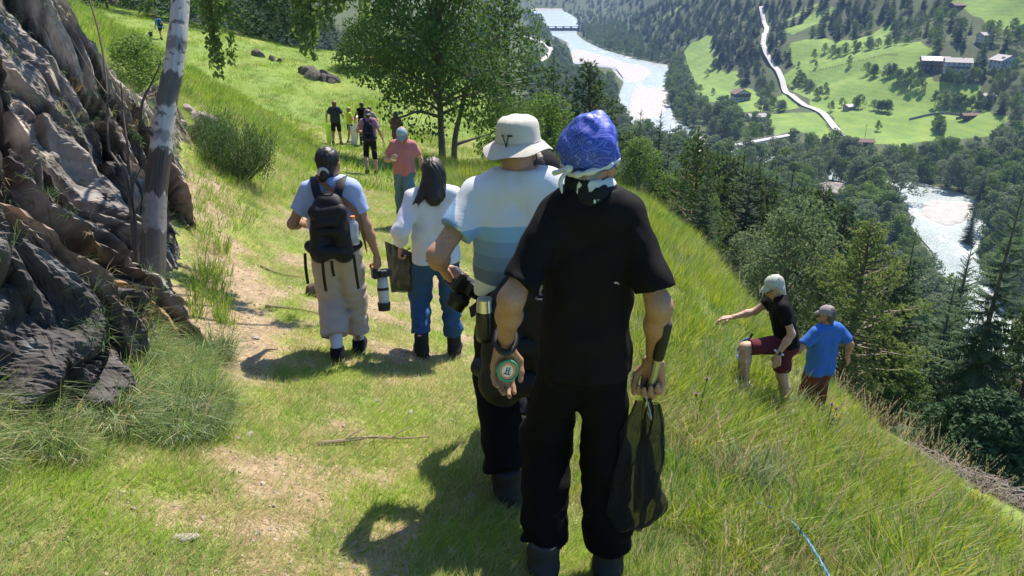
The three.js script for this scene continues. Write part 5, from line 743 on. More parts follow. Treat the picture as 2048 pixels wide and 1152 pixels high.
{
  const grey = hairMat([0.33, 0.32, 0.31]);
  onHead(p1, 'hair', shortHair(-0.001), grey, 0.006, 0.02, (x, y, z, d) => faceCut(0.05, -0.02)(x, y, z, strands(0.006)(x, y, z, d)));
  const scarfTex = dataTex(256, 256, (i, j) => { const a = i / 256, b = j / 256, n = noise(a * 6, b * 6, 2), l = Math.abs(Math.sin(18 * (a + 0.25 * n) + 6 * noise(a * 9, b * 9, 4))), l2 = Math.abs(Math.sin(15 * (b + 0.3 * n) + 5 * noise(a * 8, b * 8, 9))), k = Math.max(l > 0.97 ? 1 : 0, l2 > 0.975 ? 0.8 : 0); return [lerp(0.018, 0.11, k), lerp(0.045, 0.17, k), lerp(0.36, 0.62, k)]; }, true, true); scarfTex.repeat.set(5, 5);
  const puff = [cap(V(0.0, 0.072, 0.026), V(0.0, 0.058, -0.02), 0.098, 0.093), cap(V(-0.02, 0.04, 0.045), V(0.02, 0.042, 0.04), 0.088), cap(V(0.03, 0.02, 0.04), V(0.045, 0.02, 0.0), 0.055)];
  const sc = onHead(p1, 'head_scarf', puff, new THREE.MeshPhysicalMaterial({ map: scarfTex, roughness: 0.55, sheen: 0.4, sheenRoughness: 0.4 }), 0.005, 0.03, (x, y, z, d) => { if (d < 0.05) d += 0.02 * ridged(x * 9 + 2, y * 6 + z * 4, z * 9, 3) + 0.008 * noise(x * 18, y * 24, z * 18); return Math.max(d, (0.012 - 0.25 * (z + 0.02)) * 1 - y - 0.35 * Math.abs(x) * (z > 0 ? 0.3 : 0)); });
  const pale = cloth([0.6, 0.62, 0.66]);
  headMesh(p1, 'scarf_band', tube(spline([V(-0.09, 0.015, -0.01), V(-0.075, -0.005, 0.06), V(-0.02, -0.03, 0.108), V(0.03, -0.02, 0.11), V(0.085, 0.005, 0.05), V(0.09, 0.02, -0.02)], 24), Array.from({ length: 25 }, (_, i) => 0.009 + 0.003 * Math.sin(i * 1.7)), 8), pale, sc);
  headMesh(p1, 'knot', join([place(new THREE.SphereGeometry(0.015, 12, 10), [-0.03, -0.014, 0.118], [0, 0, 0.5], [1.4, 0.9, 0.8]), tube(spline([V(-0.03, -0.02, 0.125), V(-0.045, -0.05, 0.132), V(-0.04, -0.09, 0.125)], 8), [0.006, 0.007, 0.008, 0.008, 0.008, 0.008, 0.007, 0.005, 0.002], 6), tube(spline([V(-0.03, -0.012, 0.125), V(-0.075, -0.03, 0.115), V(-0.1, -0.035, 0.09)], 8), [0.006, 0.007, 0.009, 0.01, 0.01, 0.009, 0.007, 0.005, 0.002], 6)]), pale, sc);
  headMesh(p1, 'cap_peak', place(new THREE.CylinderGeometry(0.085, 0.085, 0.006, 24, 1, false, Math.PI * 0.5, Math.PI), [0, 0.035, -0.07], [0.1, Math.PI / 2, 0], [1.3, 1, 0.95]), cloth([0.06, 0.065, 0.08]), sc);
  const ngTex = dataTex(256, 128, (i, j) => { const a = i / 256, b = j / 128, n = noise(a * 5, b * 3, 1) + 0.4 * noise(a * 14, b * 9, 2), k = n > 0.2 ? 1 : 0; return k ? [0.5, 0.53, 0.55] : [0.015, 0.016, 0.02]; }, true, true); ngTex.repeat.set(4, 5);
  const n0 = p1.B(0, 0.515, 0.008), n1 = p1.Hd(0, -0.055, 0.02);
  mesh('neck_gaiter', capsMesh([cap(n0, n1, 0.078, 0.064)], 0.006, 0.01, (x, y, z, d) => Math.max(d + 0.004 * noise(x * 20, y * 45, z * 20), y - n1.y - 0.015)), cloth([1, 1, 1], { map: ngTex }), p1.g);
  const w = p1.wr[0].clone().lerp(p1.el[0], 0.06), dw = p1.el[0].clone().sub(p1.wr[0]).normalize(), q = new THREE.Quaternion().setFromUnitVectors(V(0, 1, 0), dw);
  mesh('watch_strap', place(new THREE.TorusGeometry(0.031, 0.0085, 8, 24), [0, 0, 0], [Math.PI / 2, 0, 0], [1, 1.5, 1]).applyQuaternion(q).translate(w.x, w.y, w.z), M_black, p1.g);
  // small crescent print on the back
  const yy = p1.B(0.075, 0.26, 0), zz = 0.16; const moon = new THREE.Shape(); moon.absarc(0, 0, 0.011, 0.2, 3.4, false); moon.absarc(0.002, -0.003, 0.009, 3.3, 0.3, true);
  const f = new THREE.Raycaster(), sm = p1.g.getObjectByName('shirt'); p1.g.updateMatrixWorld(true); const o = p1.toWorld(V(yy.x, yy.y, 0.5)), dir = V(0, 0, -1).applyQuaternion(p1.g.quaternion); f.set(o, dir); const hitp = f.intersectObject(sm)[0];
  if (hitp) { const lp = p1.g.worldToLocal(hitp.point.clone()); mesh('crescent_print', place(new THREE.ExtrudeGeometry(moon, { depth: 0.0015, bevelEnabled: false, curveSegments: 12 }), [lp.x, lp.y, lp.z - 0.0005], [0, 0, 0.1]), std([0.4, 0.42, 0.45], 0.6), sm); }
  // cord and pull at the right thigh
  mesh('pocket_cord', tube(spline([p1.B(0.19, -0.12, 0.06), p1.B(0.205, -0.17, 0.07), p1.B(0.215, -0.21, 0.06), p1.B(0.2, -0.18, 0.065)], 10), 0.0025, 5), std([0.3, 0.35, 0.42], 0.6), p1.g);
}
// 2. the man in the striped T-shirt and pale bucket hat
const stripes = dataTex(8, 512, (i, j) => { const y = j / 512 * 0.9 + 0.75; return y > 1.255 ? [0.6, 0.64, 0.7] : y > 1.2 ? [0.24, 0.42, 0.62] : y > 1.145 ? [0.19, 0.31, 0.5] : y > 1.09 ? [0.16, 0.24, 0.38] : y > 1.035 ? [0.13, 0.17, 0.26] : [0.66, 0.67, 0.68]; }, false, true);
const p2 = person({ label: 'man in white and blue striped T-shirt and pale bucket hat', at: [0.04, 3.1], head: 0.86, h: 1.87, turn: 0.05, cell: 0.0095, fine: 0.005, w: 0.98, skin: SKIN,
  pose: { feet: [[-0.06, 0.12, 0, 0.1], [0.15, -0.12, 0, -0.1]], lh: [-0.295, 0.14, -0.07], rh: [0.26, 0.12, -0.18], le: [-0.5, -0.3, 0.9], re: [0.5, -0.2, 0.9], look: -0.35, nod: 0.0, lean: 0.02, roll: 0.02, lHand: { dir: [0.25, -0.75, -0.45], palm: [0.6, -0.2, -0.5], curl: [0.7, 0.75, 0.8, 0.85] } },
  shirt: { mat: cloth([1, 1, 1], { map: stripes }), hem: 0.06, sleeve: 0.62, loose: 0.02, sleeveLoose: 0.03, flare: 0.11, wrinkle: 0.007 }, pants: { mat: cloth([0.006, 0.006, 0.008], { specularIntensity: 0.25 }), loose: 0.03, cuff: 0.06, end: 1.88, wrinkle: 0.011 }, boot: { mat: cloth([0.035, 0.033, 0.033]), high: 0.15, fat: 0.004 } });
{
  const s = p2.g.getObjectByName('shirt'), a = s.geometry.attributes.position, u = s.geometry.attributes.uv; for (let i = 0; i < a.count; i++) u.setXY(i, 0.5, (a.getY(i) - p2.B(0, 0, 0).y + 0.915 - 0.75) / 0.9);
  const arms = [0, 1].map(i => p2.sh[i]); for (let i = 0; i < a.count; i++) { const ax = a.getX(i), k = ax < -0.235 || ax > 0.235; if (k) u.setY(i, (lerp(1.3, 1.2, sstep(1.32, 1.3, a.getY(i))) - 0.75) / 0.9); }
  onHead(p2, 'hair', shortHair(-0.009), hairMat([0.06, 0.05, 0.045]), 0.007, 0.02, (x, y, z, d) => faceCut(0.045, -0.03)(x, y, z, strands(0.004)(x, y, z, d)));
  const prof = [[0.0, 0.14], [0.045, 0.139], [0.076, 0.133], [0.09, 0.12], [0.097, 0.1], [0.101, 0.07], [0.104, 0.045], [0.106, 0.034], [0.124, 0.024], [0.143, 0.01], [0.16, -0.002], [0.161, -0.005], [0.138, 0.006], [0.116, 0.02], [0.1, 0.028]].map(q => new THREE.Vector2(q[0], q[1]));
  const hg = new THREE.LatheGeometry(prof, 64), hp = hg.attributes.position; for (let i = 0; i < hp.count; i++) { const x = hp.getX(i), y = hp.getY(i), z = hp.getZ(i), R = Math.hypot(x, z), th = Math.atan2(z, x), b = sstep(0.105, 0.165, R); hp.setXYZ(i, x * (1 + 0.016 * noise(x * 22, y * 30, z * 22) * (1 - b)), y + b * (0.014 * Math.sin(2 * th + 0.6) + 0.006 * Math.sin(5 * th)) + 0.006 * noise(x * 26, 3, z * 26) * (y > 0.12 ? 1 : 0) + 0.002, z * 1.1 * (1 + 0.016 * noise(x * 22 + 5, y * 30, z * 22) * (1 - b))); } hg.computeVertexNormals();
  const hat = headMesh(p2, 'bucket_hat', hg, cloth([0.56, 0.54, 0.49], { side: THREE.DoubleSide }));
  headMesh(p2, 'hat_band', new THREE.TorusGeometry(0.1035, 0.0035, 6, 48).rotateX(Math.PI / 2).scale(1, 1, 1.1).translate(0, 0.04, 0), cloth([0.48, 0.46, 0.42]), hat);
  headMesh(p2, 'cord', join([tube(spline([V(-0.035, 0.075, 0.113), V(-0.028, 0.06, 0.119), V(-0.018, 0.035, 0.124), V(-0.018, 0.015, 0.128)], 10), 0.0022, 5), tube(spline([V(-0.008, 0.075, 0.114), V(-0.012, 0.06, 0.119), V(-0.016, 0.035, 0.124)], 8), 0.0022, 5)]), M_black, hat);
  headMesh(p2, 'toggle', join([place(new RoundedBoxGeometry(0.009, 0.016, 0.008, 2, 0.003), [-0.018, 0.01, 0.129]), place(new RoundedBoxGeometry(0.026, 0.008, 0.006, 2, 0.002), [-0.002, 0.077, 0.116]), place(new RoundedBoxGeometry(0.01, 0.008, 0.006, 2, 0.002), [-0.036, 0.077, 0.114])]), M_black, hat);
  headMesh(p2, 'chin_strap', tube(spline([V(0.085, 0.01, 0.02), V(0.088, -0.04, 0.0), V(0.06, -0.095, -0.025), V(0.0, -0.115, -0.04)], 14), 0.003, 5), std([0.09, 0.07, 0.05]), hat);
}
// 3. the walker half hidden beside them
const p3 = person({ label: 'person in white top and dark cap half hidden beside the striped man', at: [0.145, 3.78], head: 0.95, h: 1.84, turn: 0.0, cell: 0.012, fine: 0.007, skin: SKIN3,
  pose: { feet: [[-0.1, 0.0, 0], [0.12, -0.25, 0]], look: -0.9, lh: [-0.15, 0.16, -0.26], rh: [0.15, 0.16, -0.26] }, shirt: { mat: cloth([0.6, 0.61, 0.64]), hem: -0.05, sleeve: 0.6 }, pants: { mat: cloth([0.02, 0.021, 0.025]), loose: 0.02 }, boot: { mat: cloth([0.03, 0.03, 0.03]) } });
onHead(p3, 'hair', shortHair(0.002).slice(0, 1), hairMat([0.03, 0.022, 0.018]), 0.008, 0.02, (x, y, z, d) => faceCut(0.05, -0.01)(x, y, z, strands(0.005)(x, y, z, d)));
capHat(p3, cloth([0.02, 0.02, 0.022]), null, { name: 'visor_cap' });
headMesh(p3, 'sunglasses', join([place(new RoundedBoxGeometry(0.135, 0.042, 0.012, 3, 0.005), [0, 0.008, -0.098]), place(new THREE.BoxGeometry(0.004, 0.012, 0.1), [0.078, 0.012, -0.045]), place(new THREE.BoxGeometry(0.004, 0.012, 0.1), [-0.078, 0.012, -0.045])]), M_black);
// 4. long black hair, white long-sleeved top
const p4 = person({ label: 'woman with long black hair, white long-sleeved top and wide blue trousers', at: [-0.56, 5.36], h: 1.58, turn: 0.12, cell: 0.012, fine: 0.006, w: 1.02, skin: SKIN,
  pose: { feet: [[-0.14, 0.08, 0, 0.15], [0.12, -0.06, 0.0, -0.2]], lh: [-0.26, 0.06, -0.03], rh: [0.2, 0.1, -0.22], le: [-0.3, -0.1, 0.9], look: 0.25, nod: 0.25, lHand: { dir: [-0.2, -1, -0.3], curl: [1.1, 1.1, 1.15, 1.2] } },
  shirt: { mat: cloth([0.6, 0.62, 0.68]), hem: -0.06, sleeve: 1.75, loose: 0.016, flare: 0.112, wrinkle: 0.008 }, pants: { mat: cloth([0.032, 0.085, 0.19]), loose: 0.027, cuff: 0.05, end: 1.74, wrinkle: 0.016 }, boot: { mat: cloth([0.03, 0.028, 0.028]), high: 0.2, fat: 0.006 } });
{
  const c = [...shortHair(0.006), cap(V(0, 0.02, 0.05), V(-0.03, -0.16, 0.075), 0.085, 0.078), cap(V(0.04, 0, 0.04), V(0.035, -0.15, 0.06), 0.06, 0.05), cap(V(-0.05, -0.02, 0.03), V(-0.14, -0.16, 0.04), 0.055, 0.03), cap(V(-0.1, -0.12, 0.04), V(-0.2, -0.2, 0.04), 0.035, 0.008), cap(V(-0.09, -0.08, 0.05), V(-0.17, -0.23, 0.06), 0.035, 0.008)];
  onHead(p4, 'hair', c, hairMat([0.014, 0.011, 0.012], 0.5), 0.006, 0.03, (x, y, z, d) => faceCut(0.05, -0.02)(x, y, z, Math.abs(d) < 0.04 ? d + 0.011 * ridged((x + 0.5 * y) * 32, y * 1.6, z * 28, 2) : d));
}
// 5. beige trousers, black rucksack
const p5 = person({ label: 'woman in pale blue T-shirt and beige trousers wearing a black rucksack', at: [-1.2, 4.97], h: 1.57, turn: 0.1, cell: 0.0115, fine: 0.006, w: 0.98, skin: SKIN2,
  pose: { feet: [[-0.03, 0.17, 0.01, 0.12], [0.09, -0.16, 0, -0.05]], lh: [-0.24, 0.13, -0.2], rh: [0.285, -0.06, 0.0], le: [-0.45, -0.4, 0.8], look: -0.18, nod: 0.05, rHand: { dir: [0.0, -1, -0.1], palm: [-0.8, 0, -0.5], curl: [1.1, 1.15, 1.2, 1.25] } },
  shirt: { mat: cloth([0.34, 0.42, 0.66]), hem: 0.0, sleeve: 0.66, loose: 0.014, sleeveLoose: 0.03 }, pants: { mat: cloth([0.44, 0.37, 0.33]), loose: 0.04, cuff: 0.058, end: 1.74, wrinkle: 0.013 }, boot: { mat: cloth([0.014, 0.014, 0.016]), high: 0.11 }, socks: { mat: cloth([0.6, 0.6, 0.62]), top: 0.34 } });
{
  const dark = hairMat([0.012, 0.01, 0.011], 0.48); onHead(p5, 'hair', [...shortHair(0.004), cap(V(0, -0.03, 0.1), V(-0.01, -0.06, 0.112), 0.042, 0.036), cap(V(-0.02, -0.08, 0.1), V(-0.03, -0.13, 0.095), 0.028, 0.006)], dark, 0.006, 0.018, (x, y, z, d) => faceCut(0.055, -0.015)(x, y, z, strands(0.009, 30)(x, y, z, d)));
  headMesh(p5, 'hair_tie', place(new THREE.TorusGeometry(0.03, 0.013, 8, 18), [-0.005, -0.03, 0.118], [0.3, 0.2, 0]), cloth([0.55, 0.5, 0.5]));
}
// 6. the woman who faces the camera
const p6 = person({ label: 'woman in pink T-shirt and grey-blue cap facing the camera, looking down', at: [-1.73, 12.2], h: 1.63, turn: 3.0, cell: 0.014, fine: 0.007, skin: SKIN3, face: true,
  pose: { feet: [[-0.1, -0.1, 0, 0.1], [0.1, 0.08, 0, -0.1]], nod: 0.5, rh: [0.12, 0.24, -0.23], re: [0.7, -0.4, 0.6], lh: [-0.31, -0.03, 0.05], rHand: { dir: [-0.4, 0.3, -0.6], palm: [-0.4, 0.8, 0.3], curl: [0.5, 0.6, 0.7, 0.8] } },
  shirt: { mat: cloth([0.42, 0.17, 0.17]), hem: -0.04, sleeve: 0.72, loose: 0.022, sleeveLoose: 0.04 }, pants: { mat: cloth([0.11, 0.17, 0.2]), loose: 0.028, cuff: 0.055, end: 1.75, wrinkle: 0.012 }, boot: { mat: cloth([0.022, 0.022, 0.022]), high: 0.2 } });
onHead(p6, 'hair', [...shortHair(0.004), cap(V(-0.07, -0.01, 0.0), V(-0.08, -0.1, -0.01), 0.035, 0.025), cap(V(0.07, -0.01, 0.0), V(0.08, -0.1, -0.01), 0.035, 0.025)], hairMat([0.42, 0.27, 0.12]), 0.008, 0.02, (x, y, z, d) => faceCut(0.05, -0.04)(x, y, z, strands(0.007)(x, y, z, d)));
capHat(p6, cloth([0.3, 0.38, 0.45]), cloth([0.18, 0.27, 0.36]));
// 7-12. the group farther down the path
const p7 = person({ label: 'person in mauve T-shirt and black calf-length leggings with grey cap worn backwards', at: [-3.62, 19.6], h: 1.68, turn: 0.1, cell: 0.016, fine: 0.009, skin: SKIN3, pose: { feet: [[-0.1, 0.1, 0], [0.11, -0.05, 0]], rh: [0.33, -0.02, 0.02], lh: [-0.22, 0.15, -0.2], look: 0.1 }, shirt: { mat: cloth([0.33, 0.16, 0.24]), hem: -0.03, sleeve: 0.6 }, pants: { mat: cloth([0.012, 0.012, 0.016]), loose: 0.006, end: 1.35, cuff: 0.05 }, boot: { mat: cloth([0.02, 0.02, 0.025]), high: 0.1 } });
onHead(p7, 'hair', shortHair(0), hairMat([0.1, 0.06, 0.035]), 0.009, 0.02, faceCut(0.05, -0.03)); capHat(p7, cloth([0.2, 0.21, 0.23]), null, { back: true });
const p8 = person({ label: 'woman with long fair ponytail, white cap and dusky pink clothes', at: [-3.9, 26.2], h: 1.66, turn: -0.55, cell: 0.016, fine: 0.009, skin: SKIN3, pose: { lh: [-0.16, 0.14, -0.24], rh: [0.16, 0.14, -0.24] }, shirt: { mat: cloth([0.25, 0.1, 0.12]), hem: -0.1, sleeve: 0.7, loose: 0.02 }, pants: { mat: cloth([0.27, 0.11, 0.12]), loose: 0.015 }, boot: {} });
onHead(p8, 'hair', [...shortHair(0.003), cap(V(0, 0.02, 0.1), V(0.0, -0.16, 0.13), 0.034, 0.03), cap(V(0, -0.16, 0.13), V(0.02, -0.34, 0.1), 0.03, 0.01)], hairMat([0.25, 0.16, 0.08]), 0.009, 0.015, faceCut(0.05, -0.03)); capHat(p8, cloth([0.5, 0.5, 0.46]));
const p9 = person({ label: 'woman in black sleeveless top with brown hair holding a white net beside her', at: [-6.0, 31.3], h: 1.72, turn: 0.0, cell: 0.017, fine: 0.009, skin: SKIN, pose: { lh: [-0.3, -0.02, 0.0], rh: [0.15, 0.15, -0.2] }, shirt: { mat: M_blackCloth, hem: -0.05, sleeve: 0.1, loose: 0.01 }, pants: { mat: cloth([0.02, 0.022, 0.03]), loose: 0.01 }, boot: {} });
onHead(p9, 'hair', [...shortHair(0.004), cap(V(0, 0.0, 0.08), V(0, -0.1, 0.1), 0.05, 0.035)], hairMat([0.07, 0.04, 0.025]), 0.009, 0.02, faceCut(0.05, -0.02));
const p10 = person({ label: 'man in grey T-shirt partly hidden behind the person with the grey cap', at: [-5.5, 30.2], h: 1.66, turn: -0.3, cell: 0.017, fine: 0.009, skin: SKIN, pose: { rh: [0.2, 0.2, -0.25] }, shirt: { mat: cloth([0.2, 0.22, 0.24]), hem: -0.05, sleeve: 0.6 }, pants: { mat: cloth([0.05, 0.05, 0.055]) }, boot: {} });
onHead(p10, 'hair', shortHair(-0.002), hairMat([0.06, 0.04, 0.03]), 0.009, 0.02, faceCut(0.055, -0.03));
const p11 = person({ label: 'person in navy polo shirt and black shorts at the left end of the group', at: [-6.98, 30.8], h: 1.72, turn: 0.0, cell: 0.016, fine: 0.009, skin: SKIN, w: 1.05, pose: { feet: [[-0.13, 0.1, 0], [0.13, -0.05, 0]], lh: [-0.33, 0.02, -0.02], rh: [0.28, 0.12, -0.15] }, shirt: { mat: cloth([0.03, 0.038, 0.065]), hem: -0.06, sleeve: 0.7, loose: 0.02 }, pants: { mat: cloth([0.014, 0.014, 0.018]), end: 0.95, loose: 0.02 }, boot: { mat: cloth([0.05, 0.045, 0.04]) } });
onHead(p11, 'hair', [...shortHair(0.003), cap(V(-0.02, 0.0, 0.08), V(-0.04, -0.2, 0.08), 0.045, 0.03)], hairMat([0.16, 0.1, 0.05]), 0.009, 0.02, faceCut(0.05, -0.02)); capHat(p11, cloth([0.2, 0.14, 0.07]));
const p12 = person({ label: 'blond child in yellow-green T-shirt and navy shorts holding a pale clipboard', at: [-6.58, 31.5], h: 1.44, turn: -0.9, cell: 0.016, fine: 0.009, skin: SKIN3, face: true, pose: { feet: [[-0.1, 0.08, 0], [0.12, -0.06, 0]], nod: 0.25, lh: [-0.1, 0.22, -0.24], rh: [0.14, 0.2, -0.26] }, shirt: { mat: cloth([0.5, 0.62, 0.08]), hem: -0.03, sleeve: 0.6 }, pants: { mat: cloth([0.02, 0.04, 0.1]), end: 0.75, loose: 0.02 }, boot: { mat: cloth([0.2, 0.2, 0.2]) } });
onHead(p12, 'hair', [...shortHair(0.008), cap(V(-0.06, 0, 0.02), V(-0.075, -0.12, 0.02), 0.04, 0.025), cap(V(0.06, 0, 0.02), V(0.075, -0.12, 0.02), 0.04, 0.025)], hairMat([0.5, 0.36, 0.17]), 0.009, 0.02, faceCut(0.06, -0.045));
// 13. high on the meadow
const p13 = person({ label: 'person in bright blue T-shirt bending alone high on the meadow left of the birch', at: [-22.6, 52.3], h: 1.5, turn: 0.9, cell: 0.018, fine: 0.01, skin: SKIN, pose: { lean: 0.35, feet: [[-0.1, 0.2, 0], [0.1, -0.25, 0]], lh: [-0.2, -0.02, -0.35], rh: [0.3, -0.02, -0.1] }, shirt: { mat: cloth([0.06, 0.24, 0.62]), sleeve: 0.6 }, pants: { mat: cloth([0.03, 0.03, 0.04]), end: 0.7 }, boot: {} });
onHead(p13, 'hair', shortHair(), hairMat([0.04, 0.03, 0.025]), 0.01, 0.02, faceCut());
// 14. the woman stepping up the bank
const p14 = person({ label: 'white-haired woman in black T-shirt and maroon shorts stepping up the grassy bank', at: [2.66, 6.85], h: 1.6, turn: 1.42, cell: 0.0115, fine: 0.006, skin: SKIN3, face: true, w: 1.02,
  pose: { feet: [[-0.12, -0.34, 0.12, 0, 0.1], [0.06, 0.16, 0, 0, 0.25]], shift: [0, 0.04], pelvis: 0.9, lean: 0.28, nod: 0.35, lh: [-0.24, 0.0, -0.12], le: [-0.3, -0.1, 0.9], rh: [0.08, 0.33, -0.46], re: [0.4, -0.6, 0.2], rHand: { dir: [0, 0.1, -1], palm: [0, -1, 0.1], curl: [0.4, 0.5, 0.6, 0.7] }, lHand: { dir: [0, -1, -0.25], palm: [1, 0, 0.2], curl: [0.3, 0.4, 0.5, 0.5] } },
  shirt: { mat: M_blackCloth, hem: -0.02, sleeve: 0.62, loose: 0.012, sleeveLoose: 0.02 }, pants: { mat: cloth([0.1, 0.022, 0.03]), waist: 0.14, end: 0.88, loose: 0.026, wrinkle: 0.009 }, boot: { mat: cloth([0.4, 0.42, 0.44]), high: 0.09, sole: std([0.05, 0.05, 0.06]) }, socks: { mat: cloth([0.1, 0.1, 0.12]), top: 0.15 } });
{
  onHead(p14, 'hair', [...shortHair(0.001), cap(V(-0.04, -0.02, 0.04), V(-0.045, -0.085, 0.05), 0.055, 0.03), cap(V(0.04, -0.02, 0.04), V(0.045, -0.085, 0.05), 0.055, 0.03)], hairMat([0.66, 0.63, 0.56], 0.4), 0.006, 0.02, (x, y, z, d) => faceCut(0.055, -0.03)(x, y, z, strands(0.008, 22)(x, y, z, d)));
  capHat(p14, cloth([0.42, 0.46, 0.4]), cloth([0.4, 0.44, 0.4]));
  headMesh(p14, 'sunglasses', join([place(new RoundedBoxGeometry(0.13, 0.036, 0.012, 3, 0.005), [0, 0.006, -0.1]), place(new THREE.BoxGeometry(0.004, 0.01, 0.1), [0.078, 0.012, -0.045]), place(new THREE.BoxGeometry(0.004, 0.01, 0.1), [-0.078, 0.012, -0.045])]), M_black);
  const w = p14.wr[0].clone().lerp(p14.el[0], 0.08), dw = p14.el[0].clone().sub(p14.wr[0]).normalize(), q = new THREE.Quaternion().setFromUnitVectors(V(0, 1, 0), dw);
  const st = mesh('watch_strap', place(new THREE.TorusGeometry(0.028, 0.008, 8, 20), [0, 0, 0], [Math.PI / 2, 0, 0], [1, 1.6, 1]).applyQuaternion(q).translate(w.x, w.y, w.z), cloth([0.6, 0.6, 0.62]), p14.g);
  mesh('watch_case', place(new RoundedBoxGeometry(0.014, 0.034, 0.03, 2, 0.004), [-0.03, 0, 0]).applyQuaternion(q).translate(w.x, w.y, w.z), M_black, st);
}
// 15. the man in the blue T-shirt
const p15 = person({ label: 'man in blue T-shirt and rust brown trousers behind the white-haired woman', at: [3.72, 8.3], h: 1.75, turn: 0.35, cell: 0.012, fine: 0.006, skin: SKIN2,
  pose: { feet: [[-0.07, 0.0, -0.13], [0.09, 0.0, 0]], look: 0.3, nod: 0.1, lh: [-0.27, 0.2, -0.2], le: [-0.7, -0.4, 0.5], rh: [0.4, 0.03, -0.02], re: [0.6, 0, 0.8], rHand: { dir: [0.5, -0.8, -0.2], palm: [-0.3, -0.2, -0.9], curl: [0.15, 0.2, 0.2, 0.25], spread: 4 } },
  shirt: { mat: cloth([0.04, 0.13, 0.42]), hem: -0.08, sleeve: 0.72, loose: 0.018, sleeveLoose: 0.03, wrinkle: 0.008 }, pants: { mat: cloth([0.115, 0.04, 0.025]), loose: 0.028 }, boot: {} });
onHead(p15, 'hair', shortHair(-0.004), hairMat([0.1, 0.08, 0.07]), 0.008, 0.02, faceCut(0.05, -0.03)); capHat(p15, cloth([0.26, 0.24, 0.25]), cloth([0.18, 0.17, 0.18]));
headMesh(p15, 'sunglasses', join([place(new RoundedBoxGeometry(0.13, 0.036, 0.012, 3, 0.005), [0, 0.006, -0.1]), place(new THREE.BoxGeometry(0.004, 0.01, 0.1), [0.078, 0.012, -0.045]), place(new THREE.BoxGeometry(0.004, 0.01, 0.1), [-0.078, 0.012, -0.045])]), M_black);
// ---------- things carried and worn ----------
const M_net = new THREE.MeshStandardMaterial({ color: col(0.004, 0.005, 0.008), roughness: 0.9, transparent: true, opacity: 0.62, side: THREE.DoubleSide });
const M_steel = std([0.72, 0.7, 0.64], 0.28, { metalness: 0.9 }), M_nylon = cloth([0.012, 0.012, 0.015], { roughness: 0.6, specularIntensity: 0.6 });
function netBag(h, prof, sx, sz, fold, seed) {            // a hanging sack: rings (width, depth) down its length with folds
  const n = 40, m = 44, pos = [], idx = [];
  for (let i = 0; i <= n; i++) for (let j = 0; j <= m; j++) { const f = i / n, a = j / m * 6.283, R = prof(f) * (1 + fold * noise(Math.cos(a) * 2.6 + seed, Math.sin(a) * 2.6, f * 2.2) + 0.4 * fold * noise(Math.cos(a) * 7, Math.sin(a) * 7 + seed, f * 5)); pos.push(Math.cos(a) * R * sx + 0.06 * h * Math.sin(f * 2.4 + seed), -f * h + 0.03 * h * noise(Math.cos(a) * 2, Math.sin(a) * 2, seed) * f, Math.sin(a) * R * sz); if (i && j) { const k = i * (m + 1) + j; idx.push(k - m - 2, k - m - 1, k - 1, k - 1, k - m - 1, k); } }
  return geo(pos, idx);
}
{ // the folded insect net in the right hand
  const gp = p1.grips[1], at = gp.pos.clone().add(V(0.0, 0, 0.0)), t = held('insect_net', 'folded dark insect net with black grip and steel tube held by the person in black', 'net', p1, at), ax = V(0.06, 0.95, 0.34).normalize(), P = s => at.clone().addScaledVector(ax, s);
  addTo(t, 'grip', tube([P(0.13), P(0.133), P(0.23), P(0.275), P(0.28)], [0.014, 0.0175, 0.0175, 0.0165, 0.008], 14), std([0.012, 0.012, 0.013], 0.6));
  addTo(t, 'tube', tube([P(-0.03), P(0.133)], 0.0125, 14), M_steel);
  addTo(t, 'collar', tube([P(-0.055), P(-0.02), P(0.02)], [0.017, 0.02, 0.018], 12), M_black);
  const bag = netBag(0.5, f => (0.014 + 0.1 * Math.pow(sstep(0.0, 0.85, f), 0.85)) * (f > 0.86 ? Math.sqrt(Math.max(0.02, 1 - ((f - 0.86) / 0.14) ** 2)) : 1), 1.0, 0.42, 0.65, 3.3); bag.translate(at.x - 0.025, at.y - 0.05, at.z);
  const b = addTo(t, 'net_bag', bag, M_net); const inner = netBag(0.42, f => 0.012 + 0.03 * Math.sin(Math.PI * Math.min(1, f * 0.9 + 0.05)), 1, 0.5, 0.5, 7.1); inner.translate(at.x - 0.005, at.y - 0.06, at.z); addTo(t, 'net_fold', inner, M_net, b);
  addTo(t, 'hoop', tube(spline([P(-0.05), P(-0.09).add(V(0.02, 0, 0.01)), P(-0.26).add(V(0.03, 0, 0.02)), P(-0.44).add(V(0.0, 0, 0.01))], 16), 0.0045, 6), M_black);
}
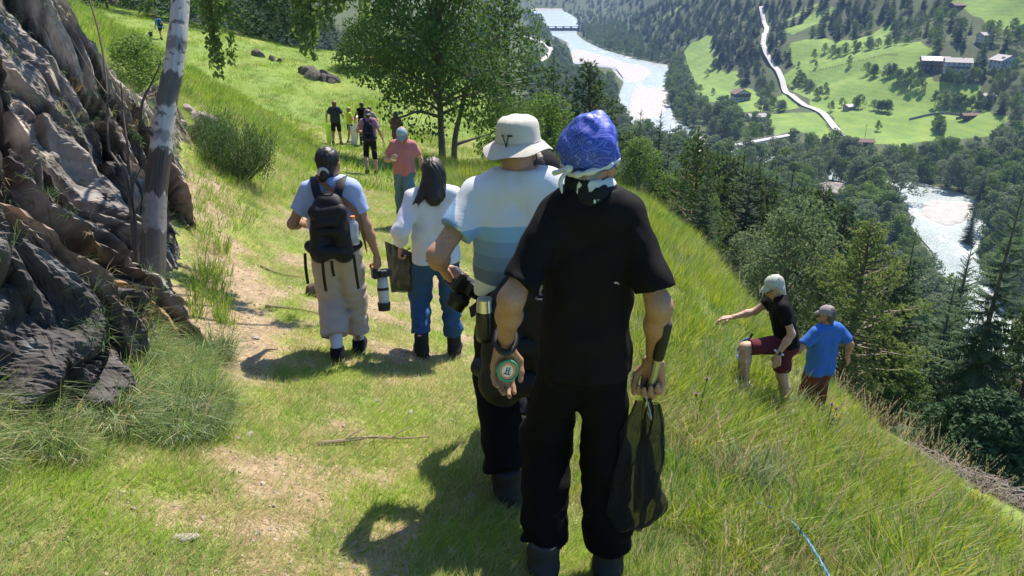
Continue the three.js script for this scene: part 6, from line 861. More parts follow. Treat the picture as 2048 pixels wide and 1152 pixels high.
{ // the small round tin in the left hand
  const gp = p1.grips[0], t = held('tin', 'small round tin with green rim in the left hand of the person in black', 'tin', p1, gp.pos), q = new THREE.Quaternion().setFromUnitVectors(V(0, 1, 0), V(0.35, 0.25, 0.9).normalize()), at = gp.pos.clone().addScaledVector(gp.palm, 0.004).addScaledVector(gp.dir, -0.012);
  const lid = document.createElement('canvas'); lid.width = lid.height = 128; const c = lid.getContext('2d'); c.fillStyle = '#d88a5a'; c.fillRect(0, 0, 128, 128); c.fillStyle = '#e9d9c0'; c.beginPath(); c.arc(64, 66, 40, 0, 7); c.fill(); c.fillStyle = '#223246'; c.fillRect(50, 42, 9, 40); c.fillRect(68, 38, 9, 44); c.fillStyle = '#7a3c2a'; c.fillRect(40, 82, 48, 9); c.fillStyle = '#3d5a7a'; c.fillRect(58, 58, 12, 8);
  const tx = new THREE.CanvasTexture(lid); tx.colorSpace = THREE.SRGBColorSpace;
  addTo(t, 'jar', new THREE.CylinderGeometry(0.031, 0.031, 0.035, 32).applyQuaternion(q).translate(at.x, at.y, at.z), std([0.1, 0.16, 0.13], 0.25)); const n = V(0, 1, 0).applyQuaternion(q).multiplyScalar(0.019), rim = new THREE.TorusGeometry(0.031, 0.0045, 8, 36).rotateX(Math.PI / 2).applyQuaternion(q).translate(at.x + n.x, at.y + n.y, at.z + n.z);
  addTo(t, 'rim', rim, std([0.05, 0.3, 0.16], 0.5)); addTo(t, 'lid', new THREE.CircleGeometry(0.03, 32).rotateX(-Math.PI / 2).applyQuaternion(q).translate(at.x + n.x * 1.02, at.y + n.y * 1.02, at.z + n.z * 1.02), std([1, 1, 1], 0.5, { map: tx }));
}
function camera2(name, label, p, at, dir, up, o = {}) {   // camera body with a lens along dir
  const t = held(name, label, 'camera', p, at), m = new THREE.Matrix4().lookAt(V(0, 0, 0), dir, up).setPosition(at), put = g => g.applyMatrix4(m), k = o.k || 1;
  addTo(t, 'camera_body', put(join([new RoundedBoxGeometry(0.13 * k, 0.085 * k, 0.055 * k, 3, 0.012), place(new RoundedBoxGeometry(0.05 * k, 0.035 * k, 0.05 * k, 2, 0.008), [0, 0.055 * k, 0]), place(new RoundedBoxGeometry(0.035 * k, 0.09 * k, 0.075 * k, 3, 0.012), [0.055 * k, -0.002, 0])])), M_black);
  const L = o.lens || 0.1, pr = (o.prof || [[0.036, 0], [0.038, 0.3], [0.041, 0.32], [0.041, 0.6], [0.038, 0.62], [0.038, 0.97], [0.033, 1]]).map(q => new THREE.Vector2(q[0], q[1] * L)); pr.unshift(new THREE.Vector2(0.001, 0)); pr.push(new THREE.Vector2(0.03, L * 0.97), new THREE.Vector2(0.001, L * 0.95));
  const ln = addTo(t, 'lens', put(new THREE.LatheGeometry(pr, 32).rotateX(-Math.PI / 2).translate(0, 0, -0.025)), o.lensMat || M_black);
  if (o.hood) addTo(t, 'lens_hood', put(new THREE.CylinderGeometry(0.042, 0.047, 0.06, 32, 1, true).rotateX(-Math.PI / 2).translate(0, 0, -0.025 - L - 0.02)), new THREE.MeshStandardMaterial({ color: col(0.012, 0.012, 0.012), roughness: 0.6, side: THREE.DoubleSide }), ln);
  addTo(t, 'focus_ring', put(new THREE.CylinderGeometry(0.0425, 0.0425, 0.02, 32, 1, true).rotateX(-Math.PI / 2).translate(0, 0, -0.025 - L * 0.45)), std([0.02, 0.02, 0.02], 0.8), ln);
  return t;
}
camera2('camera', 'black camera with long white and grey telephoto lens hanging from the rucksack wearer', p5, p5.grips[1].pos.clone().add(V(0.05, -0.06, 0.0)), V(0.02, -1, 0.25).normalize(), V(0.3, 0.2, 1), { lens: 0.2, lensMat: std([0.5, 0.5, 0.5], 0.45), hood: true });
camera2('camera', 'black camera gripped in the left hand of the man in the striped T-shirt', p2, p2.grips[0].pos.clone().add(V(0.045, -0.03, 0.02)), V(-0.5, -0.75, 0.2).normalize(), V(0.5, 0.2, 0.8), { lens: 0.08, k: 1.05 });
{ // shoulder strap of the telephoto camera
  const p = p5, B = p.B, t = held('camera_strap', 'brown patterned camera strap across the back of the rucksack wearer', 'strap', p, B(0, 0.4, 0.1)), tx = dataTex(64, 256, (i, j) => { const v = noise(i / 9, j / 9, 2) > 0.12 ? 0.03 : 1; return [0.32 * v + 0.02, 0.17 * v + 0.015, 0.08 * v + 0.01]; }, true, true); tx.repeat.set(14, 14);
  addTo(t, 'webbing', flat([[B(-0.07, 0.53, -0.02), V(-0.2, 1, 0.2)], [B(-0.065, 0.535, 0.05), V(-0.2, 0.9, 0.5)], [B(0.0, 0.475, 0.115), V(0, 0.4, 1)], [B(0.09, 0.4, 0.135), V(0.2, 0.2, 1)], [B(0.165, 0.3, 0.11), V(0.7, 0, 0.7)], [B(0.2, 0.12, 0.06), V(1, 0, 0.3)], [B(0.215, -0.03, 0.0), V(1, 0, 0)]], 0.036, 0.004, 26), cloth([0.2, 0.11, 0.06]));
}
function rucksack(label, p, o) {
  const B = p.B, t = held('rucksack', label, 'rucksack', p, B(0, 0.2, 0.18)), c = cap, w = o.w || 1, h = o.low ? -0.27 : 0;
  const Y = y => y + h, wr = (x, y, z, d) => Math.abs(d) < 0.03 ? d + 0.008 * noise(x * 9, y * 11, z * 9) + 0.007 * ridged(x * 8 + y * 5, y * 9, z * 8, 2) : d;
  const bag = []; for (const s of [-1, 1]) bag.push(c(B(s * 0.075 * w, Y(0.04), 0.2), B(s * 0.06 * w, Y(0.34), 0.18), 0.075 * w, 0.062 * w));
  addTo(t, 'pack_body', capsMesh([...bag, c(B(-0.03, Y(0.4), 0.165), B(0.03, Y(0.4), 0.165), 0.05)], 0.0095, 0.05, wr), o.mat || M_nylon);
  addTo(t, 'front_pocket', capsMesh([c(B(-0.07 * w, Y(0.06), 0.245), B(0.07 * w, Y(0.06), 0.245), 0.05), c(B(-0.06 * w, Y(0.2), 0.222), B(0.06 * w, Y(0.2), 0.222), 0.045)], 0.0095, 0.09, wr), o.pocket || M_nylon);
  if (o.lid) addTo(t, 'top_lid', capsMesh([c(B(-0.075, Y(0.33), 0.2), B(0.075, Y(0.33), 0.2), 0.06), c(B(-0.05, Y(0.27), 0.25), B(0.05, Y(0.27), 0.25), 0.03)], 0.0095, 0.05, wr), M_nylon);
  if (!o.low) for (const s of [-1, 1]) addTo(t, 'shoulder_strap', flat([[B(s * 0.06, 0.4, 0.14), V(0, 0.3, 1)], [B(s * 0.08, 0.47, 0.11), V(0, 0.6, 0.8)], [B(s * 0.095, 0.515, 0.02), V(0, 1, 0)], [B(s * 0.105, 0.43, -0.12), V(0, 0.2, -1)], [B(s * 0.13, 0.25, -0.14), V(s * 0.4, 0, -1)], [B(s * 0.16, 0.1, -0.03), V(s, 0, 0)], [B(s * 0.12, 0.06, 0.14), V(s, 0, 0.5)]], 0.055, 0.012, 22), M_nylon);
  addTo(t, 'carry_loop', tube(spline([B(-0.04, Y(0.41), 0.17), B(-0.035, Y(0.45), 0.18), B(0.035, Y(0.45), 0.18), B(0.04, Y(0.41), 0.17)], 10), 0.005, 6), M_nylon);
  for (const [x, y, l] of o.straps || []) { addTo(t, 'dangling_strap', flat([[B(x, Y(y), 0.25), V(0, 0, 1)], [B(x * 1.04, Y(y - l * 0.5), 0.24), V(0, 0, 1)], [B(x * 1.06, Y(y - l), 0.2), V(0.2, 0, 1)]], 0.02, 0.003, 8), M_nylon); }
  for (const s of [-1, 1]) addTo(t, 'hip_fin', capsMesh([c(B(s * 0.11, Y(0.05), 0.17), B(s * 0.165, Y(0.05), 0.07), 0.04)], 0.01, 0.02, wr), M_nylon);
  return t;
}
{
  const r5 = rucksack('black rucksack with dangling straps on the woman in beige trousers', p5, { lid: true, straps: [[-0.06, 0.0, 0.24], [0.0, 0.0, 0.13], [0.15, 0.04, 0.27], [-0.17, 0.06, 0.24]] });
  const b = held('water_bottle', 'clear water bottle with orange cap in the side pocket of the black rucksack', 'bottle', p5, p5.B(0.155, 0.19, 0.17)), q = [0.155, 0.19, 0.17];
  addTo(b, 'flask', new THREE.LatheGeometry([[0.001, -0.1], [0.034, -0.1], [0.036, -0.06], [0.033, -0.02], [0.036, 0.03], [0.03, 0.05], [0.014, 0.065], [0.013, 0.075]].map(a => new THREE.Vector2(...a)), 24).translate(...p5.B(...q).toArray()), new THREE.MeshPhysicalMaterial({ color: 0xf2f6fa, roughness: 0.12, transmission: 0.75, thickness: 0 })); addTo(b, 'cap', new THREE.CylinderGeometry(0.016, 0.016, 0.022, 16).translate(...p5.B(0.155, 0.275, 0.17).toArray()), std([0.7, 0.25, 0.1], 0.4));
  rucksack('dark navy rucksack on the person in the mauve T-shirt', p7, { mat: cloth([0.014, 0.016, 0.035]) });
  const r2 = rucksack('black bag slung low across the hips of the man in the striped T-shirt', p2, { low: true, w: 1.15 });
  // strap, bottle and clip hung on the low bag
  const B = p2.B, s = held('bag_strap', 'dark shoulder strap of the low black bag on the striped man', 'strap', p2, B(0, 0.1, 0.1)); addTo(s, 'webbing', flat([[B(-0.19, 0.0, 0.06), V(-1, 0, 0.2)], [B(-0.12, 0.08, 0.13), V(-0.3, 0.3, 1)], [B(-0.04, 0.14, 0.17), V(0, 0.6, 1)]], 0.04, 0.006, 10), M_nylon);
  const bt = held('metal_flask', 'small steel topped flask clipped on the left of the low black bag', 'flask', p2, B(-0.14, 0.06, 0.22)), c0 = B(-0.14, 0.06, 0.22);
  addTo(bt, 'flask', new THREE.LatheGeometry([[0.001, -0.1], [0.03, -0.1], [0.033, -0.08], [0.033, 0.0], [0.03, 0.012]].map(a => new THREE.Vector2(...a)), 24).translate(c0.x, c0.y, c0.z), std([0.015, 0.015, 0.018], 0.25)); addTo(bt, 'cap', new THREE.CylinderGeometry(0.027, 0.03, 0.045, 24).translate(c0.x, c0.y + 0.036, c0.z), M_steel);
  const cl = held('carabiner', 'grey chain and clip hanging from the loop of the low black bag', 'clip', p2, B(0.06, 0.2, 0.2)); for (let k = 0; k < 6; k++) { const a = k * 0.9, q = B(0.075 + 0.02 * Math.sin(a), 0.25 - 0.026 * k, 0.24 + 0.01 * Math.cos(a)); addTo(cl, 'link', place(new THREE.TorusGeometry(0.016, 0.004, 6, 16), q.toArray(), [a, a * 0.7, 0], [1, 1.5, 1]), std([0.35, 0.37, 0.4], 0.35, { metalness: 0.5 })); }
  // small pouch of the far walker
  rucksack('dark rucksack on the person bending on the meadow', p13, { mat: cloth([0.01, 0.012, 0.03]) });
}
{ // translucent dark bag carried by the woman in white
  const g = p4.grips[0], t = held('plastic_bag', 'dark translucent bag hanging from the left hand of the woman in the white top', 'bag', p4, g.pos), pos = [], idx = [], n = 22; for (const s of [-1, 1]) for (let i = 0; i <= n; i++) for (let j = 0; j <= n; j++) { const u = i / n - 0.5, f = j / n; pos.push(g.pos.x - 0.03 + u * (0.2 + 0.05 * f) + 0.05 * f, g.pos.y + 0.12 - f * 0.42 - (u + 0.5) * 0.1 * (1 - f), g.pos.z + s * (0.045 * Math.cos(u * 3.1) * Math.sin(Math.min(1, f * 1.1) * 2.6 + 0.2)) + 0.018 * noise(u * 7, f * 7, s)); if (i && j) { const k = (s < 0 ? 0 : (n + 1) * (n + 1)) + i * (n + 1) + j; idx.push(k, k - 1, k - n - 1, k - 1, k - n - 2, k - n - 1); } }
  addTo(t, 'sack', geo(pos, idx), new THREE.MeshStandardMaterial({ color: col(0.02, 0.022, 0.025), roughness: 0.3, transparent: true, opacity: 0.85, side: THREE.DoubleSide })); addTo(t, 'handle', tube(spline([g.pos.clone().add(V(-0.06, 0.1, 0)), g.pos.clone().add(V(0, 0.02, 0)), g.pos.clone().add(V(0.06, 0.06, 0))], 8), 0.006, 6), M_black);
  const q = p6.grips[1].pos, pp = held('paper_slip', 'small white paper in the raised hand of the woman facing the camera', 'paper', p6, q); addTo(pp, 'sheet', place(new RoundedBoxGeometry(0.075, 0.1, 0.02, 2, 0.008), q.toArray(), [0.4, 0.3, 0.2]), std([0.75, 0.75, 0.74], 0.7)); addTo(pp, 'fold', place(new RoundedBoxGeometry(0.05, 0.07, 0.012, 2, 0.005), [q.x + 0.01, q.y, q.z - 0.018], [0.4, 0.3, 0.5]), std([0.7, 0.7, 0.72], 0.7));
}
function handNet(label, p, i, netCol, rimCol, off, r, len, op = 0.55, short = false) {
  const g = p.grips[i].pos, t = held('insect_net', label, 'net', p, g), c = g.clone().add(V(...off)), m = new THREE.MeshPhysicalMaterial({ color: col(...netCol), roughness: 0.9, transparent: true, opacity: op, side: THREE.DoubleSide });
  addTo(t, 'handle', tube(short ? [c.clone().add(V(0, r * 0.9, 0.02)), c.clone().add(V(0, r * 0.9 + 0.08, 0.05))] : [g.clone().lerp(c, -0.12), g, c.clone().add(V(0, r * 0.9, 0))], 0.012, 8), M_black); addTo(t, 'hoop', place(new THREE.TorusGeometry(r, 0.011, 8, 32), c.toArray(), [0.5, 0.3, 0]), std(rimCol, 0.6));
  addTo(t, 'net_bag', netBag(len, f => r * (1 - 0.25 * f) * (f > 0.8 ? Math.sqrt(Math.max(0.02, 1 - ((f - 0.8) / 0.2) ** 2)) : 1), 0.85, 0.5, 0.35, len * 9).translate(c.x, c.y + r * 0.3, c.z), m);
}
handNet('long white insect net hanging beside the woman in the black sleeveless top', p9, 0, [0.75, 0.8, 0.78], [0.6, 0.6, 0.6], [-0.1, -0.12, 0.0], 0.17, 0.85, 0.75);
handNet('yellow-green insect net beside the person in the navy polo shirt', p11, 0, [0.6, 0.85, 0.15], [0.6, 0.75, 0.1], [-0.03, -0.15, 0.0], 0.14, 0.75, 0.8);
handNet('dark green net with blue hoop held by the white-haired woman', p14, 1, [0.045, 0.07, 0.06], [0.1, 0.2, 0.55], [0.05, -0.34, 0.26], 0.125, 0.36, 0.85, true);
handNet('dark net held low by the person bending on the meadow', p13, 0, [0.03, 0.035, 0.045], [0.05, 0.05, 0.05], [-0.35, -0.25, -0.1], 0.18, 0.35, 0.85);
{ const q = p12.grips[1].pos, t = held('clipboard', 'pale clipboard in the hands of the blond child', 'clipboard', p12, q); addTo(t, 'board', place(new THREE.BoxGeometry(0.24, 0.012, 0.32), [q.x - 0.1, q.y + 0.02, q.z], [0.35, 0.2, 0]), std([0.5, 0.5, 0.5], 0.7)); addTo(t, 'paper', place(new THREE.BoxGeometry(0.21, 0.004, 0.28), [q.x - 0.1, q.y + 0.03, q.z], [0.35, 0.2, 0]), std([0.78, 0.78, 0.78], 0.8)); }
// ---------- stones, sticks, rope and flowers on the ground ----------
function stoneGeo(seed, flatness = 0.6) { const g = new THREE.IcosahedronGeometry(1, 4), a = g.attributes.position, r = rng(seed), cuts = Array.from({ length: 9 }, () => [randDir(r), 0.62 + 0.3 * r()]); for (let i = 0; i < a.count; i++) { const v = V(a.getX(i), a.getY(i), a.getZ(i)); for (const [n, k] of cuts) { const w = v.dot(n) - k; if (w > 0) v.addScaledVector(n, -w * 0.9); } v.multiplyScalar(1 + 0.05 * noise(v.x * 5 + seed, v.y * 5, v.z * 5)); a.setXYZ(i, v.x, v.y * flatness, v.z); } g.computeVertexNormals(); return g; }
const stoneTex = dataTex(128, 128, (i, j) => { const v = 0.85 + 0.25 * noise(i / 14, j / 14, 3) + 0.2 * noise(i / 4, j / 4, 1); return [v, v * 0.98, v * 0.95]; }, true);
const M_stoneA = std([0.36, 0.33, 0.29], 0.9, { map: stoneTex, bumpMap: stoneTex, bumpScale: 0.006 }), M_stoneB = std([0.3, 0.24, 0.23], 0.9, { map: stoneTex, bumpMap: stoneTex, bumpScale: 0.006 });
const M_stoneC = std([0.27, 0.24, 0.21], 1, { flatShading: true, map: stoneTex, bumpMap: bumpTex, bumpScale: 0.3 });
const SG = [1, 2, 3, 4].map(s => stoneGeo(s * 23, 0.55 + 0.1 * s));
function stone(label, x, d, s, turn, m, group, k = 0, sink = 0.25) { const o = mesh('stone', SG[k % 4], m); o.position.set(x, groundY(x, d) + s[1] * (1 - sink) * 0.5, -d); o.scale.set(...s); o.rotation.set(0.1, turn, 0.1); return tag(o, label, 'stone', group); }
stone('reddish grey stone lying in the grass at the foot of the rock', -1.56, 3.37, [0.072, 0.1, 0.062], 0.6, M_stoneB, undefined, 1);
{ const r = rng(31); for (let k = 0; k < 46; k++) { const d = 2.1 + 7.5 * Math.pow(r(), 1.4), x = pathX(d) - 1.15 + 1.9 * r() - (r() < 0.3 ? 0.3 : 0), s = 0.012 + 0.028 * r() * r(); stone('small pale stone lying on the trodden path', x, d, [s * 1.3, s * 0.8, s], r() * 6, M_stoneA, 'pale stones scattered on the path', k, 0.5); } }
stone('flat pale stone near the bottom edge left of centre', -1.18, 2.22, [0.06, 0.022, 0.03], 0.2, M_stoneA, undefined, 2);
stone('pale flat stone half sunk at the foot of the ochre rock', -1.72, 3.75, [0.06, 0.03, 0.04], 0.9, M_stoneA, undefined, 3);
stone('white sunlit stone in the long grass left of the raised foot', 1.89, 6.05, [0.1, 0.04, 0.05], 0.4, M_stoneA, undefined, 0);
stone('dark brown weathered stump stone left of the beige trousers', -1.83, 6.6, [0.09, 0.12, 0.08], 0.4, std([0.07, 0.045, 0.03], 1), undefined, 1);
for (const [x, d, w, h, n, m, lab] of [[-12.4, 51, 2.4, 1.2, 8, M_stoneC, 'dark fissured rock outcrop on the far meadow left of the leafy tree'], [-16.5, 54, 1.8, 0.8, 5, M_stoneC, 'dark rock outcrop high on the far meadow behind the hanging twigs'], [-5.6, 13.6, 1.0, 0.5, 7, M_stoneB, 'pale low rocks just right of the birch trunk'], [-4.9, 11.9, 0.7, 0.4, 5, M_stoneB, 'pale rock ledge behind the birch, left of the juniper']]) {
  const t = thing('rock_outcrop', lab, 'rock', [x, groundY(x, d), -d]), r = rng(Math.round(x * 10 + d)); for (let k = 0; k < n; k++) { const o = mesh('boulder', SG[k % 4], m, t), px = (r() - 0.5) * w, pd = (r() - 0.5) * w * 0.6 - px * 0.3; o.position.set(px, groundY(x + px, d + pd) - groundY(x, d) + 0.05 * h, -pd); const s = 0.35 + 0.5 * r(); o.scale.set(w * 0.3 * s * 1.3, h * 0.8 * s, w * 0.24 * s); o.rotation.set(r() * 0.5, r() * 6, 0.5 + r() * 0.4); }
}
{ // sticks
  const wood = std([0.24, 0.19, 0.14], 0.95, { map: stoneTex }), pale = std([0.5, 0.46, 0.38], 0.9, { map: stoneTex }), lay = (name, label, cat, pts, r0, m, lift = 0.012) => { const p = spline(pts.map(q => V(q[0], groundY(q[0], q[1]) + lift + (q[2] || 0), -q[1])), 18), t = thing(name, label, cat, p[0].toArray()); mesh('wood', tube(p.map(v => v.clone().sub(p[0])), p.map((_, i) => lerp(r0, r0 * 0.4, i / 18) * (1 + 0.2 * Math.sin(i * 2.2))), 7), m, t); return [t, p]; };
  const [tw, p] = lay('fallen_twig', 'thin fallen twig lying across the path in the foreground', 'twig', [[-0.98, 3.3], [-0.85, 3.36, 0.01], [-0.72, 3.44, 0.02], [-0.6, 3.5, 0.01], [-0.45, 3.58, 0.02]], 0.011, wood); for (const [i, a] of [[4, 0.6], [8, -0.5], [12, 0.5]]) mesh('offshoot', tube([p[i].clone().sub(p[0]), p[i].clone().sub(p[0]).add(V(0.05, 0.02, -0.06 * a)), p[i].clone().sub(p[0]).add(V(0.11, 0.03, -0.13 * a))], [0.005, 0.004, 0.0015], 5), wood, tw);
  lay('fallen_branch', 'short pale fallen branch lying in the long grass below the white-haired woman', 'branch', [[2.12, 6.0, 0.06], [2.3, 5.92, 0.07], [2.5, 5.88, 0.06]], 0.028, pale);
  lay('fallen_branch', 'thin stick on the bare earth beside the rock', 'branch', [[-2.05, 5.9], [-1.85, 6.0], [-1.62, 5.98]], 0.012, wood); lay('fallen_branch', 'stick on the bare earth below the birch', 'branch', [[-2.5, 7.2], [-2.3, 7.15], [-2.05, 7.25]], 0.014, wood);
  const rp = spline([[1.22, 3.6, 0.02], [1.34, 3.4, 0.14], [1.4, 3.2, 0.17], [1.4, 3.0, 0.18], [1.38, 2.8, 0.17], [1.36, 2.5, 0.15]].map(q => V(q[0], groundY(q[0], q[1]) + q[2], -q[1])), 60), t = thing('rope', 'blue and white rope lying in the long grass at the bottom right', 'rope', rp[0].toArray());
  const strand = ph => { const q = rp.map((v, i) => v.clone().sub(rp[0]).add(V(Math.cos(i * 1.3 + ph) * 0.0028, Math.sin(i * 1.3 + ph) * 0.0028, 0))); return tube(q, 0.0032, 5); }; mesh('strand', strand(0), cloth([0.06, 0.22, 0.5]), t); mesh('strand', strand(2.09), cloth([0.08, 0.27, 0.5]), t); mesh('strand', strand(4.19), cloth([0.16, 0.34, 0.5]), t);
  // heap of dry brushwood on the bank
  const r = rng(88), tt = thing('brushwood_heap', 'long heap of grey dry brushwood on the lower bank behind the slim sapling', 'heap', [14.2, groundY(14.2, 18.5), -18.5]), g = []; for (let k = 0; k < 420; k++) { const f = r(), x = lerp(-2.6, 2.6, f), d = lerp(1.9, -2.4, f) + (r() - 0.5) * 1.1, y = groundY(14.2 + x, 18.5 + d) - groundY(14.2, 18.5) + r() * 0.55 * Math.sin(Math.PI * clamp(f * 0.9 + 0.05)), a = randDir(r).multiply(V(1, 0.35, 1)).multiplyScalar(0.35 + 0.4 * r()); g.push(tube([V(x, y, -d).sub(a), V(x, y + 0.06, -d), V(x, y, -d).add(a)], [0.016, 0.012, 0.004], 4)); } mesh('brush', join(g), std([0.2, 0.175, 0.165], 1), tt).userData.kind = 'stuff';
}
function flower(name, label, x, d, h, c, n, kind, group) {
  const t = thing(name, label, 'flower', [x, groundY(x, d), -d], 0, group), r = rng(Math.round(x * 100 + d * 37)), stem = leafMat([0.07, 0.12, 0.035], 0.2);
  for (let k = 0; k < n; k++) { const a = r() * 6.28, b = V(Math.cos(a) * 0.06, h * (0.75 + 0.4 * r()), Math.sin(a) * 0.06); mesh('stem', tube([V(0, -0.02, 0), b.clone().multiply(V(0.4, 0.5, 0.4)), b], [0.004, 0.003, 0.002], 5), stem, t); const f = []; const petals = kind === 'thistle' ? 46 : 24; for (let q = 0; q < petals; q++) { const dd = randDir(r); dd.y = Math.abs(dd.y) * 0.9 + 0.25; dd.normalize(); const s = V(dd.z, 0, -dd.x).normalize().multiplyScalar(0.004), L = kind === 'thistle' ? 0.024 : 0.012; const o = kind === 'thistle' ? V(0, 0, 0) : randDir(r).multiplyScalar(0.02); tri(f, b.clone().add(o).add(s), b.clone().add(o).sub(s), b.clone().add(o).addScaledVector(dd, L)); } mesh('flower_head', geo(f), leafMat(c, 0.3), t); if (kind === 'thistle') mesh('bud', place(new THREE.SphereGeometry(0.011, 10, 8), b.toArray(), [0, 0, 0], [1, 1.1, 1]), stem, t); const lf = []; for (let q = 0; q < 5; q++) leafQuad(lf, b.clone().multiplyScalar(0.2 + 0.13 * q), randDir(r), randDir(r), 0.02, 0.07); mesh('leaf', geo(lf), stem, t); }
}
flower('thistle', 'purple thistle in the long grass below the blue-shirted man', 3.06, 6.45, 0.42, [0.3, 0.1, 0.3], 2, 'thistle'); flower('thistle', 'purple thistle on the right bank beside the dry grass heads', 4.7, 7.6, 0.45, [0.3, 0.1, 0.3], 2, 'thistle'); flower('thistle', 'pale thistle right beside the net handle', 1.35, 4.9, 0.5, [0.4, 0.25, 0.38], 2, 'thistle'); flower('thistle', 'purple thistle at the far right edge of the bank', 5.1, 6.9, 0.4, [0.3, 0.1, 0.3], 1, 'thistle');
flower('yellow_flower', 'cluster of small yellow flowers at the feet of the blue-shirted man', 3.55, 7.3, 0.3, [0.6, 0.5, 0.04], 6, 'y'); flower('yellow_flower', 'yellow flowers near the right edge of the long grass', 4.85, 6.6, 0.35, [0.6, 0.5, 0.04], 7, 'y');
// ---------- grass ----------
function tuft(seed, n, h0, h1, w, spread, bend, curl = 0, simple = false) {   // blades as [positions, triangles]
  const r = rng(seed), pos = [], idx = [];
  for (let k = 0; k < n; k++) {
    const a = r() * 6.283, R = spread * Math.sqrt(r()), b = V(Math.cos(a) * R, -0.01, Math.sin(a) * R), h = lerp(h0, h1, r()), la = a + (r() - 0.5) * 1.6, l = bend * h * (0.4 + r()), dir = V(Math.cos(la), 0, Math.sin(la)), s = V(-dir.z, 0, dir.x).applyAxisAngle(V(0, 1, 0), (r() - 0.5) * 2).multiplyScalar(w * (0.7 + 0.6 * r()) / 2);
    const m = b.clone().addScaledVector(dir, l * 0.3).add(V(0, h * 0.58, 0)), t = b.clone().addScaledVector(dir, l).add(V(0, h * (1 - curl * r()), 0)), q = pos.length / 3, put = v => pos.push(v.x, v.y, v.z);
    put(b.clone().add(s)); put(b.clone().sub(s)); if (simple) { put(t); idx.push(q, q + 1, q + 2); } else { put(m.clone().addScaledVector(s, 0.9)); put(m.clone().addScaledVector(s, -0.9)); put(t); idx.push(q, q + 1, q + 2, q + 1, q + 3, q + 2, q + 2, q + 3, q + 4); }
  }
  return { pos, idx };
}
const soup = g => ({ pos: [...g.attributes.position.array], idx: Array.from({ length: g.attributes.position.count }, (_, i) => i) });
function rosette(seed) { const r = rng(seed), pos = []; for (let k = 0; k < 7; k++) { const a = k * 0.9 + r(), d = V(Math.cos(a), 0.45 + 0.5 * r(), Math.sin(a)).normalize(), L = 0.03 + 0.03 * r(); leafQuad(pos, d.clone().multiplyScalar(L * 0.6), V(0, 1, 0).addScaledVector(d, -0.3).normalize(), d, L * 0.5, L * 1.1); } return geo(pos); }
function stalk(seed) { const r = rng(seed), pos = []; for (let k = 0; k < 3; k++) { const h = 0.38 + 0.22 * r(), a = r() * 6.28, d = V(Math.cos(a), 0, Math.sin(a)).multiplyScalar(0.1 + 0.1 * r()), t = V(d.x, h, d.z), s = V(0.0014, 0, 0.0008); tri(pos, V(s.x, 0, s.z), V(-s.x, 0, -s.z), t); for (let q = 0; q < 16; q++) { const f = 0.72 + 0.3 * r(), b = V(d.x * f * f, h * f, d.z * f * f), o = randDir(r).multiplyScalar(0.013 * (1.3 - f)).add(V(0, 0.008, 0)); tri(pos, b.clone().add(V(0.0025, 0, 0)), b.clone().add(V(-0.0025, 0, 0.002)), b.clone().add(o).add(V(0, 0.012, 0))); } } return geo(pos); }
const grassSets = {};
function addGrass(name, templates, mat, list) {          // list: [x, d, scale, colour, tallness]; all blades of a kind in one mesh
  const up = V(0, 1, 0), M = new THREE.Matrix4(), q = new THREE.Quaternion(), q2 = new THREE.Quaternion(), r = rng(list.length + 3); let nv = 0, ni = 0;
  list.forEach((_, i) => { const t = templates[i % templates.length]; nv += t.pos.length / 3; ni += t.idx.length; });
  const P = new Float32Array(nv * 3), C = new Float32Array(nv * 3), I = new Uint32Array(ni); let v = 0, k = 0;
  list.forEach(([x, d, s, c, ty], i) => {
    const t = templates[i % templates.length], p = t.pos; let at;
    if (x.isVector3) { at = x; q.setFromEuler(new THREE.Euler(0.2, r() * 6, -0.4)); } else { at = V(x, groundY(x, d) - 0.004, -d); q.setFromUnitVectors(up, groundN(x, d).lerp(up, 0.65).normalize()).multiply(q2.setFromAxisAngle(up, r() * 6.283)); }
    const e = M.compose(at, q, V(s, s * (ty || 1), s)).elements, base = v;
    for (let a = 0; a < p.length; a += 3, v++) { const X = p[a], Y = p[a + 1], Z = p[a + 2]; P[v * 3] = e[0] * X + e[4] * Y + e[8] * Z + e[12]; P[v * 3 + 1] = e[1] * X + e[5] * Y + e[9] * Z + e[13]; P[v * 3 + 2] = e[2] * X + e[6] * Y + e[10] * Z + e[14]; C[v * 3] = c.r; C[v * 3 + 1] = c.g; C[v * 3 + 2] = c.b; }
    for (const w of t.idx) I[k++] = base + w;
  });
  const g = new THREE.BufferGeometry(); g.setAttribute('position', new THREE.BufferAttribute(P, 3)); g.setAttribute('color', new THREE.BufferAttribute(C, 3)); g.setIndex(new THREE.BufferAttribute(I, 1)); g.computeVertexNormals();
  struct(name, g, mat, 'stuff'); return ni / 3;
}
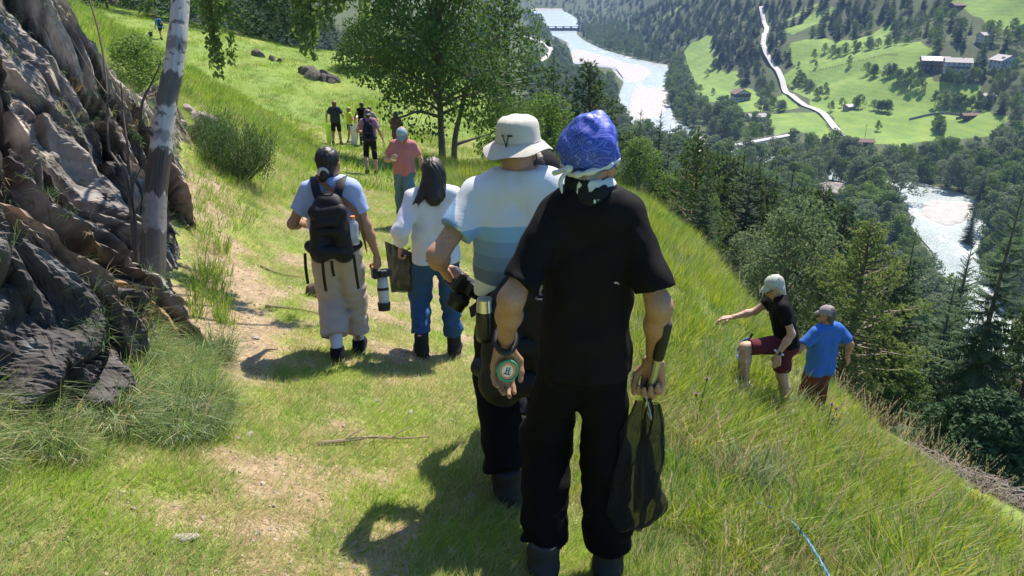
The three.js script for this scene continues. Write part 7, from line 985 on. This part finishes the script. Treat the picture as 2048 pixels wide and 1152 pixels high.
{
  const r = rng(2024), half = d => 0.72 * (d * 0.925 + 1.4) + 0.4, pick = (a, v = 0.35) => { const k = 1 - v / 2 + v * r(); return col(a[0] * k * (0.9 + 0.25 * r()), a[1] * k, a[2] * k); };
  const turf = [], weeds = [], longs = [], stalks = [], far = [], bank = [], dry = [];
  const rockEdge = d => rockFoot(d);
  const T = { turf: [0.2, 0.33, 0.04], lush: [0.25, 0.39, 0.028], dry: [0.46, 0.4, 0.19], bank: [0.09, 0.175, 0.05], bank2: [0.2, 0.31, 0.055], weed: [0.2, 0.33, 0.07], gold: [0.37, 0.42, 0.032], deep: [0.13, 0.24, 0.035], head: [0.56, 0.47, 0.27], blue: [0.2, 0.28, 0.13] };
  const scatter = (n, d0, d1, pow, fn) => { for (let k = 0; k < n; k++) { const d = lerp(d0, d1, Math.pow(r(), pow)), x = (r() * 2 - 1) * half(d); if (Math.abs(x) < 80) fn(x, d, x - pathX(d), r); } };
  scatter(190000, 1.6, 18, 1.35, (x, d, u) => {
    if (x < rockEdge(d) - 0.1 && d < 12.5) return; if (u > 1.7) return;
    const b = clamp((bareAt(x, d) - 0.2) * 1.5), patch = noise(x * 1.6, d * 1.6, 12); if (r() < b * 0.8) { if (r() < 0.12) dry.push([x, d, 0.5 + 0.5 * r(), pick(T.dry)]); return; }
    const k = r() + patch * 0.5, s = (0.65 + 0.55 * r()) * (1 - 0.45 * b) * (1 + 0.35 * sstep(0.9, 1.6, u)) * (d > 9 ? 1.3 : 1);
    if (k > 1.3) weeds.push([x, d, 0.7 + 0.7 * r(), pick(T.weed)]); else turf.push([x, d, s, k < 0.3 + 0.5 * b + 0.25 * clamp(noise(x * 5, d * 5, 66) + 0.1) ? pick(T.dry) : pick(patch > 0.1 ? T.lush : T.turf)]);
  });
  // long grass on the right bank
  scatter(120000, 1.7, 26, 1.25, (x, d, u) => {
    if (u < 0.9 + 0.5 * noise(x * 0.9, d * 0.9, 4)) return; if (u > 14) return;
    const g = noise(x * 0.8, d * 0.8, 20), g2 = noise(x * 2.2, d * 2.2, 9), cl = noise(x * 3.6, d * 3.6, 41) + 0.6 * noise(x * 1.1, d * 1.1, 43), s = (0.42 + 0.4 * r() + 0.25 * g + 0.7 * cl) * sstep(0.6, 2.3, u) + 0.22, k = r();
    if (r() < 0.12 + 0.5 * g2 * (g2 > 0 ? 1 : 0) + (cl < -0.1 ? 0.35 : 0) || s < 0.15) return;
    if (Math.hypot(x - 3.4, d - 7.5) < 0.7 && r() < 0.6) return; longs.push([x, d, s * (d > 12 ? 1.2 : 1), k < (0.12 + 0.2 * (g < -0.2 ? 1 : 0)) * (d > 9 ? 0.4 : 1) ? pick(T.dry) : g2 < -0.35 ? pick(T.blue) : pick(cl > 0.12 ? (k < 0.6 ? T.gold : T.lush) : cl < -0.15 ? T.deep : k < 0.5 ? T.lush : T.turf, 0.5), 0.8 + 0.4 * r()]);
    if (r() < 0.012) stalks.push([x, d, 0.7 + 0.5 * r(), pick(T.head)]); if (u > 4.7 && u < 7 && d > 6.3 && d < 9.4 && r() < 0.07) stalks.push([x, d, 0.9 + 0.5 * r(), pick(T.head)]);
  });
  // grassy bank below the rock, lower left; shade put into its darker blade colours
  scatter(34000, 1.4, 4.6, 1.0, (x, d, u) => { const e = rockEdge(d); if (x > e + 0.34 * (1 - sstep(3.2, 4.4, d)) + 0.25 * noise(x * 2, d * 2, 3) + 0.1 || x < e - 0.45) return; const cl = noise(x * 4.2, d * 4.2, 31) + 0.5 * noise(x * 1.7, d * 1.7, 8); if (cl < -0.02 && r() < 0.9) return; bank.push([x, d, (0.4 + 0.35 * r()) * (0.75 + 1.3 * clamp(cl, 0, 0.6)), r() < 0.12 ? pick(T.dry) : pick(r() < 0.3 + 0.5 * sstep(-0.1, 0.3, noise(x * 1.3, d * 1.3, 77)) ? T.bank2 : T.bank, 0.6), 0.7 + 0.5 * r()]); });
  // tussocks along the rock foot and upper slope
  scatter(40000, 5, 22, 1.1, (x, d, u) => { if (x > rockEdge(d) + 0.35 && u > -1.7) return; if (d < 12.5 && x < rockEdge(d) + 0.05 && x > rockEdge(d) - 2.5) return; if (noise(x * 1.2, d * 1.2, 17) < -0.1 && r() < 0.6) return; longs.push([x, d, 0.4 + 0.5 * r(), r() < 0.12 ? pick(T.dry) : pick(r() < 0.5 ? T.turf : T.lush), 0.6 + 0.4 * r()]); });
  // meadow farther away
  scatter(70000, 16, 80, 1.25, (x, d, u) => { if (landUse(x, d) !== 'grass' || u > 20) return; if (u > -1.2 && u < 0.8 && d < 34) { if (r() < 0.6) return; } const g = noise(x * 0.35, d * 0.35, 6), tread = Math.sin(landHeight(x, d) * 9 + 2 * noise(x * 0.3, d * 0.3, 2)); far.push([x, d, (0.45 + 0.5 * r()) * (0.8 + 0.25 * tread) * (1 + 0.3 * sstep(0.1, 0.4, g)), r() < 0.1 + (g < -0.2 ? 0.15 : 0) ? pick(T.dry) : pick(g > 0.05 ? T.lush : T.turf, 0.5), 0.7 + 0.5 * r()]); });
  const gm = new THREE.MeshPhysicalMaterial({ color: 0xffffff, roughness: 0.95, transmission: 0.42, thickness: 0, side: THREE.DoubleSide, specularIntensity: 0.5, vertexColors: true });
  let tris = 0; const add = (...a) => { tris += addGrass(...a); };
  add('short_turf', [1, 2, 3].map(s => tuft(s, 10, 0.025, 0.07, 0.0052, 0.055, 1.1, 0.4, true)), gm, turf);
  add('meadow_herbs', [1, 2, 3].map(s => soup(rosette(s))), gm, weeds);
  add('long_grass', [1, 2, 3, 4, 5].map(s => tuft(40 + s, 10, 0.14, 0.38, 0.008, 0.06, 0.5, 0.25)), gm, longs.filter(l => l[1] < 7.5));
  add('long_grass', [1, 2, 3, 4, 5].map(s => tuft(50 + s, 9, 0.14, 0.36, 0.0105, 0.08, 0.5, 0.25, true)), gm, longs.filter(l => l[1] >= 7.5));
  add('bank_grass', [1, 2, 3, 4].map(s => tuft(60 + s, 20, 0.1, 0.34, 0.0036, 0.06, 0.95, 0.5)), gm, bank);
  add('dry_grass', [1, 2].map(s => tuft(80 + s, 7, 0.01, 0.05, 0.004, 0.06, 2.2, 0.6, true)), gm, dry);
  add('grass_heads', [1, 2, 3].map(s => soup(stalk(s))), gm, stalks);
  add('far_meadow_grass', [1, 2, 3].map(s => tuft(90 + s, 13, 0.1, 0.34, 0.026, 0.34, 0.6, 0.3, true)), gm, far);
  // grass and moss on the ledges of the rock
  const ledge = []; for (let k = 0; k < 5200; k++) { const s = 1.6 + 9.5 * r(), v = 0.12 + 0.85 * r(), [p, , , , up] = rockPoint(s, v); if (noise(p.x * 1.6 + 40, p.y * 2, p.z * 1.6) < 0.12 - 0.2 * sstep(0.75, 1, v)) continue; ledge.push([p, 0.3 + 0.4 * r()]); }
  add('ledge_grass', [tuft(70, 12, 0.05, 0.2, 0.004, 0.05, 1.3, 0.8)], gm, ledge.map(([p, s]) => [p, 0, s, pick(r() < 0.2 ? T.dry : T.bank, 0.5)]));
  // fine grit
  const grit = []; scatter(60000, 1.7, 11, 1.1, (x, d, u) => { if (x < rockEdge(d) + 0.05 || u > 0.9) return; if (r() < clamp((bareAt(x, d) - 0.15) * 1.2) * 0.55) grit.push([x, d]); });
  const M = new THREE.Matrix4(), gi = new THREE.InstancedMesh(new THREE.DodecahedronGeometry(1, 0), std([0.42, 0.37, 0.31], 0.95), grit.length); gi.name = 'path_gravel'; gi.userData.kind = 'stuff'; gi.castShadow = gi.receiveShadow = true; grit.forEach(([x, d], i) => { const s = 0.0035 + 0.009 * r() * r(); gi.setMatrixAt(i, M.compose(V(x, groundY(x, d) + s * 0.2, -d), new THREE.Quaternion().setFromEuler(new THREE.Euler(r() * 6, r() * 6, r() * 6)), V(s * 1.4, s * 0.8, s))); gi.setColorAt(i, pick([0.9, 0.88, 0.86], 0.5)); }); scene.add(gi);
  console.log('grass', tris, turf.length, weeds.length, longs.length, bank.length, dry.length, stalks.length, far.length, ledge.length, grit.length);
}
renderer.render(scene, camera);
